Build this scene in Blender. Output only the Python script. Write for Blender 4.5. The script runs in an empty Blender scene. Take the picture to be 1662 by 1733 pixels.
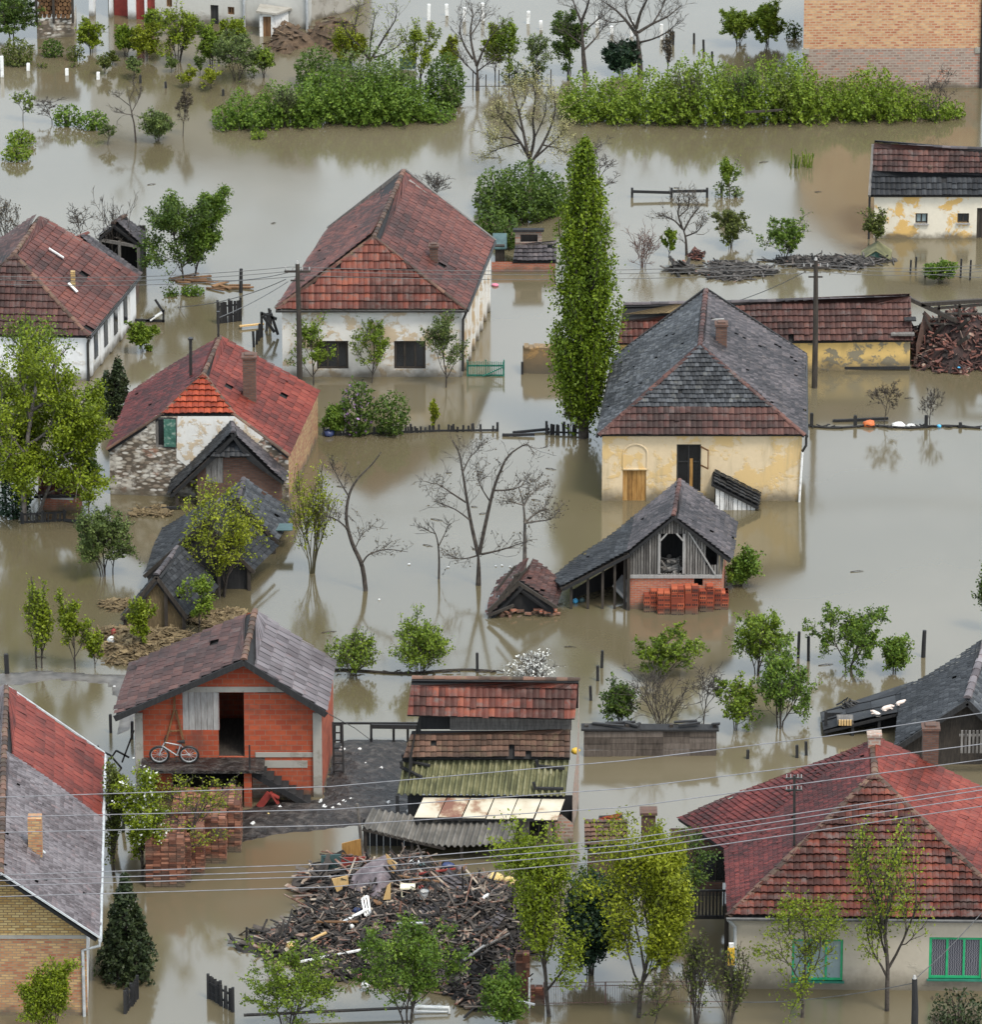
import bpy, math, random
import numpy as np
from mathutils import Vector as V, Matrix
S=bpy.context.scene; COL=S.collection; R=math.radians
# ---------------- camera, sky, sun, exposure ----------------
TH=R(21.0); FPX=11374.0; CX,CY=831.0,866.5; CAMZ=97.0
ct,st=math.cos(TH),math.sin(TH)
cam=bpy.data.cameras.new('camera'); co=bpy.data.objects.new('camera',cam); COL.objects.link(co)
co.location=(0,0,CAMZ); co.rotation_euler=(R(90)-TH,0,0)
cam.sensor_fit='VERTICAL'; cam.sensor_height=24.0; cam.lens=FPX/1733*24.0
cam.clip_start=1; cam.clip_end=6000; S.camera=co
W=bpy.data.worlds.new('World'); S.world=W; W.use_nodes=True
wn=W.node_tree.nodes; wl=W.node_tree.links
sky=wn.new('ShaderNodeTexSky'); sky.sky_type='NISHITA'; sky.sun_disc=False
sky.sun_elevation=R(60); sky.sun_rotation=R(140); sky.dust_density=9.0; sky.air_density=1.0
hs=wn.new('ShaderNodeHueSaturation'); hs.inputs['Saturation'].default_value=.72; hs.inputs['Value'].default_value=1.0
wl.new(sky.outputs[0],hs.inputs['Color'])
cn=wn.new('ShaderNodeTexNoise'); cn.inputs['Scale'].default_value=2.2; cn.inputs['Detail'].default_value=5   # overcast cloud layer over the blue
tcw=wn.new('ShaderNodeTexCoord'); mpw=wn.new('ShaderNodeMapping'); mpw.inputs['Scale'].default_value=(1,1,2.5); wl.new(tcw.outputs['Generated'],mpw.inputs['Vector']); wl.new(mpw.outputs[0],cn.inputs['Vector'])
cr_=wn.new('ShaderNodeValToRGB'); wl.new(cn.outputs['Fac'],cr_.inputs[0]); cr_.color_ramp.elements[0].position=.3; cr_.color_ramp.elements[1].position=.7
cr_.color_ramp.elements[0].color=(.62,.745,.87,1); cr_.color_ramp.elements[1].color=(.86,.97,1.06,1)
cs_=wn.new('ShaderNodeVectorMath'); cs_.operation='SCALE'; cs_.inputs['Scale'].default_value=8.2; wl.new(cr_.outputs[0],cs_.inputs[0])
mxw=wn.new('ShaderNodeMix'); mxw.data_type='RGBA'; mxw.inputs[0].default_value=.78; wl.new(hs.outputs[0],mxw.inputs[6]); wl.new(cs_.outputs[0],mxw.inputs[7])
wl.new(mxw.outputs[2],wn['Background'].inputs['Color'])
wn['Background'].inputs['Strength'].default_value=0.15
sl=bpy.data.lights.new('sun','SUN'); sl.energy=1.7; sl.angle=R(14); sl.color=(1,.93,.82)
so=bpy.data.objects.new('sun',sl); COL.objects.link(so)
so.rotation_euler=V((.3214,-.3830,.8660)).to_track_quat('Z','Y').to_euler(); so.location=(60,100,160)
S.view_settings.view_transform='Standard'; S.view_settings.look='None'; S.view_settings.gamma=1; S.view_settings.exposure=0.60
S.cycles.max_bounces=6; S.cycles.transparent_max_bounces=6
# ---------------- pixel helpers ----------------
def ray(px,py):
    x=(px-CX)/FPX; y=(CY-py)/FPX
    return V((x,ct+y*st,-st+y*ct))
def at(px,py,z=0.0):
    d=ray(px,py); t=(z-CAMZ)/d.z
    return V((d.x*t,d.y*t,z))
def ppm(py):
    p=at(CX,py); return FPX/(p.y*ct+CAMZ*st)
def onY(px,py,y):      # point of the ray at depth y
    d=ray(px,py); t=y/d.y
    return V((d.x*t,y,CAMZ+d.z*t))
def hz(px,py,ty):      # height of something standing at (px,py) whose top shows at row ty
    return onY(px,ty,at(px,py).y).z
def lerp(a,b,t): return a+(b-a)*t
def sm(x): return x*x*(3-2*x)
def link(o,parent=None,base=None):
    COL.objects.link(o)
    if parent is not None: o.parent=parent
    return o
def tag(o,label=None,cat=None,group=None,kind=None):
    if label: o['label']=label
    if cat: o['category']=cat
    if group: o['group']=group
    if kind: o['kind']=kind
    return o
def E(name,label,cat,loc,group=None):
    o=bpy.data.objects.new(name,None); COL.objects.link(o); o.location=loc; o.empty_display_size=.3
    o['_w']=list(loc)
    return tag(o,label,cat,group)
def wpos(o):
    p=V((0,0,0))
    while o is not None: p=p+o.location; o=o.parent
    return p
def addmesh(name,v,f,mats,parent=None,tint=None,mi=None,smooth=False,uv=True,loc=None):
    """v in world coordinates"""
    v=np.asarray(v,dtype=np.float64).reshape(-1,3)
    if parent is not None: o0=wpos(parent); lo=V((0,0,0))
    else:
        lo=V(loc) if loc is not None else V(((v[:,0].min()+v[:,0].max())/2,(v[:,1].min()+v[:,1].max())/2,v[:,2].min())); o0=lo
    me=bpy.data.meshes.new(name)
    vl=v-np.array(o0)
    if isinstance(f,np.ndarray) and f.ndim==2:
        n=f.shape[0]; k=f.shape[1]
        me.vertices.add(len(vl)); me.vertices.foreach_set('co',vl.ravel())
        me.loops.add(n*k); me.loops.foreach_set('vertex_index',f.ravel())
        me.polygons.add(n); me.polygons.foreach_set('loop_start',np.arange(0,n*k,k)); me.polygons.foreach_set('loop_total',np.full(n,k))
        me.update(calc_edges=True)
    else:
        me.from_pydata(vl.tolist(),[],f)
    me.validate()
    if tint is not None:
        a=me.attributes.new('tint','FLOAT','POINT'); a.data.foreach_set('value',np.asarray(tint,dtype=np.float32))
    if mi is not None and len(mi)==len(me.polygons): me.polygons.foreach_set('material_index',np.asarray(mi,dtype=np.int32))
    if smooth: me.polygons.foreach_set('use_smooth',np.ones(len(me.polygons),dtype=bool))
    if uv and len(me.polygons):
        nl=len(me.loops); no=np.zeros(len(me.polygons)*3); me.polygons.foreach_get('normal',no); no=no.reshape(-1,3)
        lt=np.zeros(len(me.polygons),dtype=np.int32); me.polygons.foreach_get('loop_total',lt)
        vi=np.zeros(nl,dtype=np.int32); me.loops.foreach_get('vertex_index',vi)
        u=np.stack([-no[:,1],no[:,0],np.zeros(len(no))],1); ln=np.linalg.norm(u,axis=1)
        flat=ln<.02; u[flat]=(1,0,0); ln[flat]=1; u/=ln[:,None]
        w=np.cross(no,u); pw=v[vi]; U=np.repeat(u,lt,0); Wv=np.repeat(w,lt,0)
        uvl=me.uv_layers.new(name='UVMap'); arr=np.stack([(pw*U).sum(1),(pw*Wv).sum(1)],1)
        uvl.data.foreach_set('uv',arr.ravel().astype(np.float32))
    for m in (mats if isinstance(mats,(list,tuple)) else [mats]): me.materials.append(MAT[m] if isinstance(m,str) else m)
    o=bpy.data.objects.new(name,me); COL.objects.link(o); o.location=lo
    if parent is not None: o.parent=parent
    return o
class MB:
    def __init__(s): s.v=[];s.f=[];s.t=[];s.m=[]
    def face(s,pts,tint=.5,m=0):
        i=len(s.v); s.v+=[tuple(p) for p in pts]; s.f.append(list(range(i,i+len(pts)))); s.t+=[tint]*len(pts); s.m.append(m)
    def face2(s,pts,tints,m=0):
        i=len(s.v); s.v+=[tuple(p) for p in pts]; s.f.append(list(range(i,i+len(pts)))); s.t+=list(tints); s.m.append(m)
    def hexa(s,b,t,tint=.5,m=0):   # bottom 4 ccw (from above), top 4
        i=len(s.v); s.v+=[tuple(p) for p in b]+[tuple(p) for p in t]; s.t+=[tint]*8
        for q in ((3,2,1,0),(4,5,6,7),(0,1,5,4),(1,2,6,5),(2,3,7,6),(3,0,4,7)): s.f.append([i+k for k in q]); s.m.append(m)
    def box(s,c,sz,ax=None,tint=.5,m=0):
        c=V(c); X,Y,Z=ax if ax else (V((1,0,0)),V((0,1,0)),V((0,0,1)))
        x,y,z=X*sz[0]/2,Y*sz[1]/2,Z*sz[2]/2
        s.hexa([c-x-y-z,c+x-y-z,c+x+y-z,c-x+y-z],[c-x-y+z,c+x-y+z,c+x+y+z,c-x+y+z],tint,m)
    def bar(s,a,b,w,h=None,tint=.5,m=0,up=V((0,0,1))):
        a=V(a);b=V(b);h=h or w; d=b-a; L=d.length
        if L<1e-5: return
        d=d/L; x=d.cross(up)
        if x.length<.05: x=d.cross(V((1,0,0)))
        x.normalize(); y=x.cross(d)
        s.box((a+b)/2,(w,L,h),(x,d,y),tint,m)
    def tube(s,pts,rad,n=5,tint=.5,m=0,cap=False):
        pts=[V(p) for p in pts]
        if not isinstance(rad,(list,tuple)): rad=[rad]*len(pts)
        i0=len(s.v)
        for k,p in enumerate(pts):
            d=(pts[min(k+1,len(pts)-1)]-pts[max(k-1,0)])
            d=d.normalized() if d.length>1e-6 else V((0,0,1))
            x=d.cross(V((.31,.87,.2))); x.normalize(); y=d.cross(x)
            for j in range(n):
                a=2*math.pi*j/n; s.v.append(tuple(p+(x*math.cos(a)+y*math.sin(a))*rad[k])); s.t.append(tint)
        for k in range(len(pts)-1):
            for j in range(n):
                a=i0+k*n+j; b=i0+k*n+(j+1)%n; s.f.append([a,b,b+n,a+n]); s.m.append(m)
        if cap:
            s.f.append([i0+j for j in range(n)][::-1]); s.m.append(m); e=i0+(len(pts)-1)*n
            s.f.append([e+j for j in range(n)]); s.m.append(m)
    def ring(s,c,ax1,ax2,r,w,n=20,tint=.5,m=0):
        pts=[V(c)+V(ax1)*math.cos(2*math.pi*k/n)*r+V(ax2)*math.sin(2*math.pi*k/n)*r for k in range(n+1)]
        s.tube(pts,w,5,tint,m)
    def build(s,name,mats,parent=None,label=None,cat=None,group=None,kind=None,smooth=False,loc=None):
        o=addmesh(name,s.v,s.f,mats,parent,s.t,s.m,smooth,True,loc)
        return tag(o,label,cat,group,kind)
# ---------------- materials ----------------
MAT={}
class NT:
    def __init__(s,name):
        m=bpy.data.materials.new(name); m.use_nodes=True; MAT[name]=m; s.t=m.node_tree; s.b=s.t.nodes['Principled BSDF']; s.out=s.t.nodes['Material Output']
    def n(s,ty,**k):
        x=s.t.nodes.new('ShaderNode'+ty)
        for a,b in k.items(): setattr(x,a,b)
        return x
    def put(s,sock,val):
        if hasattr(val,'links'): s.t.links.new(val,sock)
        else: sock.default_value=val
    def pos(s): return s.n('NewGeometry').outputs['Position']
    def uv(s): return s.n('TexCoord').outputs['UV']
    def mapv(s,vec,sc=(1,1,1),loc=(0,0,0)):
        x=s.n('Mapping'); s.put(x.inputs['Vector'],vec); x.inputs['Scale'].default_value=sc; x.inputs['Location'].default_value=loc; return x.outputs[0]
    def noise(s,sc,det=4,vec=None,rough=.6,dist=0):
        x=s.n('TexNoise'); s.put(x.inputs['Vector'],vec if vec is not None else s.pos()); x.inputs['Scale'].default_value=sc; x.inputs['Detail'].default_value=det; x.inputs['Roughness'].default_value=rough; x.inputs['Distortion'].default_value=dist; return x.outputs['Fac']
    def ramp(s,fac,stops,const=False):
        x=s.n('ValToRGB'); s.put(x.inputs[0],fac); cr=x.color_ramp
        if const: cr.interpolation='CONSTANT'
        while len(cr.elements)<len(stops): cr.elements.new(.5)
        for e,(p,c) in zip(cr.elements,stops): e.position=p; e.color=(*c,1) if len(c)==3 else c
        return x.outputs[0]
    def g(s,fac,a,b):    # smooth step mask a..b
        x=s.n('MapRange'); x.interpolation_type='SMOOTHSTEP'; s.put(x.inputs['Value'],fac); x.inputs['From Min'].default_value=a; x.inputs['From Max'].default_value=b; return x.outputs['Result']
    def mix(s,fac,a,b,mode='MIX'):
        x=s.n('Mix'); x.data_type='RGBA'; x.blend_type=mode; s.put(x.inputs[0],fac)
        for i,c in ((6,a),(7,b)): s.put(x.inputs[i],(*c,1) if isinstance(c,tuple) and len(c)==3 else c)
        return x.outputs[2]
    def math(s,op,a,b=0.0,c=0.0):
        x=s.n('Math'); x.operation=op; s.put(x.inputs[0],a); s.put(x.inputs[1],b); s.put(x.inputs[2],c); return x.outputs[0]
    def attr(s): x=s.n('Attribute'); x.attribute_name='tint'; return x.outputs['Fac']
    def z(s): x=s.n('SeparateXYZ'); s.put(x.inputs[0],s.pos()); return x.outputs[2]
    def fin(s,col,rough=.8,bump=None,bs=.4,bd=.02,spec=None,metal=None):
        s.put(s.b.inputs['Base Color'],(*col,1) if isinstance(col,tuple) else col); s.put(s.b.inputs['Roughness'],rough)
        if spec is not None: s.b.inputs['Specular IOR Level'].default_value=spec
        if metal is not None: s.b.inputs['Metallic'].default_value=metal
        if bump is not None:
            x=s.n('Bump'); s.put(x.inputs['Height'],bump); x.inputs['Strength'].default_value=bs; x.inputs['Distance'].default_value=bd; s.t.links.new(x.outputs[0],s.b.inputs['Normal'])
def damp(t,col,dark=(.10,.085,.06),h=.45,amt=.85):   # flood stain just above the water
    nz=t.math('ADD',t.z(),t.math('MULTIPLY',t.noise(1.3,4),-.9)); 
    m=t.math('SUBTRACT',1.0,t.g(nz,-.45,h-.45)); return t.mix(t.math('MULTIPLY',m,amt),col,dark)
def mplain(name,stops,sc=3,w=.5,rough=.8,bs=.3,bd=.02,det=5,vs=(1,1,1),spec=None,metal=None):
    t=NT(name); n=t.noise(sc,det,t.mapv(t.pos(),vs)); n=t.g(n,.25,.75)
    f=t.math('ADD',t.math('MULTIPLY',n,1-w),t.math('MULTIPLY',t.attr(),w))
    t.fin(t.ramp(f,stops),rough,n,bs,bd,spec,metal)
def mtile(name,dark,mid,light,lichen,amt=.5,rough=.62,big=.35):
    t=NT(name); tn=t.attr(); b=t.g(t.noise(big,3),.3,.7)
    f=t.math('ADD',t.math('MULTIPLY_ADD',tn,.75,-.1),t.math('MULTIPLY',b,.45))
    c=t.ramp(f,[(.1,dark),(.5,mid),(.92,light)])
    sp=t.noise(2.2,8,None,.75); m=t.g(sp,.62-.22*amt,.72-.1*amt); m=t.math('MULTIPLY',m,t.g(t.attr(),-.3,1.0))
    c=t.mix(t.math('MULTIPLY',m,min(1,amt+.25)),c,lichen)
    f2=t.noise(28,2); c=t.mix(.35,c,t.ramp(f2,[(.3,(.25,.25,.25)),(.7,(1,1,1))]),'MULTIPLY')
    t.fin(c,rough,f2,.3,.01,.28)
def mplaster(name,base,patch,amt,stain,sc=.8,rough=.9,h=.5,streak=.4,damp_amt=.88):
    t=NT(name); n=t.noise(sc,9,None,.68,.3); m=t.g(n,.60-.2*amt,.66-.2*amt)
    c0=t.mix(t.noise(5,4),base,tuple(x*.82 for x in base)); c=t.mix(m,c0,patch)
    s=t.noise(1.6,5,t.mapv(t.pos(),(1,1,.18)),.65); c=t.mix(t.math('MULTIPLY',t.g(s,.5,.75),streak),c,stain)
    sp=t.noise(9,6,None,.7); c=t.mix(t.math('MULTIPLY',t.g(sp,.62,.72),.5),c,stain)
    t.fin(damp(t,c,h=h,amt=damp_amt),rough,t.math('ADD',m,t.math('MULTIPLY',sp,.4)),.5,.02)
def mbrick(name,c1,c2,mortar,bw=.25,bh=.075,ms=.012,stain=(.12,.1,.08),amt=.35,rough=.9,vary=None,bs=.5,h=.4,scn=.7):
    t=NT(name); x=t.n('TexBrick'); s_=t.uv(); t.put(x.inputs['Vector'],s_); x.inputs['Scale'].default_value=1
    x.inputs['Brick Width'].default_value=bw; x.inputs['Row Height'].default_value=bh; x.inputs['Mortar Size'].default_value=ms; x.inputs['Bias'].default_value=0
    x.inputs['Color1'].default_value=(*c1,1); x.inputs['Color2'].default_value=(*c2,1); x.inputs['Mortar'].default_value=(*mortar,1)
    c=x.outputs['Color']
    vn=t.noise(1.0/bw*1.1,1,t.mapv(s_,(1,bw/bh,1))); c=t.mix(.35,c,t.ramp(vn,[(.3,(.45,.42,.4)),(.5,(.8,.8,.8)),(.7,(1,1,1))]),'MULTIPLY')
    if vary: 
        x2=t.n('TexBrick'); t.put(x2.inputs['Vector'],t.mapv(s_,(1,1,1),(bw*7,bh*24,0)));
        for k_,v_ in (('Scale',1),('Brick Width',bw),('Row Height',bh),('Mortar Size',0),('Bias',-.2)): x2.inputs[k_].default_value=v_
        x2.inputs['Color1'].default_value=(0,0,0,1); x2.inputs['Color2'].default_value=(1,1,1,1)
        c=t.mix(t.math('MULTIPLY',t.math('MULTIPLY',t.g(x2.outputs['Color'],.45,.6),t.math('SUBTRACT',1.0,x.outputs['Fac'])),.85),c,vary)
    n=t.noise(scn,8,None,.7); c=t.mix(t.math('MULTIPLY',t.g(n,.5,.72),amt),c,stain)
    t.fin(damp(t,c,h=h),rough,x.outputs['Fac'],-bs,.015)
def mleaf(name,dark,mid,light,tr=.25):
    t=NT(name); c=t.ramp(t.attr(),[(.05,dark),(.5,mid),(.95,light)]); t.fin(c,.55,spec=.3)
    tl=t.n('BsdfTranslucent'); t.put(tl.inputs['Color'],c); mx=t.n('MixShader'); mx.inputs[0].default_value=tr
    t.t.links.new(t.b.outputs[0],mx.inputs[1]); t.t.links.new(tl.outputs[0],mx.inputs[2]); t.t.links.new(mx.outputs[0],t.out.inputs['Surface'])
def mwood(name,a,b,c,rough=.85,sc=3):
    t=NT(name); n=t.noise(sc,6,t.mapv(t.uv(),(3.5,.5,1)),.7); f=t.math('ADD',t.math('MULTIPLY',t.g(n,.25,.75),.55),t.math('MULTIPLY',t.attr(),.45))
    t.fin(t.ramp(f,[(.1,a),(.5,b),(.9,c)]),rough,n,.4,.01)
# water
t=NT('flood_water')
big=t.noise(.035,3); med=t.noise(.25,4,t.mapv(t.pos(),(1,.55,1)))
c=t.mix(t.g(big,.35,.65),(.100,.083,.047),(.136,.114,.072)); c=t.mix(t.math('MULTIPLY',t.g(med,.5,.75),.25),c,(.150,.126,.085))
rip=t.noise(1.1,3,t.mapv(t.pos(),(1,.5,1)),.5,.4); fine=t.noise(6,2,t.mapv(t.pos(),(1,.6,1)))
hgt=t.math('ADD',t.math('MULTIPLY',rip,.6),t.math('MULTIPLY',fine,.1))
rg=t.math('ADD',.10,t.math('MULTIPLY',t.g(t.noise(.12,3,t.mapv(t.pos(),(1,.35,1))),.45,.7),.10))
t.fin(c,rg,hgt,.05,.10); t.b.inputs['IOR'].default_value=1.9
mplain('wet_mud',[(.1,(.012,.010,.009)),(.5,(.032,.027,.025)),(.9,(.075,.064,.056))],3.0,.0,.42,1.0,.12,10)
mplain('silt',[(.1,(.05,.046,.042)),(.6,(.11,.10,.09)),(.9,(.15,.14,.125))],1.5,.2,.4,.4,.03,8)
# walls
mplaster('plaster_white',(.74,.72,.68),(.54,.43,.30),.42,(.42,.36,.28),1.2,h=.65,streak=.5)
mplaster('plaster_white_clean',(.78,.79,.79),(.6,.58,.54),.0,(.45,.43,.4),1.0,h=.5,streak=.2)
mplaster('plaster_yellow',(.68,.54,.35),(.61,.43,.20),.48,(.38,.30,.18),.75,h=.75,streak=.7)
mplaster('plaster_peeling',(.72,.66,.54),(.62,.40,.14),.40,(.40,.33,.22),.9,h=.35,streak=.3)
mplaster('plaster_annex',(.66,.45,.16),(.22,.19,.13),.30,(.30,.21,.09),1.4,h=.7,streak=.4)
mplaster('plaster_beige',(.46,.41,.33),(.40,.36,.29),.2,(.26,.22,.17),.8,h=.9,streak=.25,damp_amt=.85)
mplaster('plaster_grey',(.52,.51,.47),(.44,.42,.38),.25,(.3,.28,.24),.6,h=.6,streak=.4)
mplaster('earth_wall',(.22,.15,.08),(.33,.20,.08),.35,(.12,.10,.06),1.0,h=.9,streak=.5)
mplaster('concrete',(.36,.34,.30),(.28,.26,.22),.3,(.15,.13,.11),1.5,h=.3,streak=.5)
mbrick('brick_hollow',(.34,.062,.024),(.42,.085,.034),(.24,.13,.09),.38,.20,.012,(.12,.045,.032),.75,vary=(.29,.048,.020))
mbrick('brick_red',(.38,.085,.04),(.48,.15,.07),(.30,.24,.20),.25,.075,.012,(.12,.08,.06),.5)
mbrick('brick_yellow',(.42,.25,.08),(.60,.45,.20),(.24,.17,.09),.27,.095,.018,(.25,.17,.09),.3)
mbrick('brick_mixed',(.36,.115,.06),(.54,.35,.155),(.30,.22,.14),.27,.095,.018,(.22,.13,.08),.4)
mbrick('brick_peach',(.42,.145,.075),(.62,.37,.19),(.50,.36,.23),.30,.13,.024,(.30,.15,.09),.35)
mbrick('brick_grimy',(.25,.155,.12),(.36,.27,.22),(.36,.31,.26),.30,.13,.026,(.22,.17,.14),.4,vary=(.40,.19,.13))
mbrick('brick_dark',(.095,.042,.028),(.15,.075,.05),(.09,.07,.06),.26,.085,.014,(.07,.055,.045),.5)
t=NT('rubble_stone'); vo=t.n('TexVoronoi'); vo.feature='F1'; t.put(vo.inputs['Vector'],t.mapv(t.uv(),(3.6,9,1))); vo.inputs['Scale'].default_value=1
cr=t.n('SeparateColor'); t.put(cr.inputs[0],vo.outputs['Color']); c=t.ramp(cr.outputs[0],[(.1,(.16,.12,.09)),(.45,(.32,.27,.21)),(.75,(.50,.46,.40)),(.95,(.62,.59,.54))])
c=t.mix(t.g(vo.outputs['Distance'],.38,.62),c,(.10,.08,.06)); n=t.noise(.9,8,None,.7); c=t.mix(t.math('MULTIPLY',t.g(n,.48,.6),.7),c,(.62,.59,.53)); c=t.mix(t.math('MULTIPLY',t.g(t.noise(1.3,6),.58,.68),.7),c,(.30,.12,.07))
t.fin(damp(t,c,h=.4),.9,vo.outputs['Distance'],-.8,.04)
# roofs
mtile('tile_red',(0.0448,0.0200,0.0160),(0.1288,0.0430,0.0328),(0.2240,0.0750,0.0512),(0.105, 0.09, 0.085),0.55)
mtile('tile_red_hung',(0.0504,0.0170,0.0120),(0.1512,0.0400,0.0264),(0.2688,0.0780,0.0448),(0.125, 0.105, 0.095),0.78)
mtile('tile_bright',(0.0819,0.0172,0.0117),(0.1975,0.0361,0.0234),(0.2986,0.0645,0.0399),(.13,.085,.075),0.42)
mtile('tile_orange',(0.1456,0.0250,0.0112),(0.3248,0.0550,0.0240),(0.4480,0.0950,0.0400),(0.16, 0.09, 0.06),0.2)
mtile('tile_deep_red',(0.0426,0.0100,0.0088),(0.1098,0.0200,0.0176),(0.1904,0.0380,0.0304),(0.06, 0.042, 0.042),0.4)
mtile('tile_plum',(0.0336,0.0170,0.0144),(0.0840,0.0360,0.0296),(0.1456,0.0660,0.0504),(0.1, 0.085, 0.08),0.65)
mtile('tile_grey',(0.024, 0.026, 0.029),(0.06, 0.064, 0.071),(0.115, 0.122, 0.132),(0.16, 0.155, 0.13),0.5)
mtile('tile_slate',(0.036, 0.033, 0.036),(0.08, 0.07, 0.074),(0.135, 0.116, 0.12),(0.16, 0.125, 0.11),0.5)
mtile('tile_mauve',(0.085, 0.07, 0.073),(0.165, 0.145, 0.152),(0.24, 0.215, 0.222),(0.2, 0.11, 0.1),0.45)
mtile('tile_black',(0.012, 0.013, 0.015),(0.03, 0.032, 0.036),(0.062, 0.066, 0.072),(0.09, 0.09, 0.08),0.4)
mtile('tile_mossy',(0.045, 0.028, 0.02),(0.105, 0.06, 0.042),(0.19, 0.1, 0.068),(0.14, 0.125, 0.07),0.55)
mplain('corrugated_moss',[(.15,(.05,.05,.025)),(.45,(.10,.10,.045)),(.7,(.17,.16,.08)),(.9,(.24,.23,.15))],1.8,.45,.8,.4,.01,8)
mplain('corrugated_grey',[(.15,(.045,.042,.038)),(.55,(.10,.092,.08)),(.9,(.17,.155,.135))],1.6,.4,.75,.4,.01,7)
mplain('rusty_sheet',[(.2,(.17,.075,.05)),(.34,(.30,.20,.13)),(.45,(.46,.40,.30)),(.9,(.58,.54,.44))],1.1,.35,.6,.3,.02,8)
# wood, metal, misc
mwood('wood_grey',(.05,.045,.042),(.13,.12,.11),(.25,.235,.22))
mwood('wood_plank_wall',(.04,.03,.024),(.10,.08,.066),(.17,.14,.12))
mwood('wood_pale',(.16,.15,.14),(.28,.27,.26),(.40,.39,.37))
mwood('wood_dark',(.012,.010,.009),(.035,.028,.022),(.075,.06,.048))
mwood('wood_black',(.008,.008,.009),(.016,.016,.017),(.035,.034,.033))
mwood('wood_brown',(.06,.028,.012),(.15,.075,.03),(.27,.15,.07))
mwood('wood_ochre',(.16,.08,.02),(.33,.17,.045),(.44,.26,.09))
mwood('wood_fresh',(.40,.24,.09),(.58,.38,.16),(.68,.48,.24))
mwood('wood_whitewash',(.18,.17,.16),(.50,.49,.47),(.72,.71,.69))
mwood('straw',(.05,.036,.018),(.135,.098,.050),(.27,.20,.105),.95,8)
mplain('white_paint',[(.1,(.45,.44,.42)),(.4,(.72,.72,.70)),(.9,(.82,.82,.80))],5,.2,.5,.1)
mplain('pale_metal',[(.1,(.28,.30,.31)),(.9,(.52,.54,.55))],4,.3,.45,.1)
mplain('black_iron',[(.1,(.010,.010,.011)),(.9,(.035,.033,.03))],6,.4,.5,.1)
mplain('green_paint',[(.1,(.012,.10,.07)),(.9,(.03,.20,.14))],4,.5,.5,.1)
mplain('bright_green_paint',[(.1,(.01,.26,.10)),(.9,(.03,.40,.17))],4,.4,.45,.1)
mplain('old_green_paint',[(.2,(.02,.075,.055)),(.6,(.06,.16,.12)),(.9,(.35,.38,.33))],6,.3,.7,.2)
mplain('red_paint',[(.1,(.16,.02,.015)),(.9,(.30,.045,.035))],3,.4,.6,.1)
mplain('orange_plastic',[(.1,(.60,.13,.03)),(.9,(.75,.22,.07))],5,.3,.4,.1)
mplain('yellow_plastic',[(.1,(.55,.33,.02)),(.9,(.72,.48,.06))],5,.3,.4,.1)
mplain('blue_plastic',[(.1,(.03,.25,.55)),(.9,(.09,.46,.70))],6,.4,.4,.1)
mplain('navy_plastic',[(.1,(.012,.02,.06)),(.9,(.04,.06,.16))],6,.4,.4,.1)
mplain('pink_cloth',[(.1,(.50,.10,.18)),(.9,(.70,.25,.33))],6,.4,.7,.1)
mplain('sponge',[(.1,(.50,.36,.12)),(.9,(.68,.54,.26))],12,.3,.9,.5)
mplain('teal_sheet',[(.1,(.025,.055,.058)),(.9,(.07,.125,.125))],3,.4,.5,.1)
mplain('soil',[(.1,(.045,.028,.016)),(.6,(.105,.068,.040)),(.9,(.17,.115,.07))],2.5,.3,.95,.8,.06,8)
mplain('rubble',[(.1,(.018,.014,.012)),(.45,(.055,.045,.038)),(.75,(.11,.09,.075)),(.95,(.19,.15,.12))],5,.3,.85,1,.08,9)
mplain('rubble_red',[(.1,(.02,.014,.012)),(.45,(.065,.035,.028)),(.75,(.14,.06,.045)),(.95,(.24,.13,.10))],5,.3,.85,1,.08,9)
mplain('shards',[(.08,(.008,.007,.007)),(.42,(.024,.020,.018)),(.60,(.060,.050,.043)),(.74,(.12,.10,.085)),(.80,(.14,.055,.035)),(.93,(.34,.29,.23))],3,.85,.85,.2)
mplain('shards_red',[(.05,(.012,.010,.009)),(.35,(.045,.025,.022)),(.62,(.11,.045,.035)),(.82,(.19,.075,.055)),(.97,(.36,.30,.24))],3,.85,.85,.2)
mplain('shards_grey',[(.05,(.012,.011,.010)),(.45,(.038,.034,.031)),(.75,(.08,.072,.066)),(.92,(.14,.125,.115)),(.98,(.25,.11,.07))],3,.85,.85,.2)
mplain('bark',[(.1,(.018,.014,.011)),(.5,(.045,.036,.029)),(.9,(.085,.07,.058))],7,.3,.9,.5,.01)
mplain('bark_grey',[(.1,(.06,.052,.045)),(.5,(.12,.105,.09)),(.9,(.19,.165,.145))],7,.3,.9,.5,.01)
mplain('bark_red',[(.1,(.06,.032,.027)),(.9,(.17,.10,.08))],7,.4,.9,.3,.01)
mplain('bark_olive',[(.1,(.04,.035,.015)),(.9,(.11,.095,.045))],7,.4,.9,.3,.01)
t=NT('dark_glass'); n=t.noise(2,2); t.fin(t.mix(n,(.006,.007,.009),(.02,.022,.026)),.12,spec=.6)
t=NT('lace_glass'); n=t.n('TexWave'); t.put(n.inputs['Vector'],t.mapv(t.uv(),(1,5,1))); n.inputs['Scale'].default_value=4; n.inputs['Distortion'].default_value=6
t.fin(t.mix(t.math('MULTIPLY',n.outputs['Fac'],.55),(.03,.032,.045),(.30,.29,.32)),.25)
t=NT('curtain_glass'); t.fin(t.mix(t.noise(3,3),(.17,.23,.24),(.28,.35,.36)),.15)
mplain('cream_paint',[(.1,(.55,.50,.34)),(.9,(.74,.70,.54))],5,.3,.6,.1); mplain('tarp_purple',[(.1,(.06,.045,.05)),(.6,(.13,.10,.105)),(.9,(.2,.16,.165))],3,.1,.5,.3)
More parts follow.
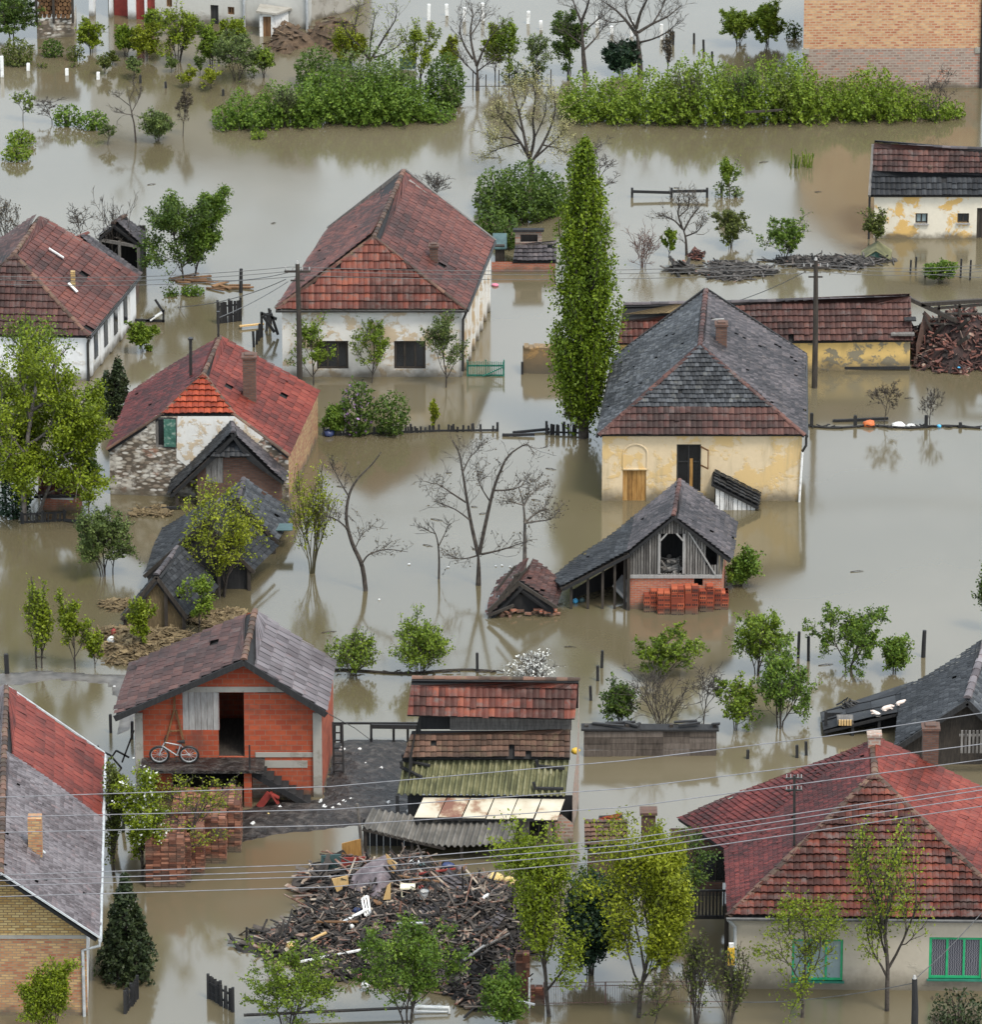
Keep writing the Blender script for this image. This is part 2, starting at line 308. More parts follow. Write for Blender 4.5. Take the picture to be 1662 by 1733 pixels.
mplain('pig_skin',[(.1,(.55,.36,.28)),(.5,(.76,.63,.55)),(.9,(.84,.76,.70))],4,.5,.6,.1)
mplain('wire_metal',[(.1,(.13,.13,.14)),(.9,(.22,.22,.24))],3,.2,.4,.1)
mplain('dark_wire',[(.1,(.05,.05,.05)),(.9,(.10,.10,.10))],3,.2,.5,.1)
mleaf('leaf_lime',(0.0605,0.0893,0.0054),(0.1540,0.2048,0.0090),(0.2750,0.3308,0.0198))
mleaf('leaf_yellow',(.085,.10,.006),(.20,.235,.011),(.32,.345,.024))
mleaf('leaf_poplar',(0.0375,0.0690,0.0054),(0.1125,0.1725,0.0090),(0.2313,0.2990,0.0180),.3)
mleaf('leaf_spring',(0.0481,0.0850,0.0077),(0.1278,0.1939,0.0145),(0.2482,0.3127,0.0306))
mleaf('leaf_fresh',(0.0333,0.0665,0.0082),(0.0909,0.1594,0.0158),(0.1893,0.2596,0.0298))
mleaf('leaf_mid',(0.0209,0.0422,0.0071),(0.0581,0.1018,0.0132),(0.1292,0.1838,0.0247))
mleaf('leaf_dark',(.008,.022,.009),(.022,.052,.015),(.050,.095,.026),.15)
mleaf('leaf_deep',(.006,.016,.010),(.015,.037,.016),(.035,.068,.026),.12)
mleaf('leaf_conifer',(.010,.018,.008),(.026,.040,.013),(.052,.068,.022),.1)
mleaf('leaf_olive',(.035,.048,.010),(.090,.112,.020),(.16,.185,.040))
mleaf('leaf_dull',(.04,.03,.022),(.095,.075,.05),(.15,.13,.085))
mleaf('leaf_grey',(0.0403,0.0638,0.0176),(0.0978,0.1375,0.0336),(0.1840,0.2310,0.0600))
mleaf('blossom_white',(.45,.45,.40),(.68,.68,.64),(.82,.82,.79),.1)
mleaf('blossom_cream',(.15,.14,.05),(.32,.30,.13),(.48,.45,.25),.15)
mleaf('blossom_lilac',(.14,.07,.17),(.26,.15,.30),(.40,.27,.44),.1)
# ---------------- water, mud ----------------
def sheet(name,poly,z,mat,kind='structure',n=1):
    mb=MB(); mb.face([V((p[0],p[1],z)) for p in poly]); return mb.build(name,mat,kind=kind)
sheet('flood_water',[(-900,60),(900,60),(900,1900),(-900,1900)],0.0,'flood_water')
def mud(name,px,mat,hh,seed,res=.35,kind='structure',edge=1.2,rough=.5):
    """bank of mud: a bumpy low mound whose outline (photo pixels) sinks under the water"""
    P=[at(x,y) for x,y in px]; rng=random.Random(seed); n=len(P)
    x0=min(p.x for p in P);x1=max(p.x for p in P);y0=min(p.y for p in P);y1=max(p.y for p in P)
    nx=int((x1-x0)/res)+2; ny=int((y1-y0)/res)+2
    def inside(x,y):
        c=False
        for i in range(n):
            a,b=P[i],P[i-1]
            if (a.y>y)!=(b.y>y) and x<(b.x-a.x)*(y-a.y)/(b.y-a.y)+a.x: c=not c
        return c
    def dist(x,y):
        d=1e9
        for i in range(n):
            a,b=P[i],P[i-1]; ex,ey=b.x-a.x,b.y-a.y; L=ex*ex+ey*ey or 1e-9
            t=max(0,min(1,((x-a.x)*ex+(y-a.y)*ey)/L)); d=min(d,math.hypot(x-a.x-ex*t,y-a.y-ey*t))
        return d if inside(x,y) else -d
    ph=[rng.uniform(0,6.3) for _ in range(8)]
    vs=[];ok=[]
    for j in range(ny):
        for i in range(nx):
            x=x0+i*res;y=y0+j*res; d=dist(x,y)
            bump=math.sin(x*2.1+ph[0])*math.sin(y*1.7+ph[1])*.5+math.sin(x*5.3+ph[2]+y*1.3)*math.sin(y*4.1+ph[3])*.35+rng.uniform(-.4,.4)
            d2=d+bump*.25*rough
            k=max(-1,min(1,d2/edge)); z=(hh*sm(k) if k>0 else k*.5)
            if k>0: z+=hh*.25*rough*bump*k
            vs.append((x,y,z)); ok.append(d>-1.0)
    fs=[]
    for j in range(ny-1):
        for i in range(nx-1):
            q=[j*nx+i,j*nx+i+1,(j+1)*nx+i+1,(j+1)*nx+i]
            if any(ok[k] and vs[k][2]>-.25 for k in q): fs.append(q)
    o=addmesh(name,vs,fs,mat,None,[rng.random() for _ in vs],None,True,True,loc=((x0+x1)/2,(y0+y1)/2,0)); o['kind']=kind
    return o
# ---------------- walls, windows, roofs ----------------
ZB=-1.0
def wall(mb,A,B,top,holes=(),t=.28,m=0,z0=ZB):
    A=V((A.x,A.y,0));B=V((B.x,B.y,0)); d=B-A; L=d.length; U=d/L; nrm=V((U.y,-U.x,0))
    if not isinstance(top,(list,tuple)): top=[(0,top),(L,top)]
    def tz(u):
        for (ua,za),(ub,zb) in zip(top,top[1:]):
            if u<=ub+1e-6: return za+(zb-za)*(u-ua)/max(1e-6,ub-ua)
        return top[-1][1]
    us=sorted({0,L,*[max(0,min(L,u)) for u,_ in top],*[max(0,min(L,h[0])) for h in holes],*[max(0,min(L,h[1])) for h in holes]})
    P=lambda u,z:A+U*u+V((0,0,z))
    for ua,ub in zip(us,us[1:]):
        if ub-ua<1e-4: continue
        mid=(ua+ub)/2; hs_=sorted([(h[2],h[3]) for h in holes if h[0]<mid<h[1]]); z=z0
        for a,b in hs_:
            if a>z: mb.face([P(ua,z),P(ub,z),P(ub,a),P(ua,a)],.5,m)
            z=max(z,b)
        mb.face([P(ua,z),P(ub,z),P(ub,max(z,tz(ub))),P(ua,max(z,tz(ua)))],.5,m)
    for h in holes:
        u0,u1,a,b=h[:4]; I=-nrm*t
        for q in ((P(u0,a),P(u0,b)),(P(u0,b),P(u1,b)),(P(u1,b),P(u1,a)),(P(u1,a),P(u0,a))):
            mb.face([q[0],q[1],q[1]+I,q[0]+I],.5,m)
    return U,nrm,L
def onwall(A,B,px,py):
    d=ray(px,py); U=(V((B.x-A.x,B.y-A.y,0))).normalized(); n=V((U.y,-U.x,0))
    C=V((0,0,CAMZ)); t=(V((A.x,A.y,0))-C).dot(n)/d.dot(n); p=C+d*t
    return ((p-V((A.x,A.y,0))).dot(U),p.z)
def hole(A,B,x0,y0,x1,y1):
    a=onwall(A,B,x0,y1); b=onwall(A,B,x1,y0); return (a[0],b[0],a[1],b[1])
def window(parent,A,B,h,frame='wood_brown',glass='dark_glass',mull=(.333,.667),trans=(),fw=.07,rec=.13,sill=None,label=None):
    U=(V((B.x-A.x,B.y-A.y,0))).normalized(); n=V((U.y,-U.x,0)); A0=V((A.x,A.y,0)); u0,u1,a,b=h[:4]
    u0+=.005;u1-=.005;a+=.005;b-=.005
    P=lambda u,z,o=0:A0+U*u+V((0,0,z))-n*(rec-o)
    mb=MB(); ax=(U,-n,V((0,0,1))); cu=(u0+u1)/2; cz=(a+b)/2
    def bx(ua,ub,za,zb,dd=.06): mb.box(P((ua+ub)/2,(za+zb)/2,0),(ub-ua,dd,zb-za),ax,.5)
    bx(u0,u1,a,a+fw);bx(u0,u1,b-fw,b);bx(u0,u0+fw,a+fw,b-fw);bx(u1-fw,u1,a+fw,b-fw)
    for f in mull: u=lerp(u0,u1,f); bx(u-fw*.45,u+fw*.45,a+fw,b-fw,.055)
    for f in trans: z=lerp(a,b,f); bx(u0+fw,u1-fw,z-fw*.35,z+fw*.35,.05)
    w=mb.build('window',frame,parent,label)
    g=MB(); g.face([P(u0+fw*.5,a+fw*.5,-.01),P(u1-fw*.5,a+fw*.5,-.01),P(u1-fw*.5,b-fw*.5,-.01),P(u0+fw*.5,b-fw*.5,-.01)]); g.build('pane',glass,w)
    if sill:
        s=MB(); s.box(A0+U*cu+V((0,0,a-.03))+n*.03,(u1-u0+.12,.16,.05),ax); s.build('sill',sill,w)
    return w
def panel(parent,name,A,B,h,mat,rec=.1,n=5,th=.05,label=None,brace=None):
    """boarded leaf: n upright planks set in the opening"""
    U=(V((B.x-A.x,B.y-A.y,0))).normalized(); nn=V((U.y,-U.x,0)); A0=V((A.x,A.y,0)); u0,u1,a,b=h[:4]; mb=MB(); rng=random.Random(int(u0*100))
    w=(u1-u0)/n
    for i in range(n):
        mb.box(A0+U*(u0+w*(i+.5))+V((0,0,(a+b)/2))-nn*(rec+rng.uniform(-.008,.008)),(w*.95,th,b-a-.01),(U,-nn,V((0,0,1))),rng.random())
    if brace: mb.box(A0+U*((u0+u1)/2)+V((0,0,lerp(a,b,brace)))-nn*(rec-.04),(u1-u0,.03,.10),(U,-nn,V((0,0,1))),.3)
    return mb.build(name,mat,parent,label)
def plane_frame(pts):
    O=V(pts[0]); U=(V(pts[1])-O).normalized(); N=V((0,0,0))
    for i in range(len(pts)):
        a,b=V(pts[i])-O,V(pts[(i+1)%len(pts)])-O; N+=a.cross(b)
    N.normalize()
    if N.z<0: N=-N
    Vv=N.cross(U).normalized()
    return O,U,Vv,N
def tiles(mb,pts,tw,th,lift=.05,curve=.02,seed=1,m=0,slab=1,sag=.03,miss=.004,gapf=.04,thick=.12,stag=False,skew=0.0,var=1.0):
    lift=lift*1.45
    pts=[V(p) for p in pts]; O,U,Vv,N=plane_frame(pts); rng=random.Random(seed)
    if Vv.z<0: Vv=-Vv
    q=[((p-O).dot(U),(p-O).dot(Vv)) for p in pts]; vmax=max(v for _,v in q); vmin=min(v for _,v in q)
    ph=[rng.uniform(0,6.3) for _ in range(4)]
    lo_=.015+sag*1.5   # slab (underside, boards)
    for i in range(len(pts)):
        a,b=pts[i],pts[(i+1)%len(pts)]; mb.face([a-N*lo_,b-N*lo_,b-N*(lo_+thick-.02),a-N*(lo_+thick-.02)],.2,slab)
    mb.face([p-N*lo_ for p in pts],.2,slab); mb.face([p-N*(lo_+thick-.02) for p in pts][::-1],.2,slab)
    def rngu(v):
        xs=[]
        for i in range(len(q)):
            (ua,va),(ub,vb)=q[i],q[(i+1)%len(q)]
            if abs(vb-va)<1e-6:
                if abs(v-va)<1e-6: xs+=[ua,ub]
            elif min(va,vb)-1e-6<=v<=max(va,vb)+1e-6: xs.append(ua+(ub-ua)*(v-va)/(vb-va))
        return (min(xs),max(xs)) if xs else None
    def pt(u,v,h):
        s=sag*(math.sin(u*.7+ph[0])*math.sin(v*.9+ph[1])+.5*math.sin(u*1.9+ph[2]+v*1.1))
        return O+U*u+Vv*v+N*(h+s)
    nr=max(1,int((vmax-vmin)/th+.3)); th=(vmax-vmin)/nr
    for k in range(nr):
        v0=vmin+k*th; v1=min(v0+th*1.08,vmax); r0=rngu(v0+1e-4); r1=rngu(v1-1e-4)
        if not r0: continue
        if not r1: r1=((r0[0]+r0[1])/2,)*2
        umin=min(r0[0],r1[0]); umax=max(r0[1],r1[1]); off=(tw/2 if (stag and k%2) else 0)
        j=math.floor((umin-off)/tw); rowt=rng.uniform(-.08,.08)
        while j*tw+off<umax:
            ua=j*tw+off; ub=ua+tw*(1-gapf); j+=1
            if rng.random()<miss: continue
            b0,b1=max(ua,r0[0]),min(ub,r0[1]); t0,t1=max(ua,r1[0]),min(ub,r1[1])
            if b1-b0<.01 and t1-t0<.01: continue
            if b1<b0: b0=b1=min(max(b0,r0[0]),r0[1])
            if t1<t0: t0=t1=min(max(t0,r1[0]),r1[1])
            tn=min(1,max(0,rng.betavariate(2.2,2.2)+rowt)); tn=.5+(tn-.5)*var; tb=max(0,tn-.28); jl=rng.uniform(-.006,.012); jv=rng.uniform(-.012,.012)  # lower tile edge tinted darker, painting in the shade line between rows
            if rng.random()<.012: jl+=.03; jv-=.05
            h0=lift+jl; h1=.006; vv0=v0+jv+skew*(0)
            if curve>0:
                bm,tm=(b0+b1)/2,(t0+t1)/2
                A_,B_,C_=pt(b0,vv0,h0),pt(bm,vv0,h0+curve),pt(b1,vv0,h0)
                D_,F_,G_=pt(t0,v1,h1),pt(tm,v1,h1+curve),pt(t1,v1,h1)
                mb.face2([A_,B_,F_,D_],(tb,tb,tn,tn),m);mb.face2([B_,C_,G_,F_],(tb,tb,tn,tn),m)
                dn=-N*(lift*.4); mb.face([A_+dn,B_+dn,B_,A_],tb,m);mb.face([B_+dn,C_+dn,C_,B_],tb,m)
            else:
                A_,C_,D_,G_=pt(b0,vv0,h0),pt(b1,vv0,h0),pt(t0,v1,h1),pt(t1,v1,h1)
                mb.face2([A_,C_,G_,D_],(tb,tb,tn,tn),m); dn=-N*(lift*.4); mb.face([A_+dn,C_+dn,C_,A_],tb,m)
def caps(mb,a,b,r=.11,step=.38,seed=1,m=0,lift=-.005):
    a=V(a);b=V(b);d=b-a;L=d.length;n=max(1,int(L/step)); rng=random.Random(seed); up=V((0,0,1))
    x=d.normalized().cross(up).normalized(); y=x.cross(d.normalized())
    for i in range(n):
        p0=a+d*(i/n)+y*lift; p1=a+d*((i+1.12)/n)+y*lift; t=rng.random(); j=rng.uniform(-.012,.012)
        r0,r1=r*1.1,r*.9; pr=[]
        for p,rr in ((p0,r0),(p1,r1)):
            pr.append([p+x*(math.cos(w)*rr+j)+y*(math.sin(w)*rr*.75-.02) for w in [math.pi*k/5 for k in range(6)]])
        for k in range(5): mb.face([pr[0][k],pr[1][k],pr[1][k+1],pr[0][k+1]],t,m)
        mb.face(pr[0][::-1],t*.4,m)
def roof(parent,planes,ridges,mats,capmat,seed=1,name='roof',r=.11):
    """planes: (pts, tile width, tile height, dict) ; ridges: pairs of points"""
    mb=MB()
    for i,pl in enumerate(planes):
        k=dict(pl[3]) if len(pl)>3 else {}
        k.setdefault('seed',seed*31+i); k.setdefault('slab',len(mats)-1)
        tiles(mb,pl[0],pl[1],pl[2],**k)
    rf=mb.build(name,mats,parent)
    if ridges:
        cb=MB()
        for i,(a,b) in enumerate(ridges): caps(cb,a,b,r,.38,seed*7+i)
        cb.build('ridge_cap',capmat,rf)
    return rf
def chimney(parent,x0,y0,x1,y1,depth,mat,cap=True,sunk=.6,name='chimney'):
    """shaft whose front face fills the pixel box, standing at world depth"""
    a=onY(x0,y1,depth);b=onY(x1,y0,depth); w=b.x-a.x; c=V(((a.x+b.x)/2,depth+w/2,0)); mb=MB()
    mb.box((c.x,c.y,(a.z-sunk+b.z)/2),(w,w,b.z-a.z+sunk)); 
    if cap: mb.box((c.x,c.y,b.z+.03),(w+.10,w+.10,.09),None,.7); mb.box((c.x,c.y,b.z+.11),(w*.7,w*.7,.08),None,.2)
    return mb.build(name,mat,parent)
def gutter(parent,a,b,r=.07,mat='black_iron',name='gutter'):
    mb=MB(); mb.tube([a,b],r,7,.5,0,True); return mb.build(name,mat,parent)
def pipe(parent,pts,r=.05,mat='black_iron',name='downspout'):
    mb=MB(); mb.tube(pts,r,7,.5,0,True); return mb.build(name,mat,parent)
# ---------------- foliage ----------------
def leafmesh(name,C,size,mat,rng,parent=None,ctint=None,up=.6,asp=.5,extra=None,label=None):
    C=np.asarray(C,dtype=float).reshape(-1,3); n=len(C)
    nr=rng.normal(size=(n,3)); nr[:,2]+=up; nr/=np.linalg.norm(nr,axis=1)[:,None]+1e-9
    a=np.cross(nr,rng.normal(size=(n,3))); a/=np.linalg.norm(a,axis=1)[:,None]+1e-9; b=np.cross(nr,a)
    s=(size*rng.uniform(.6,1.35,n))[:,None]*.5
    fold=nr*s*.25
    v=np.stack([C-a*s,C+b*s*asp*2*.6-fold,C+a*s,C-b*s*asp*2*.6-fold],1).reshape(-1,3)
    f=np.arange(n*4).reshape(-1,4)
    t=np.clip(rng.normal(.5,.2,n)*.55+(.225 if ctint is None else ctint*.45),0,1)
    o=addmesh(name,v,f,mat,parent,np.repeat(t,4),None,False,False)
    return tag(o,label)
KIND=dict(   # levels, children, trunk start, stems, leaves per twig, cluster, leaf size, upward pull
 bare=dict(lv=4,nk=(7,4,4,3),sp=(42,42,40,40),tr=.22,st=1,lf=0,cl=.03,ls=.1,up=.06),
 bareleaf=dict(lv=4,nk=(6,4,4,3),sp=(42,42,40,40),tr=.25,st=1,lf=2.2,cl=.035,ls=.09,up=.08),
 fork=dict(lv=4,nk=(4,5,4,2),sp=(30,38,42,42),tr=.12,st=1,lf=2,cl=.025,ls=.09,up=.10),
 sparse=dict(lv=3,nk=(8,5,5),sp=(44,40,38),tr=.18,st=1,lf=9,cl=.05,ls=.105,up=.10),
 leafy=dict(lv=3,nk=(9,5,4),sp=(46,42,40),tr=.08,st=1,lf=26,cl=.042,ls=.12,up=.08),
 orchard=dict(lv=3,nk=(6,4,4),sp=(42,42,40),tr=.12,st=4,lf=13,cl=.042,ls=.115,up=.07),
 dense=dict(lv=3,nk=(10,5,4),sp=(52,46,42),tr=.10,st=1,lf=46,cl=.046,ls=.125,up=.06),
 upright=dict(lv=3,nk=(9,5,4),sp=(34,28,28),tr=.10,st=1,lf=13,cl=.038,ls=.11,up=.12),
 vase=dict(lv=3,nk=(6,4,3),sp=(26,26,28),tr=.1,st=5,lf=8,cl=.055,ls=.11,up=.10),
 shrub=dict(lv=2,nk=(7,5),sp=(38,38),tr=.12,st=8,lf=20,cl=.075,ls=.12,up=.08),
 twiggy=dict(lv=3,nk=(5,3,2),sp=(34,34,34),tr=.1,st=8,lf=0,cl=.03,ls=.1,up=.05),
 broom=dict(lv=2,nk=(7,4),sp=(30,30),tr=.12,st=12,lf=12,cl=.055,ls=.11,up=.14),
 willow=dict(lv=3,nk=(11,6,5),sp=(40,38,38),tr=.14,st=1,lf=30,cl=.040,ls=.12,up=.10),
)
def skel(rg,k):
    lines=[]
    def grow(p,d,L,l):
        n=6 if l==0 else (4 if l<3 else 3); pts=[p]; wob=.10+.06*l
        for i in range(n):
            d=d+V((rg.gauss(0,wob),rg.gauss(0,wob),rg.gauss(0,wob*.6)+k['up'])); d.normalize(); p=p+d*(L/n); pts.append(p)
        lines.append((pts,l))
        if l>=k['lv']: return
        nn=k['nk'][min(l,len(k['nk'])-1)]; az=rg.uniform(0,6.3)
        for j in range(nn):
            f=lerp(k['tr'] if l==0 else .3,1.0,(j+rg.uniform(.2,.9))/nn); f=min(.99,f)
            x=f*n; i=min(n-1,int(x)); q=pts[i].lerp(pts[i+1],x-i); dd=(pts[i+1]-pts[i]).normalized()
            az+=2.4+rg.uniform(-.5,.5); s=R(k['sp'][min(l,len(k['sp'])-1)]*rg.uniform(.7,1.35))
            e=dd.cross(V((.3,.5,.8)) if abs(dd.z)<.95 else V((1,0,0))).normalized(); e=Matrix.Rotation(az,3,dd)@e
            nd=(dd*math.cos(s)+e*math.sin(s)).normalized()
            LL=L*rg.uniform(.34,.74)*(1.15-.45*f if l==0 else 1.0)
            grow(q,nd,LL,l+1)
    if k['st']==1: grow(V((0,0,0)),V((rg.gauss(0,.06),rg.gauss(0,.06),1)).normalized(),1.0,0)
    else:
        for i in range(k['st']):
            a=2.4*i+rg.uniform(-.4,.4); t=R(rg.uniform(12 if k['st']==4 else 5,56 if k['st']==4 else 48)*math.sqrt((i+.5)/k['st'])+2)
            grow(V((math.cos(a)*.03,math.sin(a)*.03,0)),V((math.sin(t)*math.cos(a),math.sin(t)*math.sin(a),math.cos(t))),rg.uniform(.7,1.0),0)
    return lines
NTREE=[0]
def T(kind,bx,by,ty,hw,leaf,label,name='tree',cat=None,group=None,cx=None,bark='bark',th=1.0,lf=1.0,ls=None,leaf2=None,l2=.25,z=0.0,seed=None,low=None,flat=.9,cl=1.0):
    NTREE[0]+=1; sd=seed if seed is not None else NTREE[0]*17+5; rg=random.Random(sd); rng=np.random.default_rng(sd); k=KIND[kind]
    base=at(bx,by,z); H=hz(bx,by,ty)-z; s=ppm(by); Wd=hw/s; cx=bx if cx is None else cx
    lines=skel(rg,k); P=np.array([p for l,_ in lines for p in l]); cl_=k['cl']*cl
    zx=P[:,2].max(); xm,xM=P[:,0].min(),P[:,0].max(); top=H-(cl_*H*.6 if k['lf'] else 0)
    sc=max(.05,(2*Wd-(2*cl_*H*.5 if k['lf'] else 0)))/(xM-xm); sz=top/zx; xc=(xM+xm)/2; yc=(P[:,1].max()+P[:,1].min())/2
    ox=(cx-bx)/s
    def tf(p):
        f=min(1,max(0,p.z/zx)); f=f**.7
        x=(p.x-xc*f)*sc+ox*f; y=(p.y-yc*f)*sc*flat; zz=p.z*sz
        if low is not None and f>.0 and zz<low: zz=max(zz,0)
        return base+V((x,y,zz))
    root=E(name,label,cat or name.replace('_',' '),base,group)
    r0=max(.022,H*.0105*th) if k['st']==1 else max(.012,H*(.0095 if k['st']==4 else .006)*th)
    tb=MB(); bb=MB(); cen=[];ct_=[]
    for pts,l in lines:
        q=[tf(p) for p in pts]; r=max(.010,r0*(.58,.58,.30,.17,.10)[min(l,4)]*(1/.58 if l==0 else 1)); re=max(.007,r*.45)
        if l==0: q[0]=q[0]-V((0,0,.5))
        (tb if l<=0 else bb).tube(q,[lerp(r,re,i/(len(q)-1)) for i in range(len(q))],6 if l==0 else (4 if l<3 else 3),rg.random())
        if k['lf'] and l>=k['lv']-1:
            c=rg.random(); m=max(1,int(k['lf']*lf*(1 if l==k['lv'] else .3)*rg.choice((.4,.8,1.1,1.7))+rg.random())); cr=cl_*H*.55
            for _ in range(m):
                f=rg.uniform(.15,1.05)*(len(q)-1); i=min(len(q)-2,int(f)); b=q[i].lerp(q[i+1],f-i)
                cen.append((b.x+rg.gauss(0,cr),b.y+rg.gauss(0,cr),max(base.z+.06,b.z+rg.gauss(0,cr*.8)))); ct_.append(c)
    tr=tb.build('trunk' if k['st']==1 else 'stem',bark,root,smooth=True); bb.build('branches',bark,root,smooth=True)
    if cen:
        cen=np.array(cen); ct_=np.array(ct_); size=ls or k['ls']
        if leaf2:
            mk=rng.random(len(cen))<l2
            leafmesh('blossom' if 'blossom' in leaf2 else 'foliage',cen[mk],size,leaf2,rng,root,ct_[mk]); cen=cen[~mk]; ct_=ct_[~mk]
        leafmesh('crown' if k['st']==1 else 'foliage',cen,size,leaf,rng,root,ct_)
    return root
def blobs(name,label,bumps,leaf,dens=90,ls=.15,cat=None,group=None,leaf2=None,l2=.2,seed=1,shell=.75,stem='bark',noise=.22,loc=None,up=.7,stems=10,spike=0.0):
    """foliage on a union of lumpy ellipsoids: (px,py base,ty top,half width px[,depth m][,z bottom fraction])"""
    rng=np.random.default_rng(seed); rg=random.Random(seed); C=[];TT=[]; mb=MB(); B0=None
    for b in bumps:
        p=at(b[0],b[1]); H=hz(b[0],b[1],b[2]); w=b[3]/ppm(b[1]); d=b[4] if len(b)>4 and b[4] else w*.8; zb=(b[5] if len(b)>5 else -.25)*H
        if B0 is None: B0=p
        cz=(H+zb)/2; rz=(H-zb)/2; p=p+V((0,d*.55,0))
        n=int(dens*(w*d+w*rz+d*rz)*5.5*(.15/ls)**1.3)
        u=rng.normal(size=(n,3)); u/=np.linalg.norm(u,axis=1)[:,None]; u[:,1]=np.where(u[:,1]>.5,-u[:,1],u[:,1])
        ph=rng.uniform(0,6.3,6); cl=np.sin(u[:,0]*7+ph[0])*np.sin(u[:,2]*8+ph[1])+.7*np.sin(u[:,0]*15+u[:,2]*11+ph[2])*np.sin(u[:,1]*13+ph[3])
        r=(shell+(1-shell)*rng.random(n)**.5)*(1+noise*.5*cl)+rng.normal(0,.05,n)
        r=np.where(rng.random(n)<.25,r*rng.uniform(.5,.9,n),r)
        if spike: r=r*(1+spike*np.maximum(0,u[:,2])*np.abs(np.sin(u[:,0]*23+ph[4])))
        q=np.stack([p.x+u[:,0]*r*w,p.y+u[:,1]*r*d,cz+u[:,2]*r*rz],1); k=q[:,2]>.03
        q=q[k]; C.append(q); TT.append(np.clip(.5+.28*cl[k],0,1))
        for i in range(stems):
            a=rg.uniform(0,6.3); f=rg.uniform(.1,.5)
            mb.tube([p+V((math.cos(a)*w*.2*f,math.sin(a)*d*.2*f,-.4)),p+V((math.cos(a)*w*.5*f,math.sin(a)*d*.5*f,H*.45)),p+V((math.cos(a)*w*f,math.sin(a)*d*f,H*rg.uniform(.6,.92)))],[.03,.02,.008],4,rg.random())
    C=np.concatenate(C);TT=np.concatenate(TT)
    root=E(name,label,cat or name.replace('_',' '),B0,group)
    mb.build('stem',stem,root)
    if leaf2:
        mk=rng.random(len(C))<l2; leafmesh('blossom' if 'blossom' in leaf2 else 'foliage',C[mk],ls,leaf2,rng,root,TT[mk],up); C=C[~mk];TT=TT[~mk]
    leafmesh('foliage',C,ls,leaf,rng,root,TT,up)
    return root
def columnar(name,label,bx,by,ty,leaf,prof,n,ls,leaders,seed,cat,bark='bark',low=0.0,zst=2.2,el=.35):
    """poplar or cypress: leaf sprays round several upright leaders; prof: (height fraction, half width px)"""
    rng=np.random.default_rng(seed); base=at(bx,by); H=hz(bx,by,ty); s=ppm(by); root=E(name,label,cat,base)
    mb=MB(); bb=MB(); mb.tube([base-V((0,0,.5)),base+V((0,0,H*.4)),base+V((0,0,H*.92))],[H*.018+.05,H*.013,.015],7,.4)
    hs_=np.array([p[0] for p in prof]); ws=np.array([p[1] for p in prof])/s
    C=[];TT=[]
    for (ox,top,wf) in leaders:
        m=int(n*wf*top); f=rng.uniform(low,1,m)**.9; w=np.interp(f,hs_,ws)*wf; a=rng.uniform(0,6.283,m); rr=rng.uniform(.35,1.0,m)**.6
        cx=base.x+ox/s*np.minimum(1,f*1.6)+np.cos(a)*w*rr; cy=base.y+np.sin(a)*w*rr; cz=f*H*top; c=rng.random(m)
        k=9
        for j in range(k):
            C.append(np.stack([cx+rng.normal(0,el*.22,m),cy+rng.normal(0,el*.22,m),cz+rng.normal(0,el*.22*zst,m)],1)); TT.append(c)
        for j in range(0,m,max(1,m//40)):
            q=V((cx[j],cy[j],cz[j])); ax=V((base.x+ox/s*min(1,f[j]),base.y,max(.0,cz[j]-abs(w[j])*2.2)))
            bb.tube([ax,ax.lerp(q,.6)+V((0,0,-.1)),q],[.04,.025,.01],3,.5)
    C=np.concatenate(C);TT=np.concatenate(TT); k=C[:,2]>.05
    mb.build('trunk',bark,root,smooth=True); bb.build('branches',bark,root)
    leafmesh('crown',C[k],ls,leaf,rng,root,TT[k],.4)
    return root
def poplar(name,label,bx,by,ty,leaf,prof,nb,per,ls,seed,cat,bark='bark'):
    """columnar tree of many steep ascending branches, each a tapering leafy plume"""
    rg=random.Random(seed); rng=np.random.default_rng(seed); base=at(bx,by); H=hz(bx,by,ty); s=ppm(by); root=E(name,label,cat,base); mb=MB(); bb=MB()
    mb.tube([base-V((0,0,.5)),base+V((0,0,H*.3)),base+V((.05,0,H*.7)),base+V((0,0,H*.95))],[.24,.17,.09,.02],8,.4)
    hs_=[p[0] for p in prof]; ws=[p[1]/s for p in prof]; C=[];TT=[]
    for i in range(nb):
        f0=.02+.86*((i+rg.random())/nb)**1.15; az=2.4*i+rg.uniform(-.5,.5); w=float(np.interp(min(1,f0+.12),hs_,ws))*rg.uniform(.55,1.06)*(1 if rg.random()<.8 else .6); ln=rg.uniform(.14,.26)*(1-.3*f0)
        p0=base+V((0,0,f0*H)); d=V((math.cos(az),math.sin(az),0)); P=[p0,p0+d*w*.62+V((0,0,ln*H*.30)),p0+d*w*.95+V((0,0,ln*H*.65)),p0+d*w*1.0+V((0,0,min(ln,1.0-f0)*H*1.0))]
        if f0+ln>1: P[3]=p0+d*w*.3+V((0,0,(1-f0)*H))
        bb.tube(P,[.05,.035,.02,.008],4,rg.random()); c=rg.random(); n=int(per*rg.uniform(.7,1.3)*(1.25-.5*f0))
        t=rng.uniform(.12,1,n)**.8; x=t*3; k=np.minimum(2,x.astype(int)); fr=(x-k)[:,None]; PA=np.array([list(p) for p in P]); q=PA[k]*(1-fr)+PA[k+1]*fr
        sg=(.30*(1-t)**.6+.05)*(.55+.45*w); q=q+rng.normal(size=(n,3))*sg[:,None]*np.array([1,1,1.5]); C.append(q); TT.append(np.clip(c*.7+.3*t+rng.normal(0,.1,n),0,1))
    C=np.concatenate(C);TT=np.concatenate(TT); k=C[:,2]>.1
    mb.build('trunk',bark,root,smooth=True); bb.build('branches',bark,root); leafmesh('crown',C[k],ls,leaf,rng,root,TT[k],.3)
    return root
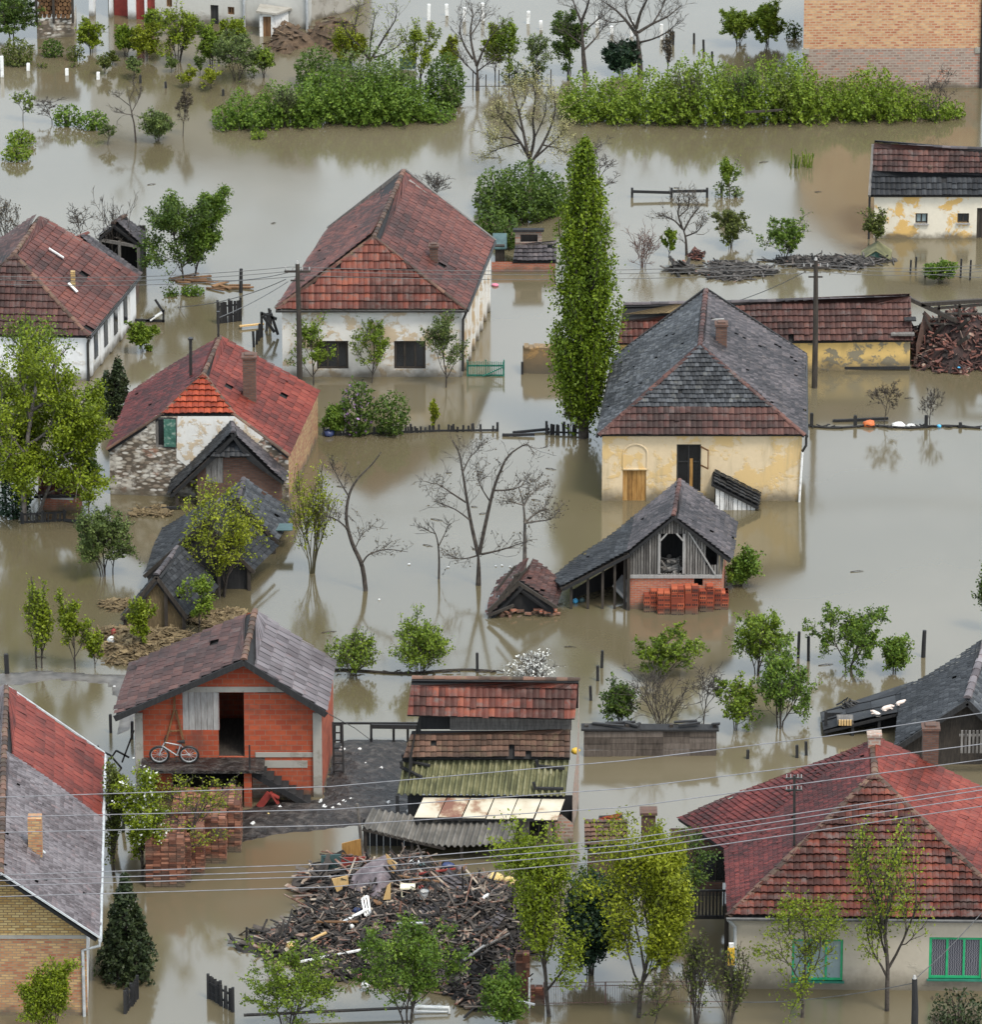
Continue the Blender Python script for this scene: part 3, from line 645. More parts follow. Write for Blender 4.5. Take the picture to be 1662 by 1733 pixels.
# ---------------- small things ----------------
def post(px,py,ty,w,mat,label,name='fence_post',group=None,lean=0.0,cat=None,z=0.0,rnd=False):
    p=at(px,py,z); H=hz(px,py,ty)-z; mb=MB(); q=p+V((lean,0,H))
    if rnd: mb.tube([p-V((0,0,.5)),p.lerp(q,.5),q],[w*.55,w*.5,w*.45],8,.5,0,True)
    else:
        mb.bar(p-V((0,0,.5)),q,w,w*.9,.5,0,V((0,1,0))); mb.bar(q-V((0,0,.02)),q+V((0,0,.03)),w*.8,w*.7,.8,0,V((0,1,0)))
    o=mb.build(name,mat,None,label,cat or name.replace('_',' '),group,loc=p)
    return o
def heap_fn(cx,cy,rx,ry,h,seed):
    rg=random.Random(seed); ph=[rg.uniform(0,6.3) for _ in range(6)]
    def f(x,y):
        u,v=(x-cx)/rx,(y-cy)/ry; r=math.sqrt(u*u+v*v); a=math.atan2(v,u); r/=1+.14*math.sin(3*a+ph[0])+.09*math.sin(5*a+ph[1])+.06*math.sin(9*a+ph[4])
        z=h*(1-r**1.7) if r<1 else -(r-1)*1.2
        return z+h*.16*(math.sin(x*2.3+ph[2])*math.sin(y*2.0+ph[3])+.6*math.sin(x*5.1+ph[5])*math.sin(y*4.3)) *(1 if r<1 else max(0,1.5-r))
    return f
def scatter(mb,f,box,n,seed,lw=(.4,1.8),ww=(.06,.2),hh=(.02,.05),tilt=25,dz=.05,shard=.4,zmin=-.05):
    rg=random.Random(seed); x0,x1,y0,y1=box; c=0; tries=0
    while c<n and tries<n*8:
        tries+=1; x,y=rg.uniform(x0,x1),rg.uniform(y0,y1); z=f(x,y)
        if z<zmin: continue
        c+=1; a=rg.gauss(.2,1.0); t=R(rg.gauss(0,tilt)); d=V((math.cos(a)*math.cos(t),math.sin(a)*math.cos(t),math.sin(t))); tn=rg.random()
        if rg.random()<shard: L,w,h=rg.uniform(.12,.38),rg.uniform(.1,.28),rg.uniform(.015,.04)
        else: L,w,h=rg.uniform(*lw),rg.uniform(*ww),rg.uniform(*hh)
        up=V((rg.gauss(0,.5),rg.gauss(0,.5),1)); p=V((x,y,max(z,0)+dz+rg.uniform(0,.1))); mb.bar(p-d*L/2,p+d*L/2,w,h,tn,0,up)
def heapmesh(mb,f,box,res,tint=.3):
    x0,x1,y0,y1=box; nx=int((x1-x0)/res)+1; ny=int((y1-y0)/res)+1; i0=len(mb.v); rg=random.Random(3)
    for j in range(ny):
        for i in range(nx):
            x=x0+i*res; y=y0+j*res; mb.v.append((x,y,max(-.4,f(x,y)+rg.uniform(-.05,.05)))); mb.t.append(rg.random()*.5)
    for j in range(ny-1):
        for i in range(nx-1):
            q=[i0+j*nx+i,i0+j*nx+i+1,i0+(j+1)*nx+i+1,i0+(j+1)*nx+i]
            if any(mb.v[k][2]>-.2 for k in q): mb.f.append(q); mb.m.append(0)
def debris(name,label,px,py,hwx,hwy,h,mat,n,seed,cat='debris heap',kind='stuff',**k):
    """floating or piled wreckage: a lumpy mound covered in boards and shards; hwx px, hwy m"""
    c=at(px,py); rx=hwx/ppm(py); f=heap_fn(c.x,c.y,rx,hwy,h,seed); box=(c.x-rx*1.25,c.x+rx*1.25,c.y-hwy*1.25,c.y+hwy*1.25)
    mb=MB(); heapmesh(mb,f,box,.22); scatter(mb,f,box,n,seed,**k)
    return mb.build(name,mat,None,label,cat,None,kind),f
def plank(a,b,w,h,mat,label,name='plank',cat='plank',group=None,tint=.5):
    mb=MB(); mb.bar(a,b,w,h,tint); mb.bar(a.lerp(b,.02)+V((0,0,h*.55)),a.lerp(b,.06)+V((0,0,h*.55)),w*.9,.01,.2); return mb.build(name,mat,None,label,cat,group)
def copyobj(o,loc,label=None,rot=None):
    c=o.copy(); COL.objects.link(c); c.location=loc
    if label: c['label']=label
    if rot is not None: c.rotation_euler=rot
    for ch in list(o.children):
        d=ch.copy(); COL.objects.link(d); d.parent=c
    return c

def HT(label,bx,by,limbs,seed=1,bark='bark',name='bare_tree',tw=14,leaf=None,nl=3,tl=.9,group=None):
    """tree whose main limbs follow the photo; limbs: ([px points], radius, depth drift m)"""
    rg=random.Random(seed); rng=np.random.default_rng(seed); base=at(bx,by); root=E(name,label,'tree',base,group); tb=MB(); bb=MB(); cen=[]
    for li,(pts,r,dr) in enumerate(limbs):
        q=[onY(x,y,base.y+dr*(i/(len(pts)-1))) for i,(x,y) in enumerate(pts)]
        if li==0: q[0]=q[0]-V((0,0,.5))
        # smooth
        sq=[]
        for i in range(len(q)-1):
            p0,p1,p2,p3=q[max(0,i-1)],q[i],q[i+1],q[min(len(q)-1,i+2)]
            for k in range(4):
                t=k/4; sq.append(.5*((2*p1)+(p2-p0)*t+(2*p0-5*p1+4*p2-p3)*t*t+(3*p1-p0-3*p2+p3)*t**3))
        sq.append(q[-1]); n=len(sq)
        (tb if li==0 else bb).tube(sq,[lerp(r*.85,max(.010,r*.16),i/(n-1)) for i in range(n)],7 if r>.05 else 5,rg.random())
        m=int(tw*(1 if li else .35))
        for j in range(m):
            f=rg.uniform(.25,1)*(n-1); i=min(n-2,int(f)); p=sq[i].lerp(sq[i+1],f-i); d=(sq[i+1]-sq[i]).normalized()
            def tw_(p,d,L,l):
                d=(d*.8+V((rg.gauss(0,.55),rg.gauss(0,.55),rg.gauss(.18,.35)))).normalized(); pts_=[p]
                for _ in range(3): d=(d+V((rg.gauss(0,.2),rg.gauss(0,.2),rg.gauss(.05,.15)))).normalized(); pts_.append(pts_[-1]+d*L/3)
                bb.tube(pts_,[max(.010,.022*L),.010,.006],3,rg.random()) if False else bb.tube(pts_,[max(.009,.014*L),.009,.007,.005],3,rg.random())
                if leaf:
                    for _ in range(nl): a=pts_[rg.randint(1,3)]; cen.append((a.x+rg.gauss(0,.07),a.y+rg.gauss(0,.07),a.z+rg.gauss(0,.07)))
                if l<2:
                    for _ in range(1 if l else 2): tw_(pts_[rg.randint(1,3)],d,L*rg.uniform(.45,.8),l+1)
            tw_(p,d,tl*rg.uniform(.4,1.1)*(1-.3*f/(n-1)),0)
    tb.build('trunk',bark,root,smooth=True); bb.build('branches',bark,root,smooth=True)
    if cen: leafmesh('crown',cen,.08,leaf,rng,root)
    return root
# ======================= BUILDINGS =======================
def inset(a,b,d):  # move a towards b horizontally by d
    v=V((b.x-a.x,b.y-a.y,0)).normalized(); return V((a.x,a.y,0))+v*d
def corners(FL,FR,BR,BL,d=.25,f=None,fb=None):
    """wall corners inside the eave corners"""
    f=d if f is None else f; fb=d if fb is None else fb
    U=V((FR.x-FL.x,FR.y-FL.y,0)).normalized(); Ub=V((BR.x-BL.x,BR.y-BL.y,0)).normalized()
    Lv=V((BL.x-FL.x,BL.y-FL.y,0)).normalized(); Rv=V((BR.x-FR.x,BR.y-FR.y,0)).normalized()
    z0=lambda p:V((p.x,p.y,0))
    return z0(FL)+U*d+Lv*f, z0(FR)-U*d+Rv*f, z0(BR)-Ub*d-Rv*fb, z0(BL)+Ub*d-Lv*fb
def mid(*p): 
    s=V((0,0,0))
    for q in p: s+=q
    return s/len(p)
def ctr(*p): q=mid(*p); return V((q.x,q.y,0))

def onroof(fr,br,A,px,py,up=0):
    n=(br-fr).cross(A-fr).normalized(); C=V((0,0,CAMZ)); d=ray(px,py); t=(fr-C).dot(n)/d.dot(n); n=n if n.z>0 else -n; return C+d*t+n*up
# ---- white house in the middle ----
h=hz(630,636,523)+.13; H=2.75
fl,fr,A,B,br,bl=at(466,523,h),at(789,523,h),at(632,400,h+H),at(683,288,h+H),at(836,408,h),at(557,386,h)
wh=E('farmhouse','long white farmhouse with red hipped roof and flaking plaster behind three small trees','house',ctr(fl,fr,br,bl))
q=lambda a,b,t:a.lerp(b,t)
s1l,s1r=q(fl,A,.55),q(fr,A,.55)
roof(wh,[([fl,fr,s1r,s1l],.235,.34,dict(lift=.06,curve=.035,m=0)),([s1l,s1r,A],.235,.34,dict(lift=.06,curve=.035,m=3)),
         ([fr,br,B,A],.36,.38,dict(lift=.04,curve=0,m=1,gapf=.10,var=.55)),([bl,fl,A,B],.22,.26,dict(lift=.04,curve=0.01,m=2))],
     [(fl,A),(fr,A),(A,B)],['tile_red_hung','tile_red','tile_red','tile_red_hung','wood_black'],'tile_mossy',1)
c=corners(fl,fr,br,bl,.22)
m=MB(); ho=[hole(c[0],c[1],536,577,589,625),hole(c[0],c[1],667,577,720,625)]; wall(m,c[0],c[1],h-.05,ho); m.build('front_wall','plaster_white',wh)
for x in ho: window(wh,c[0],c[1],x,'wood_dark','dark_glass',(.34,.67),(),.09)
m=MB(); wall(m,c[1],c[2],h-.05); 
U=(c[2]-c[1]).normalized(); n=V((U.y,-U.x,0))
for i in range(7): m.box(c[1]+U*(1.0+i*1.25)+n*.05+V((0,0,(h-.1)/2)),(.28,.10,h-.15),(U,-n,V((0,0,1))),.5)
m.build('side_wall','plaster_white',wh)
m=MB(); wall(m,c[2],c[3],[(0,h),((c[3]-c[2]).length/2,h+H-.15),((c[3]-c[2]).length,h)]); wall(m,c[3],c[0],h-.05); m.build('rear_wall','plaster_grey',wh)
gutter(wh,fl+V((0,-.05,-.08)),fr+V((0,-.05,-.08)),.06); gutter(wh,fr+V((.05,0,-.08)),br+V((.05,0,-.08)),.07)
pipe(wh,[fr+V((.02,0,-.1)),V((c[1].x+.06,c[1].y-.1,h-.5)),V((c[1].x+.05,c[1].y-.1,.3))],.055)
chimney(wh,727,419,741,443,onroof(fr,br,A,734,443).y,'brick_dark')
m=MB(); m.bar(B+V((0,.12,-.04)),br+V((.05,.12,-.06)),.12,.18); m.bar(B+V((0,.12,-.04)),bl+V((-.05,.12,-.06)),.12,.18); m.build('verge_board','wood_grey',wh)

# ---- yellow house ----
h=hz(1185,845,735)+.13; H=2.95
fl,fr,A,B,br,bl=at(1013,736,h),at(1364,736,h),at(1185,584,h+H),at(1195,490,h+H),at(1363,600,h),at(1040,606,h)
yh=E('farmhouse','yellow plastered house with grey tiled roof and an arched niche over its wooden door','house',ctr(fl,fr,br,bl))
sl_,sr_=q(fl,A,.31),q(fr,A,.31)
roof(yh,[([fl,fr,sr_,sl_],.22,.30,dict(lift=.05,curve=.03,m=2)),([sl_,sr_,A],.17,.185,dict(lift=.05,curve=.014,m=0,stag=True,miss=.012,var=1.5)),
         ([fr,br,B,A],.18,.20,dict(lift=.045,curve=.012,m=1,stag=True,miss=.008,var=1.4)),([bl,fl,A,B],.18,.20,dict(lift=.045,curve=.012,m=0,stag=True,miss=.008,var=1.4))],
     [(fl,A),(fr,A),(A,B)],['tile_grey','tile_slate','tile_plum','wood_black'],'tile_plum',2)
c=corners(fl,fr,br,bl,.14,.22)
m=MB(); dr=hole(c[0],c[1],1054,796,1094,846); dr=(dr[0],dr[1],-.6,dr[3]); wi=hole(c[0],c[1],1145,752,1187,832)
wall(m,c[0],c[1],h-.05,[dr,wi],.16); m.build('front_wall','plaster_yellow',yh)
panel(yh,'door',c[0],c[1],dr,'wood_ochre',.1,5)
w=window(yh,c[0],c[1],wi,'wood_black','dark_glass',(.5,),(.62,),.07,.1)
ul,zl=onwall(c[0],c[1],1170,830); m=MB(); m.box(c[0]+V((ul,.07,(wi[2]+.75))),(.12,.03,1.3)); m.build('inner_shutter','wood_ochre',w)
m=MB(); s0=c[0]+V((wi[1],-.02,0))
for zz in (wi[2]+1.15,wi[3]-.1): m.bar(s0+V((0,0,zz)),s0+V((.28,-.32,zz-.04)),.05,.05)
m.bar(s0+V((.28,-.32,wi[2]+1.1)),s0+V((.28,-.32,wi[3]-.12)),.05,.05); m.build('open_casement','wood_brown',w)
u0,z0=onwall(c[0],c[1],1055,796); u1,z1=onwall(c[0],c[1],1096,768); m=MB(); uc=(u0+u1)/2; rr=(u1-u0)/2; pts=[]
for k in range(13): a=math.pi*k/12; pts.append(c[0]+V((uc-math.cos(a)*rr,-.005,z1+math.sin(a)*rr*.85)))
pts=[c[0]+V((u0,-.005,z0+.06))]+pts+[c[0]+V((u1,-.005,z0+.06))]; m.tube(pts,.045,6); m.bar(pts[0],pts[-1],.09,.06); m.build('niche_moulding','plaster_yellow',yh)
m=MB(); wall(m,c[1],c[2],h-.05); wall(m,c[2],c[3],[(0,h),((c[3]-c[2]).length/2,h+H-.15),((c[3]-c[2]).length,h)]); wall(m,c[3],c[0],h-.05); m.build('side_wall','plaster_grey',yh)
gutter(yh,fr+V((.05,0,-.07)),br+V((.05,0,-.07)),.065); gutter(yh,fl+V((-.05,0,-.07)),bl+V((-.05,0,-.07)),.065)
p=fr+V((.03,.02,-.1)); pipe(yh,[p,p+V((0,0,-.35)),V((c[1].x+.02,c[1].y-.1,h-.75))],.055); 
pipe(yh,[V((c[1].x+.02,c[1].y-.1,h-.75)),V((c[1].x-.03,c[1].y-.1,1.0)),V((c[1].x-.08,c[1].y-.1,-.3))],.05,'white_paint')
chimney(yh,1212,552,1231,586,onroof(fr,br,A,1221,586).y,'brick_dark')
m=MB(); p0=onroof(fr,br,A,1232,560,.5); p0=onY(1197,542,p0.y); p1=onY(1226,540,p0.y); m.bar(p0,p1,.09,.06); m.bar(p0,p0-V((0,0,.45)),.06,.05); m.build('roof_plank','wood_pale',yh)
m=MB(); m.bar(B+V((0,.1,-.03)),br+V((.05,.1,-.06)),.12,.16); m.bar(B+V((0,.1,-.03)),bl+V((-.05,.1,-.06)),.12,.16); m.build('verge_board','wood_black',yh)

# ---- red roofed stone house ----
h=hz(335,838,763)+.1; H=2.5
fl,fr=at(180,760,h),at(490,771,h); hl,hr=at(272,701,h+.6*H),at(396,701,h+.6*H); A,B=at(344,632,h+H),at(372,569,h+H); br,bl=at(541,662,h),at(219,665,h)
rh=E('stone_house','bright red roofed house with bare stone gable and green shutter','house',ctr(fl,fr,br,bl))
roof(rh,[([hl,hr,A],.25,.34,dict(lift=.06,curve=.04,m=0)),([fr,br,B,A,hr],.40,.36,dict(lift=.035,curve=.0,m=1,gapf=.07,var=.6)),([bl,fl,hl,A,B],.19,.22,dict(lift=.03,curve=.012,m=2))],
     [(hl,A),(hr,A),(fl,hl),(fr,hr),(A,B)],['tile_orange','tile_bright','tile_deep_red','wood_black'],'tile_mossy',3,r=.10)
c=corners(fl,fr,br,bl,.08,.16)
L=(c[1]-c[0]).length; x=hole(c[0],c[1],263,707,298,758); u1,z1=onwall(c[0],c[1],272,703); u2,z2=onwall(c[0],c[1],396,703)
m=MB(); wall(m,c[0],c[1],[(0,h-.05),(u1,z1-.05),(u2,z2-.05),(L,h-.05)],[x],.2); m.build('stone_wall','rubble_stone',rh)
U=(c[1]-c[0]).normalized(); n=V((U.y,-U.x,0)); m=MB()
pl=[onwall(c[0],c[1],a,b) for a,b in ((300,704),(396,704),(445,740),(400,790),(330,800),(298,775))]; m.face([c[0]+U*a+V((0,0,b))+n*.02 for a,b in pl][::-1]); m.build('plaster_patch','plaster_white',rh)
w=window(rh,c[0],c[1],x,'wood_grey','dark_glass',(.5,),(),.1,.08)
m=MB(); m.box(c[0]+U*lerp(x[0],x[1],.68)+V((0,0,(x[2]+x[3])/2))+n*.02,((x[1]-x[0])*.55,.05,(x[3]-x[2])*.88),(U,-n,V((0,0,1)))); m.build('shutter','old_green_paint',w)
m=MB(); wall(m,c[1],c[2],h-.05); wall(m,c[2],c[3],[(0,h),((c[3]-c[2]).length/2,h+H-.15),((c[3]-c[2]).length,h)]); wall(m,c[3],c[0],h-.05); m.build('brick_wall','brick_mixed',rh)
chimney(rh,411,607,432,671,lerp(fr.y,br.y,.38),'brick_dark')
for (x0,yb,yt,f,rr) in ((322,628,575,.45,.07),(369,590,530,.97,.05)):
    p=onY(x0,yb,lerp(fl.y,bl.y,f)); tq=onY(x0,yt,lerp(fl.y,bl.y,f)); m=MB(); m.tube([p-V((0,0,.5)),tq],rr,8,.4,0,True); m.tube([tq,tq+V((0,0,.08))],[rr*1.6,rr*1.6],8,.2,0,True); m.build('stove_pipe','black_iron',rh)
# leaning grey annex against its gable
py0=at(390,862).y; za=onY(395,731,py0).z
R0=onY(395,731,py0); R1=at(391,709,za); l0=onY(283,838,py0); l1=at(295,785,l0.z+.25); r0=onY(483,815,py0); r1=at(489,775,r0.z+.05); hl=onY(355,773,py0); hr=onY(424,773,py0)
an=E('lean_to','dark grey roofed brick annexe sagging against the stone gable','annexe',ctr(l0,r0,R1))
roof(an,[([l1,l0,hl,R0,R1],.22,.22,dict(m=0,lift=.04,curve=.01,sag=.06)),([r0,r1,R1,R0,hr],.2,.2,dict(m=1,lift=.035,curve=.01,sag=.05)),([hl,hr,R0+V((0,.7,0))],.2,.2,dict(m=0,lift=.04))],[(R0,R1)],['tile_black','tile_slate','wood_black'],'tile_slate',4)
cA=V((hl.x-.55,py0+.3,0)); cB=V((r0.x-.15,py0+.3,0)); L=(cB-cA).length; m=MB(); x=(.35,1.05,hl.z-1.25,hl.z-.15)
wall(m,cA,cB,[(0,hl.z-.5),(.6,hl.z-.1),(L*.55,hl.z-.1),(L,r0.z)],[x],.15); m.build('wall','brick_dark',an); panel(an,'shutter',cA,cB,x,'wood_grey',.06,3)
m=MB(); m.bar(l0+V((.35,.2,.1)),V((l0.x+.4,l0.y+.2,-.5)),.12); m.build('post','wood_dark',an); m=MB(); m.bar(hl+V((0,.1,-.1)),l0+V((.25,.1,.1)),.1,.12); m.build('verge_timber','wood_dark',an)

# ---- left house with white side wall ----
h=hz(150,641,568)+.1; H=2.7
A,B,br,fr=at(23,429,h+H),at(66,368,h+H),at(236,466,h),at(150,569,h); fl=at(-125,566,h); bl=at(-75,452,h)
lh=E('farmhouse','dark red roofed house with long white pilastered side wall at the left edge','house',ctr(fl,fr,br,bl))
roof(lh,[([fl,fr,A],.23,.33,dict(lift=.055,curve=.03,m=0)),([fr,br,B,A],.38,.40,dict(lift=.04,curve=0,m=1,gapf=.10,var=.5)),([bl,fl,A,B],.22,.26,dict(lift=.04,curve=0,m=2))],
     [(fl,A),(fr,A),(A,B)],['tile_plum','tile_red','tile_plum','wood_black'],'tile_mossy',5)
c=corners(fl,fr,br,bl,.15)
m=MB(); x=hole(c[0],c[1],46,590,66,632); x2=hole(c[0],c[1],-60,590,-40,632); wall(m,c[0],c[1],h-.05,[x,x2]); m.build('front_wall','plaster_white_clean',lh)
for k in (x,x2): window(lh,c[0],c[1],k,'wood_dark','dark_glass',(.5,),(),.06)
m=MB(); wall(m,c[1],c[2],h-.05); U=(c[2]-c[1]).normalized(); n=V((U.y,-U.x,0)); L=(c[2]-c[1]).length
for i in range(5): m.box(c[1]+U*(.5+i*L/5)+n*.04+V((0,0,h/2)),(.35,.08,h-.12),(U,-n,V((0,0,1))))
m.build('side_wall','plaster_white_clean',lh)
for i in range(4): m=MB(); m.box(c[1]+U*(1.35+i*L/5)+n*.02+V((0,0,h*.55)),(.5,.05,h*.55),(U,-n,V((0,0,1)))); m.build('side_window','dark_glass',lh)
m=MB(); wall(m,c[2],c[3],[(0,h),((c[3]-c[2]).length/2,h+H-.15),((c[3]-c[2]).length,h)]); wall(m,c[3],c[0],h); m.build('rear_wall','plaster_grey',lh)
gutter(lh,fr+V((.05,0,-.08)),br+V((.05,0,-.08)),.06); pipe(lh,[fr+V((.0,-.04,-.1)),V((c[1].x+.05,c[1].y-.06,h-.35)),V((c[1].x+.05,c[1].y-.06,-.3))],.06)
for (a,b) in (((80,423),(105,439)),((113,482),(128,497))):
    m=MB(); m.bar(onroof(fr,br,A,*a,.1),onroof(fr,br,A,*b,.1),.13,.05,.9); m.build('roof_plank','wood_whitewash',lh)
chimney(lh,119,460,126,486,onroof(fr,br,A,122,486).y,'brick_yellow',False)
# grey annexe behind it
h2=1.35; e0,e1,r1,r0=at(228,480,h2),at(240,462,h2),at(147,394,h2+2.0),at(131,401,h2+2.0)
ax=E('outbuilding','low grey tiled annexe tucked behind the dark red roof','annexe',ctr(e0,e1,r1,r0))
roof(ax,[([e0,e1,r1,r0],.2,.2,dict(lift=.03,curve=.01))],[(r0,r1)],['tile_slate','wood_black'],'tile_red',6)
m=MB(); k=V((-.15,.12,0)); wall(m,V((e0.x,e0.y,0))+k,V((e1.x,e1.y,0))+k,h2); k2=V((.1,.1,0)); L=(e0-r0).length
wall(m,V((e1.x,e1.y,0))+k,V((r1.x,r1.y,0)),[(0,h2),((V((r1.x-e1.x,r1.y-e1.y,0))-k).length,h2+1.9)]); m.build('wall','brick_dark',ax)
# small open shed
yb=at(205,472).y; zr=onY(190,378,yb).z; r0=onY(190,378,yb); r1=at(212,364,zr); ze=onY(238,414,yb).z; e0=onY(239,415,yb); e1=at(246,393,ze); lz=onY(164,402,yb).z; l0=onY(163,403,yb); l1=at(186,384,lz)
os_=E('open_shed','small dark open fronted timber shed with grey tiles next to the leafy tree','shed',ctr(l0,e0,r1))
roof(os_,[([e0,e1,r1,r0],.2,.2,dict(lift=.035,curve=.01,m=0)),([l1,l0,r0,r1],.2,.2,dict(lift=.035,curve=.01,m=0))],[(r0,r1)],['tile_slate','wood_black'],'tile_mossy',7)
m=MB(); 
for p in (l0+V((.15,.1,0)),e0+V((-.15,.1,0)),e0.lerp(l0,.5)+V((0,.1,0)),e1+V((-.15,-.1,0))): m.bar(V((p.x,p.y,-.6)),V((p.x,p.y,p.z)),.13)
m.bar(l0+V((.1,.1,-.1)),e0+V((-.1,.1,-.1)),.1,.14); m.build('post','wood_grey',os_)
m=MB(); wall(m,V((e1.x,e1.y,0)),V((l1.x,l1.y,0)),max(ze,lz)); wall(m,V((e0.x-.1,e0.y+.3,0)),V((e1.x-.1,e1.y,0)),ze*.9); wall(m,V((l1.x,l1.y,0)),V((l0.x+.1,l0.y+.3,0)),lz); m.build('boarding','wood_black',os_)

# ---- red hollow brick house with balcony ----
h=hz(400,1352,1206)+.12; H=2.05
fl,fr,A,B,br,bl=at(193,1211,h),at(552,1205,h),at(412,1116,h+H),at(431,1032,h+H),at(569,1120,h),at(219,1123,h)
bk=E('brick_house','unfinished red hollow brick house with mauve tiled roof, balcony and outside stair','house',ctr(fl,fr,br,bl))
roof(bk,[([fr,br,B,A],.42,.52,dict(m=0,lift=.04,curve=0,gapf=.10,stag=True,var=.8)),([bl,fl,A,B],.42,.40,dict(m=1,lift=.05,curve=.0,gapf=.06,var=.9))],[(A,B)],['tile_mauve','tile_plum','wood_black'],'tile_mossy',8,r=.12)
m=MB(); 
for p in (fl,fr): m.bar(A+V((0,-.06,-.10)),p+V((0,-.06,-.10)),.06,.22)
m.build('verge_board','wood_black',bk)
wy=at(400,1352).y+.25; c0,c1=V((onY(229,1300,wy).x,wy,0)),V((onY(546,1350,wy).x,wy,0)); dy=br.y-fr.y-.5; c2=c1+V((.30,dy,0)); c3=c0+V((.30,dy,0)); L=c1.x-c0.x
tp=lambda u:(lambda X: lerp(h,h+H,(X-fl.x)/(A.x-fl.x)) if X<A.x else lerp(h+H,h,(X-A.x)/(fr.x-A.x)))(c0.x+u)-.08
ua=A.x-c0.x; dd=hole(c0,c1,370,1172,412,1281); bd=hole(c0,c1,309,1170,370,1236); vg=hole(c0,c1,436,1169,482,1173); ug=hole(c0,c1,292,1300,412,1368); ug=(ug[0],ug[1],-.6,ug[3])
m=MB(); wall(m,c0,c1,[(0,tp(0)),(ua,tp(ua)),(L,tp(L))],[dd,bd,ug,vg],.25); m.build('front_wall','brick_hollow',bk)
m=MB(); wall(m,c1,c2,h-.08); wall(m,c2,c3,[(0,tp(L)),(L*.45,h+H-.1),(L,h)]); wall(m,c3,c0,tp(0)); m.build('side_wall','brick_hollow',bk)
panel(bk,'loft_door',c0,c1,bd,'wood_pale',.05,6)
P=lambda px,py,o=0:onY(px,py,wy-o)
def vbox(name,x0,y0,x1,y1,mat,dep,par,off=0.0):
    a,b=P(x0,y1),P(x1,y0); mm=MB(); mm.box(((a.x+b.x)/2,wy-off-dep/2,(a.z+b.z)/2),(b.x-a.x,dep,b.z-a.z)); return mm.build(name,mat,par)
vbox('lintel',296,1162,486,1171,'concrete',.03,bk); vbox('plinth_band',432,1273,532,1281,'concrete',.03,bk)
vbox('render_patch',440,1287,520,1299,'concrete',.018,bk)
a=P(538,1352,.06); b=P(538,1206,.06); m=MB(); m.box((a.x,wy-.05,(a.z+b.z)/2-.2),(.32,.14,b.z-a.z+.4)); m.build('corner_column','concrete',bk)
a=P(236,1300,.02); b=P(236,1206,.02); m=MB(); m.box((a.x,wy-.03,(a.z+b.z)/2-.5),(.28,.12,b.z-a.z+1.0)); m.build('corner_column','concrete',bk)
zs=P(330,1281).z-.02; bx0,bx1=P(240,1290).x,P(448,1290).x; m=MB(); m.box(((bx0+bx1)/2,wy-.62,zs-.05),(bx1-bx0,1.22,.11)); m.build('balcony','wet_mud',bk)
pyo=wy-1.05; a=onY(413,1370,pyo); b=onY(425,1293,pyo); m=MB(); m.box(((a.x+b.x)/2,pyo+.12,(zs-.15-.6)/2),(b.x-a.x,.24,zs-.15+.6)); m.build('pillar','brick_hollow',bk)
m=MB(); x0_=onY(425,1300,pyo).x; x1_=onY(512,1350,pyo).x; ns=8
for i in range(ns):
    z=lerp(zs-.1,.12,i/(ns-1)); xx=lerp(x0_,x1_,i/(ns-1)); m.box((xx+.12,wy-.5,z-.06),(.30,.85,.07),None,.3); m.box((xx,wy-.5,z-.14),(.05,.85,.14),None,.2)
m.bar(V((x0_,wy-.92,zs-.2)),V((x1_+.2,wy-.92,.0)),.08,.22,.2); m.build('stair','wood_black',bk)
m=MB(); wall(m,V((x0_,wy-.12,0)),V((x1_,wy-.12,0)),[(0,zs-.35),(x1_-x0_,.05)]); m.build('stair_wall','brick_grimy',bk)
m=MB(); a=onY(422,1288,wy-1.1); m.bar(V((a.x,wy-1.1,zs)),V((a.x,wy-1.1,zs+.95)),.06); m.build('rail_post','wood_black',bk)
m=MB(); fz=P(300,1368).z; wall(m,V((c0.x+.3,wy+1.6,0)),V((c1.x-1.5,wy+1.6,0)),zs); m.build('cellar_back_wall','wood_black',bk)
m=MB(); u=dd; m.box((c0.x+(dd[0]+dd[1])/2,wy+1.8,zs),(2.4,3.4,.12)); m.build('loft_floor','wood_dark',bk)
BKW=(wy,zs)

# ---- centre shed with stacked roofs ----
ys=at(820,1412).y; z1=onY(815,1347,ys-.15).z
cs=E('stacked_shed','long shed with red tiled top, mossy corrugated lower roof and rusty sheet awning','shed',V((at(830,1405).x,ys+2.6,0)))
f0=onY(672,1344,ys-.15); f1=onY(957,1346,ys-.15)
b0=at(684,1281,z1+.85); b1=at(964,1281,z1+.85)
m=MB(); nw=40
def corr(m,f0,f1,b0,b1,nw,amp=.045,sag=None,t0=0,th=.02,seed=1):
    rg=random.Random(seed); N=(f1-f0).cross(b0-f0).normalized(); N=N if N.z>0 else -N; per=6; pf=[];pb=[];pm=[]
    for i in range(nw*per+1):
        u=i/(nw*per); w=math.sin(u*nw*2*math.pi)*amp; s=(sag(u) if sag else 0)
        pf.append(f0.lerp(f1,u)+N*w+V((0,0,s))); pb.append(b0.lerp(b1,u)+N*w+V((0,0,s*.5)))
    for i in range(nw*per):
        t=.35+.3*math.sin(i//per*2.4)**2+ (0.2 if (i%per) in (1,2) else 0)
        for (a,b) in ((0,.5),(.5,1)):
            m.face([pf[i].lerp(pb[i],a),pf[i+1].lerp(pb[i+1],a),pf[i+1].lerp(pb[i+1],b+.02)+N*.0,pf[i].lerp(pb[i],b+.02)],t+(.08 if a else 0))
        m.face([pf[i]-N*th,pf[i+1]-N*th,pf[i+1],pf[i]],t)
corr(m,f0,f1,b0,b1,27,.07); m.build('corrugated_roof','corrugated_moss',cs)
zt=b0.z+.12; t0,t1=at(682,1283,zt),at(965,1282,zt); u0,u1=at(697,1235,zt+.75),at(966,1234,zt+.75)
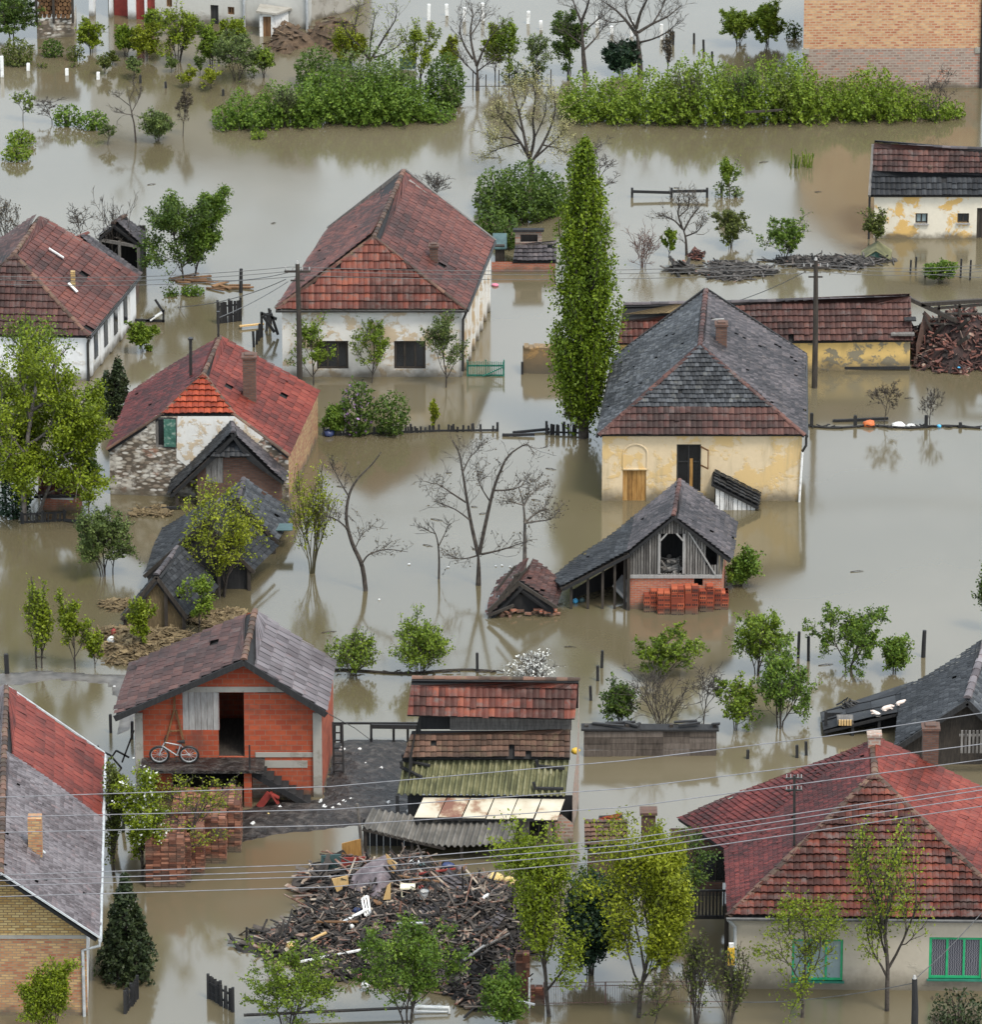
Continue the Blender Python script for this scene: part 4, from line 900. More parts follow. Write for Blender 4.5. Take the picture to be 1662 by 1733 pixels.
roof(cs,[([t0,t1,u1,u0],.2,.2,dict(m=0,lift=.045,curve=.02,sag=.05,miss=.03))],[],['tile_mossy','wood_black'],'tile_red',9,'lower_tiled_roof')
yw=u0.y+.05; ze=onY(830,1214,yw-.35).z; e0,e1=onY(689,1211,yw-.45),onY(973,1217,yw-.45); zrr=ze+1.25; g0,g1=at(697,1146,zrr),at(980,1149,zrr)
k0,k1=V((g0.x,2*g0.y-e0.y,e0.z)),V((g1.x,2*g1.y-e1.y,e1.z))
roof(cs,[([e0,e1,g1,g0],.225,.33,dict(m=0,lift=.06,curve=.04,var=1.5)),([k1,k0,g0,g1],.225,.33,dict(m=0,lift=.06,curve=.04))],[(g0,g1)],['tile_red_hung','wood_black'],'tile_mossy',10,'upper_tiled_roof')
m=MB(); x0_,x1_=onY(712,1225,yw).x,onY(970,1225,yw).x; rg=random.Random(4)
for i in range(4):
    z=lerp(zt+.72,ze+.05,(i+.5)/4); m.box(((x0_+x1_)/2+.5,yw+rg.uniform(-.01,.01),z),(x1_-x0_-1.1,.04,(ze-zt-.65)/4*.93),None,rg.random())
m.build('boarding','wood_grey',cs)
m=MB(); m.box((x0_+.55,yw+.25,(zt+.7+ze)/2),(1.1,.04,ze-zt-.6)); m.build('loft_opening','wood_black',cs)
m=MB(); xr=onY(968,1300,ys+2).x; 
wall(m,V((xr,ys+.1,0)),V((g1.x+.02,k1.y-.4,0)),[(0,z1-.02),(b0.y-ys,b0.z-.05),(yw-ys,zt+.65),(yw-ys+.02,ze-.1),(g1.y-ys-.1,zrr-.25),(k1.y-.4-ys,ze-.1)]); m.build('side_wall','brick_grimy',cs)
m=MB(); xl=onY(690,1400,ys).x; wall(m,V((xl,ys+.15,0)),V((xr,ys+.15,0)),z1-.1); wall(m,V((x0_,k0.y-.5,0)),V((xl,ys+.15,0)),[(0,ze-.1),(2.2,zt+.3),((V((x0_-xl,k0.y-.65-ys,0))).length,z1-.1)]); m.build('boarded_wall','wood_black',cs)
y2=ys-1.15; p0,p1=onY(700,1383,y2),onY(944,1386,y2); q0,q1=onY(716,1347,ys-.05),onY(957,1350,ys-.05); q0.z-=.05;q1.z-=.05
rg=random.Random(11)
for i in range(6):
    a,b=i/6+.004,(i+1)/6-.004; m=MB(); d=V((0,rg.uniform(-.07,.07),rg.uniform(-.03,.03)))
    pa,pb,qa,qb=p0.lerp(p1,a)+d,p0.lerp(p1,b)+d,q0.lerp(q1,a),q0.lerp(q1,b); 
    m.hexa([pa-V((0,0,.02)),pb-V((0,0,.02)),qb-V((0,0,.02)),qa-V((0,0,.02))],[pa,pb,qb,qa],(.55,.0,.6,.7,.65,.6)[i]); m.build('awning_sheet','rusty_sheet',cs)
m=MB()
for x in (.03,.5,.97): p=p0.lerp(p1,x); m.bar(V((p.x,y2+.05,-.6)),p-V((0,0,.03)),.09)
p=f0; m.bar(V((p.x+.05,ys-.1,-.6)),p-V((0,0,.03)),.13); m.bar(p0-V((0,-.03,.06)),p1-V((0,-.03,.06)),.08,.09); m.build('post','wood_black',cs)
m=MB(); 
for i in range(9): m.box((lerp(p0.x,p1.x,.05+i*.09),y2+.5,.35),(.36,.04,rg.uniform(.9,1.3)),None,rg.random())
m.build('board','wood_grey',cs)
for (a,b) in (((681,1290),(728,1300)),((678,1302),(714,1320)),((908,1300),(956,1305)),((903,1338),(954,1339))):
    N_=(f1-f0).cross(b0-f0).normalized(); C_=V((0,0,CAMZ)); mk=lambda px,py:(C_+ray(px,py)*((f0-C_).dot(N_)/ray(px,py).dot(N_)))+V((0,0,.10))
    m=MB(); m.bar(mk(*a),mk(*b),.12,.07,.4); m.bar(mk(*a)+V((.05,0,.02)),mk(*a)+V((.0,0,.22)),.12,.1,.3); m.build('weighting_beam','wood_black',cs)
m=MB(); a=V((xr+.05,ys-.8,0)); wall(m,V((xr-.9,ys-.85,0)),V((xr+.02,ys-.85,0)),[(0,.9),(.5,1.15),(.92,.8)]); wall(m,V((xr+.02,ys-.85,0)),V((xr+.02,ys+.1,0)),[(0,.8),(.95,1.3)]); m.build('broken_wall','brick_grimy',cs)

# ---- sagging corrugated lean-to in front of it ----
yf=at(735,1462).y; zf=onY(758,1431,yf).z
dl=E('lean_to','dark collapsed lean-to under a sagging grey corrugated sheet behind the debris heap','shed',V((at(740,1450).x,yf+.8,0)))
m=MB(); F0=onY(613,1397,yf+.7); F1=onY(862,1428,yf+.1); B0=at(632,1393,F0.z+.05); B1=at(880,1404,zf+.25)
F0b,F1b=onY(613,1399,yf+.5),onY(868,1424,yf); corr(m,F0b,F1b,F0b+V((.3,1.6,.0)),F1b+V((.25,1.5,.18)),24,.05,lambda u:-.42*math.sin(u*math.pi)**1.0); m.build('corrugated_roof','corrugated_grey',dl)
m=MB()
for u in (0.02,.33,.66,.98): p=F0b.lerp(F1b,u); m.bar(V((p.x,p.y+.15,-.6)),V((p.x,p.y+.15,p.z-.42*math.sin(u*math.pi)-.05)),.11)
p=F0b; m.bar(p+V((0,.05,-.12)),F0b.lerp(F1b,.55)+V((0,.05,-.56)),.08,.1); m.build('post','wood_dark',dl)
m=MB(); rg=random.Random(8); wd=F1b.x-F0b.x
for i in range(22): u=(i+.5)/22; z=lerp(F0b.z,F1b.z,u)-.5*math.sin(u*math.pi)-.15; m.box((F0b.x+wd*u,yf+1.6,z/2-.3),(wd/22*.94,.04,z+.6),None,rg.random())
m.build('back_boarding','wood_black',dl)

# ---- lower left brick house ----
h=hz(150,1724,1592)+.1; H=2.75
fr,br=at(166,1588,h),at(174,1276,h); A,B=at(0,1478,h+H),at(9,1161,h+H); fl,bl=V((2*A.x-fr.x,fr.y,h)),V((2*B.x-br.x,br.y,h))
lb=E('brick_house','yellow brick gabled house with half red half grey roof at lower left','house',ctr(fl,fr,br,bl))
k=.36; mr,mR=br.lerp(fr,k),B.lerp(A,k)
roof(lb,[([fr,mr,mR,A],.17,.19,dict(m=0,lift=.03,curve=.01,stag=True)),([mr,br,B,mR],.40,.42,dict(m=1,lift=.035,curve=0,gapf=.07,var=.5)),([bl,fl,A,B],.2,.25,dict(m=0,lift=.03,curve=0))],[(A,B)],['tile_mauve','tile_bright','wood_black'],'tile_mossy',12)
c=corners(fl,fr,br,bl,.42,.30); L=(c[1]-c[0]).length
m=MB(); zb=onwall(c[0],c[1],60,1588)[1]; wall(m,c[0],c[1],zb); m.build('front_wall','brick_mixed',lb)
m=MB(); sl2=H/(fr.x-A.x); zc=h+H-sl2*(L/2)-.1; wall(m,c[0],c[1],[(0,zc),(L/2,h+H-.12),(L,zc)],z0=zb+.12); m.build('gable_wall','brick_yellow',lb)
m=MB(); m.box(((c[0].x+c[1].x)/2,c[0].y-.01,zb+.06),(L,.05,.13)); m.build('concrete_band','concrete',lb)
m=MB(); wall(m,c[1],c[2],h); wall(m,c[2],c[3],[(0,h),(L/2,h+H-.1),(L,h)]); wall(m,c[3],c[0],h); m.build('side_wall','plaster_white_clean',lb)
gutter(lb,fr+V((.06,-.05,-.05)),br+V((.06,0,-.05)),.07,'pale_metal')
pipe(lb,[fr+V((.05,.02,-.08)),fr+V((.03,.02,-.28)),V((c[1].x-.12,c[1].y-.07,h-.55)),V((c[1].x-.12,c[1].y-.07,-.3))],.055,'pale_metal')
for a_,b_ in ((A+V((0,-.02,.03)),fr+V((.05,-.02,.03))),(B+V((0,.02,.03)),br+V((.05,.02,.03)))): m=MB(); m.bar(a_,b_,.11,.05); m.build('verge_flashing','pale_metal',lb)
p=onroof(fr,br,A,58,1443); chimney(lb,47,1386,69,1440,p.y,'brick_mixed',False); m=MB(); m.bar(onroof(fr,br,A,44,1420,.05),onroof(fr,br,A,74,1446,.05),.12,.05); m.build('chimney_flashing','pale_metal',lb)

# ---- lower right house with green windows ----
h=hz(1450,1674,1553)+.12; H=2.95
fl=at(1232,1551,h); fr=at(1735,1556,h); A,B=at(1481,1309,h+H),at(1479,1252,h+H); C=at(1227,1438,h); Wg=at(1146,1384,h-.55); br=at(1790,1392,h)
rb=E('farmhouse','red hip roofed house with beige walls and bright green windows at lower right','house',ctr(fl,fr,br,C))
roof(rb,[([fl,fr,A],.225,.325,dict(lift=.065,curve=.04,m=0)),([C,fl,A,B],.16,.185,dict(lift=.03,curve=.014,m=1)),([Wg,C,B],.16,.185,dict(lift=.03,curve=.014,m=1)),([fr,br,B,A],.28,.34,dict(lift=.035,curve=0,m=2,gapf=.06,var=.6))],
     [(fl,A),(fr,A),(A,B)],['tile_red_hung','tile_deep_red','tile_bright','wood_black'],'tile_mossy',13,r=.13)
c=corners(fl,fr,br,C,.16,.22,.0)
m=MB(); w1=hole(c[0],c[1],1340,1590,1428,1659); w2=hole(c[0],c[1],1572,1587,1664,1656); wall(m,c[0],c[1],h-.06,[w1,w2],.14); m.build('front_wall','plaster_beige',rb)
window(rb,c[0],c[1],w1,'bright_green_paint','curtain_glass',(.33,.67),(),.075,.07,'green_paint'); window(rb,c[0],c[1],w2,'bright_green_paint','lace_glass',(.34,.66),(),.085,.07,'green_paint')
m=MB(); wall(m,V((C.x+.2,C.y+3,0)),c[0],h-.06); m.build('side_wall','plaster_beige',rb); m=MB(); wall(m,c[1],V((br.x-.3,br.y,0)),h-.06); m.build('side_wall','plaster_beige',rb)
gutter(rb,fl+V((-.05,-.07,-.06)),fr+V((0,-.07,-.06)),.06,'dark_wire'); pipe(rb,[fl+V((.0,-.06,-.08)),V((c[0].x+.1,c[0].y-.08,h-.45)),V((c[0].x+.12,c[0].y-.08,-.3))],.06,'pale_metal')
chimney(rb,1562,1236,1590,1296,onroof(fr,br,A,1576,1292).y,'brick_dark'); 
p=B+V((0,-.45,0)); m=MB(); m.box((p.x,p.y,p.z+.1),(.42,.42,.6)); m.box((p.x,p.y,p.z+.42),(.52,.52,.08),None,.8); m.build('chimney','brick_grimy',rb)
p=onroof(C,fl,A,1345,1432); tp_=onY(1345,1312,p.y); m=MB(); m.bar(p-V((0,0,.4)),tp_,.09)
for dz in (.12,.55): m.bar(tp_+V((-.3,0,-dz)),tp_+V((.28,0,-dz)),.06)
m.build('service_mast','black_iron',rb)
m=MB()
for dz in (.12,.55):
    for dx in (-.26,-.12,.12,.24): b=tp_+V((dx,0,-dz+.03)); m.tube([b,b+V((0,0,.12))],[.022,.018],6,.9,0,True)
m.build('insulator','wood_pale',rb)
# porch at the left of it
m=MB(); y0=C.y-.1; xL=onY(1162,1500,y0).x; xR=c[0].x-.05
wall(m,V((xL-.5,y0+2.4,0)),V((xR,y0+2.4,0)),h-.2,[(.9,2.3,.5,1.6)]); m.build('porch_wall','brick_dark',rb)
w=MB(); window(rb,V((xL-.5,y0+2.4,0)),V((xR,y0+2.4,0)),(.9,2.3,.5,1.6),'wood_dark','dark_glass',(.25,.5,.75),(),.05)
m=MB(); m.bar(V((xR-.1,fl.y+1.2,-.6)),V((xR-.1,fl.y+1.2,h-.1)),.14); m.build('porch_post','wood_dark',rb); m=MB(); m.bar(V((xL,y0+.2,-.6)),V((xL,y0+.2,h-.5)),.14); m.build('porch_post','wood_dark',rb)
m=MB(); ya=y0-.6; m.box(((xL+xR)/2,ya,.55),(xR-xL,.10,.12))
m.box(((xL+xR)/2,ya,1.55),(xR-xL,.06,.06))
for i in range(11): m.box((lerp(xL,xR,(i+.5)/11),ya,1.05),(.06,.04,.95),None,.5)
m.build('porch_railing','wood_black',rb)

# ---- grey barn roof at right ----
yg=at(1600,1300).y; zr=onY(1640,1180,yg).z
r0=onY(1638,1182,yg); r1=at(1668,1090,zr); 
k0=onY(1515,1262,yg); zk=k0.z; k1=at(1528,1168,zk+.25); e0=onY(1395,1236,yg+1.2); e0.z=max(.45,e0.z); e1=at(1390,1203,e0.z+.02)
rr0=onY(1745,1290,yg); rr1=at(1780,1200,rr0.z)
gb=E('barn','big dark grey tiled barn roof sweeping down to a low wing behind the chimney','barn',ctr(r0,k0,r1,rr1))
roof(gb,[([k1,k0,r0,r1],.2,.22,dict(m=0,lift=.035,curve=.01,sag=.06)),([rr0,rr1,r1,r0],.2,.22,dict(m=1,lift=.035,curve=.01))],[],['tile_black','tile_grey','wood_black'],'tile_slate',14)
m=MB(); caps(m,r0+V((0,0,.03)),r1+V((0,0,.03)),.15,.6,3); m.build('ridge_cap','tile_mauve',gb)
y2=at(1400,1247).y; e0=onY(1394,1237,y2); f0=onY(1534,1203,y2); e1=at(1388,1203,e0.z+.05); f1=at(1548,1156,f0.z+.08)
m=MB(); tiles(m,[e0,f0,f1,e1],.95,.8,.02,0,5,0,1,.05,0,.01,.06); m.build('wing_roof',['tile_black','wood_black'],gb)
m=MB(); m.bar(r0+V((0,-.1,-.12)),k0+V((0,-.1,-.12)),.08,.2); m.bar(r0+V((0,-.1,-.12)),rr0+V((0,-.1,-.12)),.08,.2); m.build('verge_board','wood_black',gb)
m=MB(); L=rr0.x-k0.x; wall(m,V((k0.x+.3,yg+.35,0)),V((rr0.x-.3,yg+.35,0)),[(0,zk-.1),(r0.x-k0.x-.3,zr-.25),(L-.6,rr0.z-.1)]); m.build('gable_boarding','wood_dark',gb)
m=MB(); 
for i in range(14): m.box((onY(1628,1280,yg-.7).x+i*.14,yg-.7,1.35),(.08,.03,.9),None,random.Random(i).random())
m.box((onY(1628,1280,yg-.7).x+.95,yg-.68,1.6),(2.1,.05,.08)); m.build('picket_rail','wood_grey',gb)
m=MB(); 
for x in (.04,.36,.68,.97): p=e0.lerp(f0,x); m.bar(V((p.x,p.y+.12,-.6)),p+V((0,.12,-.04)),.10)
m.bar(e0+V((0,.05,-.08)),f0+V((0,.05,-.08)),.08,.10); m.box(((e0.x+f0.x)/2,e0.y+1.0,.1),((f0.x-e0.x)*.94,.06,.9),None,.2); m.build('wing_post','wood_black',gb)
GBW=(e0,f0,e1)

# ---- timber barn with brick base ----
yb=at(1145,1034).y; A=onY(1140,872,yb); B=at(1151,811,A.z); fr=onY(1239,948,yb); br=at(1249,884,fr.z); k0=onY(1064,934,yb); k1=k0+(B-A); t0=onY(950,993,yb); t1=onroof(k0,k1,t0,933,978)
ba=E('barn','small timber barn on a red brick base, its grey roof sweeping down to the left','barn',ctr(k0,fr,br,k1))
roof(ba,[([fr,br,B,A],.2,.2,dict(m=0,lift=.04,curve=.012,stag=True)),([k1,k0,A,B],.2,.2,dict(m=0,lift=.04,curve=.012,stag=True)),([k0,k1,t1,t0],.2,.2,dict(m=1,lift=.045,curve=.012,sag=.06,miss=.01))],[(A,B)],['tile_slate','tile_black','wood_black'],'tile_plum',15,r=.09)
c0,c1=V((onY(1066,1000,yb+.2).x,yb+.2,0)),V((onY(1222,1000,yb+.2).x,yb+.2,0)); L=c1.x-c0.x
zb=onwall(c0,c1,1145,975)[1]; m=MB(); x=hole(c0,c1,1175,979,1190,992); wall(m,c0,c1,zb,[x],.15); D=br.y-fr.y-.4; wall(m,c1,c1+V((.3,D,0)),zb); wall(m,c0+V((.3,D,0)),c0,zb); m.build('brick_base','brick_red',ba)
m=MB(); o=hole(c0,c1,1118,903,1156,970); o2=hole(c0,c1,1197,930,1211,956); rg=random.Random(3)
tz=lambda u:min(lerp(k0.z,A.z,(c0.x+u-k0.x)/(A.x-k0.x)),lerp(A.z,fr.z,(c0.x+u-A.x)/(fr.x-A.x)))-.12
nb=34
for i in range(nb):
    u=(i+.5)*L/nb; z1_=tz(u); z0_=zb+.05
    for oo in (o,o2):
        if oo[0]-.02<u<oo[1]+.02:
            if oo is o and z1_-oo[3]>.1: m.box(c0+V((u,0,(oo[3]+z1_)/2)),(L/nb*.72,.03,z1_-oo[3]),None,rg.random())
            z1_=oo[2]
    if z1_-z0_>.06: m.box(c0+V((u,0,(z0_+z1_)/2)),(L/nb*.74,.035,z1_-z0_),None,rg.random())
m.build('boarding','wood_grey',ba)
m=MB()
for u in (o[0]-.05,o[1]+.05): m.box(c0+V((u,-.03,(o[2]+o[3])/2)),(.10,.06,o[3]-o[2]))
m.box(c0+V((L/2,-.02,zb)),(L,.09,.13)); 
for u in (o[0]-.03,o[1]+.03): m.bar(c0+V((u,-.03,o[3]-.3)),c0+V((lerp(u,(o[0]+o[1])/2,.6),-.03,o[3]+.02)),.09,.05)
m.bar(c0+V((o[1]+.2,-.03,tz(o[1]+.2)-.1)),c0+V((o2[1],-.03,zb+.1)),.10,.05); m.build('frame_timber','wood_pale',ba)
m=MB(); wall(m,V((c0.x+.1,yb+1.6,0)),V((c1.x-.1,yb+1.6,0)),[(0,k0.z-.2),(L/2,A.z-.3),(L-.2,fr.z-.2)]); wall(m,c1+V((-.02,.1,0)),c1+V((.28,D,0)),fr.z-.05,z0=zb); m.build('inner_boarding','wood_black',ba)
for f in (.15,.4,.62,.8,.95): m=MB(); p=t0.lerp(k0,f); m.bar(V((p.x,yb+.25,-.6)),V((p.x,yb+.25,p.z-.08)),.10); m.build('post','wood_dark',ba)
m=MB(); m.bar(t0+V((0,.1,-.14)),k0+V((.1,.1,-.14)),.1,.14); m.build('eave_beam','wood_dark',ba); m=MB(); m.bar(V((c0.x-.05,yb+.1,-.5)),V((c0.x-.05,yb+.1,k0.z-.1)),.12); m.build('post','wood_dark',ba)
m=MB(); wall(m,V((t1.x+.8,t1.y-.4,0)),V((k1.x+.3,k1.y-.3,0)),[(0,t1.z*.5),((k1-t1).length,k1.z*.55)]); m.build('back_boarding','wood_black',ba)
m=MB(); rg=random.Random(5)
for i in range(26): m.tube([V((c0.x+rg.uniform(o[0]+.05,o[1]-.05),yb+rg.uniform(.35,.9),zb+rg.uniform(.0,.55)))+V((0,0,0)),V((c0.x+rg.uniform(o[0],o[1]),yb+rg.uniform(.5,1.3),zb+rg.uniform(.0,.5)))],rg.uniform(.04,.10),6,rg.random(),0,True)
tag(m.build('firewood_pile','wood_grey'),'grey logs heaped inside the loft opening of the timber barn','firewood')

# ---- house at upper right edge ----
h=hz(1560,404,331)+.05; zr=h+1.75
fl,fr,g0,g1=at(1474,331,h),at(1690,331,h),at(1480,245,zr),at(1697,252,zr); k0,k1=V((g0.x,2*g0.y-fl.y,h)),V((g1.x,2*g1.y-fr.y,h))
uh=E('cottage','small peeling cottage with two little windows and a dark two-tone roof, right edge','cottage',ctr(fl,fr,k0,k1))
a0,a1=fl.lerp(g0,.46),fr.lerp(g1,.46)
roof(uh,[([fl,fr,a1,a0],.23,.30,dict(m=0,lift=.05,curve=.035)),([a0,a1,g1,g0],.23,.30,dict(m=1,lift=.05,curve=.035)),([k1,k0,g0,g1],.23,.3,dict(m=0,lift=.05,curve=.03))],[(g0,g1)],['tile_black','tile_plum','wood_black'],'tile_slate',16)
c=corners(fl,fr,k1,k0,.18,.2); m=MB(); x=hole(c[0],c[1],1550,361,1571,378); x2=hole(c[0],c[1],1621,361,1641,377); dr=hole(c[0],c[1],1653,352,1672,410); dr=(dr[0],dr[1],-.6,dr[3])
wall(m,c[0],c[1],h-.05,[x,x2,dr],.2); m.build('front_wall','plaster_peeling',uh); D=(c[2]-c[1]).length
m=MB(); wall(m,c[1],c[2],h); wall(m,c[2],c[3],h); wall(m,c[3],c[0],[(0,h),(D/2,zr-.1),(D,h)]); m.build('side_wall','plaster_grey',uh)
window(uh,c[0],c[1],x,'wood_dark','curtain_glass',(.5,),(),.06,.12,'wood_pale'); window(uh,c[0],c[1],x2,'wood_dark','dark_glass',(.5,),(),.06,.12,'wood_pale'); panel(uh,'door',c[0],c[1],dr,'wood_dark',.12,4)
p=onroof(fl,fr,g0,1575,287,.05); m=MB(); m.tube([p-V((0,0,.2)),p+V((0,-.05,.18))],.11,10,.3,0,True); m.build('vent_pipe','brick_dark',uh)
m=MB(); m.bar(g0+V((-.05,0,.0)),fl+V((-.05,-.05,.0)),.12,.14); m.build('verge_board','wood_grey',uh)
pipe(uh,[fl+V((-.03,.1,-.05)),V((fl.x-.03,fl.y+.12,-.4))],.05,'wood_black')

# ---- long red roofed outbuilding ----
h=hz(1450,627,576)+.03; zr=h+1.45
fl,fr,g0,g1=at(1045,582,h),at(1546,576,h),at(1056,514,zr),at(1541,503,zr); k0,k1=V((g0.x,2*g0.y-fl.y,h)),V((g1.x,2*g1.y-fr.y,h))
ar=E('outbuilding','long low outbuilding with weathered red tiles and yellow wall behind the grey roof','outbuilding',ctr(fl,fr,k0,k1))
a0,a1=fl.lerp(g0,.72),fr.lerp(g1,.72); kx=.22
roof(ar,[([fl,fl.lerp(fr,kx),a0.lerp(a1,kx),a0],.225,.30,dict(m=0,lift=.06,curve=.04)),([a0,a0.lerp(a1,kx),g0.lerp(g1,kx),g0],.225,.30,dict(m=2,lift=.06,curve=.03,miss=.03)),([fl.lerp(fr,kx+.002),fr,g1,g0.lerp(g1,kx+.002)],.225,.30,dict(m=1,lift=.06,curve=.04,sag=.05,miss=.01)),([k1,k0,g0,g1],.225,.3,dict(m=1,lift=.05,curve=.03))],[(g0,g1)],['tile_red_hung','tile_plum','straw','wood_black'],'tile_slate',17)
c=corners(fl,fr,k1,k0,.1,.15); D=(c[2]-c[1]).length; m=MB(); wall(m,c[0],c[1],h-.05); m.build('front_wall','plaster_annex',ar)
m=MB(); wall(m,c[1],c[2],[(0,h-.05),(D/2,zr-.1),(D,h-.05)]); wall(m,c[2],c[3],h); wall(m,c[3],c[0],[(0,h),(D/2,zr-.1),(D,h)]); m.build('side_wall','concrete',ar)
m=MB(); m.box(V((c[1].x-1.6,c[1].y-.05,.12)),(3.2,.10,.12)); m.build('base_beam','wood_black',ar)
m=MB(); p=onroof(fl,fr,g0,1528,566,.08); m.box(p,(1.0,.3,.08)); m.build('loose_board','wood_grey',ar)
m=MB(); p=onroof(fl,fr,g0,1541,540,.02); m.box(p,(.5,.45,.06)); m.build('dark_hole_slab','wood_black',ar)  # solid dark slab on the tiles, standing in for the shade of a hole

# ---- ruined brick hut behind the white house ----
yh_=at(890,461).y; hu=E('brick_hut','small ruined brick hut with grey tiles and a dark square opening beside the poplar','hut',at(885,445))
m=MB(); wall(m,V((at(832,461).x,yh_,0)),V((at(940,461).x,yh_,0)),hz(885,461,443)); m.build('front_wall','brick_red',hu)
z0=hz(885,461,441); p0,p1=onY(868,441,yh_-.1),onY(942,441,yh_-.1); r0,r1=at(872,413,z0+.55),at(942,410,z0+.55)
roof(hu,[([p0,p1,r1,r0],.22,.24,dict(m=0,lift=.05,curve=.03,sag=.06,miss=.02))],[],['tile_slate','wood_black'],'tile_slate',18)
yk=r0.y+.1; ca,cb=V((onY(872,400,yk).x,yk,0)),V((onY(917,400,yk).x,yk,0)); x=hole(ca,cb,881,397,910,411); zt=onwall(ca,cb,890,389)[1]
m=MB(); wall(m,ca,cb,zt,[x],.2); wall(m,cb,cb+V((0,1.2,0)),zt); wall(m,ca+V((0,1.2,0)),ca,zt); m.build('rear_wall','brick_grimy',hu)
m=MB(); m.box(((ca.x+cb.x)/2,yk-.02,zt),(cb.x-ca.x+.2,.3,.1)); m.box(((x[0]+x[1])/2+ca.x,yk+.5,(x[2]+x[3])/2),(x[1]-x[0]+.2,.05,.6)); m.build('lintel','wood_black',hu)
ga=E('outhouse','small weathered wooden outhouse with a grey sheet roof at the corner of the red roof','outhouse',at(845,440))
a=onY(836,442,at(845,445).y); b=onY(856,412,at(845,445).y); m=MB(); m.box(((a.x+b.x)/2,a.y+.4,b.z/2-.3),(b.x-a.x-.1,.8,b.z+.4)); m.build('boarding','wood_dark',ga)
m=MB(); m.hexa([V((a.x-.05,a.y-.1,b.z-.25)),V((b.x+.05,a.y-.1,b.z-.25)),V((b.x+.05,a.y+1,b.z+.1)),V((a.x-.05,a.y+1,b.z+.1))],[V((a.x-.05,a.y-.1,b.z-.2)),V((b.x+.05,a.y-.1,b.z-.2)),V((b.x+.05,a.y+1,b.z+.15)),V((a.x-.05,a.y+1,b.z+.15))]); m.build('roof','teal_sheet',ga)

# ---- little brick outhouse, left ----
yo=at(100,864).y; oh=E('outhouse','tiny brick outhouse with red tiled roof under the big willow tree','outhouse',at(102,855))
e0,e1=onY(63,837,yo-.25),onY(134,836,yo-.25); r0,r1=at(68,793,e0.z+.95),at(137,792,e0.z+.95)
roof(oh,[([e0,e1,r1,r0],.24,.27,dict(m=0,lift=.07,curve=.04)),([V((r1.x,2*r1.y-e1.y,e1.z)),V((r0.x,2*r0.y-e0.y,e0.z)),r0,r1],.24,.27,dict(m=0,lift=.06,curve=.04))],[(r0,r1)],['tile_red_hung','wood_black'],'tile_bright',19,r=.08)
a,b=V((onY(71,860,yo).x,yo,0)),V((onY(134,860,yo).x,yo,0)); D=2*(r0.y-yo)-.1; m=MB(); wall(m,a,b,e0.z+.05); wall(m,b,b+V((.1,D,0)),[(0,e0.z),(D/2,e0.z+.85),(D,e0.z)]); wall(m,a+V((.1,D,0)),a,[(0,e0.z),(D/2,e0.z+.85),(D,e0.z)]); wall(m,b+V((.1,D,0)),a+V((.1,D,0)),e0.z); m.build('wall','brick_red',oh)
m=MB(); m.face([a+V((.35,-.012,.5)),a+V((1.25,-.012,.45)),a+V((1.3,-.012,e0.z-.05)),a+V((.3,-.012,e0.z-.05))]); m.build('plaster_patch','plaster_white',oh)
m=MB(); m.bar(e0+V((-.15,-.05,-.08)),e1+V((0,-.05,-.08)),.08,.1); m.build('fascia','wood_black',oh)

# ---- privy beside the yellow house ----
yp=at(1247,863).y; pv=E('privy','small whitewashed plank privy with a tilted mossy roof by the yellow wall','privy',at(1245,860))
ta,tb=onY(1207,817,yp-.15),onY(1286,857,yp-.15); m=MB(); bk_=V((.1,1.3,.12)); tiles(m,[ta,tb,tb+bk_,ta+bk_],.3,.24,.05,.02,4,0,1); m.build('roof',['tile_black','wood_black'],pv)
m=MB(); rg=random.Random(2); n_=9
for i in range(n_):
    px=lerp(1211,1279,(i+.5)/n_); b=onY(px,862,yp); t_=lerp(ta.z,tb.z,(px-1207)/79)-.1; m.box((b.x,yp,t_/2-.3),(.155,.04,t_+.6),None,rg.random())
m.build('plank_wall','wood_whitewash',pv)
m=MB(); a=onY(1211,862,yp); b=onY(1279,862,yp); wall(m,V((b.x,yp,0)),V((b.x,yp+1.1,0)),tb.z); wall(m,V((a.x,yp+1.1,0)),V((a.x,yp+.05,0)),ta.z-.05); m.bar(V((tb.x-.05,yp-.1,.05)),V((tb.x-.05,yp-.1,tb.z-.02)),.07); m.build('side_boarding','wood_dark',pv)

# ---- collapsing thatched sheds, left of centre ----
def shed(name,label,cat,A,B,l0,l1,r0,r1,mats,seed,front=None,capm='tile_slate',fy=.2,posts=True,tw=.22):
    o=E(name,label,cat,ctr(l0,r0,B)); roof(o,[([l1,l0,A,B],tw,tw,dict(m=0,lift=.04,curve=.012,sag=.08,miss=.012)),([r0,r1,B,A],tw,tw,dict(m=1,lift=.04,curve=.012,sag=.08,miss=.012))],[(A,B)],mats,capm,seed)
    if front:
        m=MB(); L=r0.x-l0.x; wall(m,V((l0.x+.15,A.y+fy,0)),V((r0.x-.15,A.y+fy,0)),[(0,max(-.5,l0.z-.1)),(A.x-l0.x-.15,A.z-.25),(L-.3,max(-.5,r0.z-.1))]); m.build('gable',front,o)
    if posts:
        m=MB()
        for f in (.05,.35,.68,.95):
            x=lerp(l0.x,r0.x,f); z=lerp(l0.z,A.z,(x-l0.x)/(A.x-l0.x)) if x<A.x else lerp(A.z,r0.z,(x-A.x)/(r0.x-A.x)); m.bar(V((x,A.y+.08,-.6)),V((x,A.y+.08,z-.12)),.13,.13,.4)
        m.bar(A+V((0,-.02,-.1)),l0+V((0,-.02,-.1)),.06,.14); m.bar(A+V((0,-.02,-.1)),r0+V((0,-.02,-.1)),.06,.14); m.build('frame_timber','wood_dark',o)
    return o
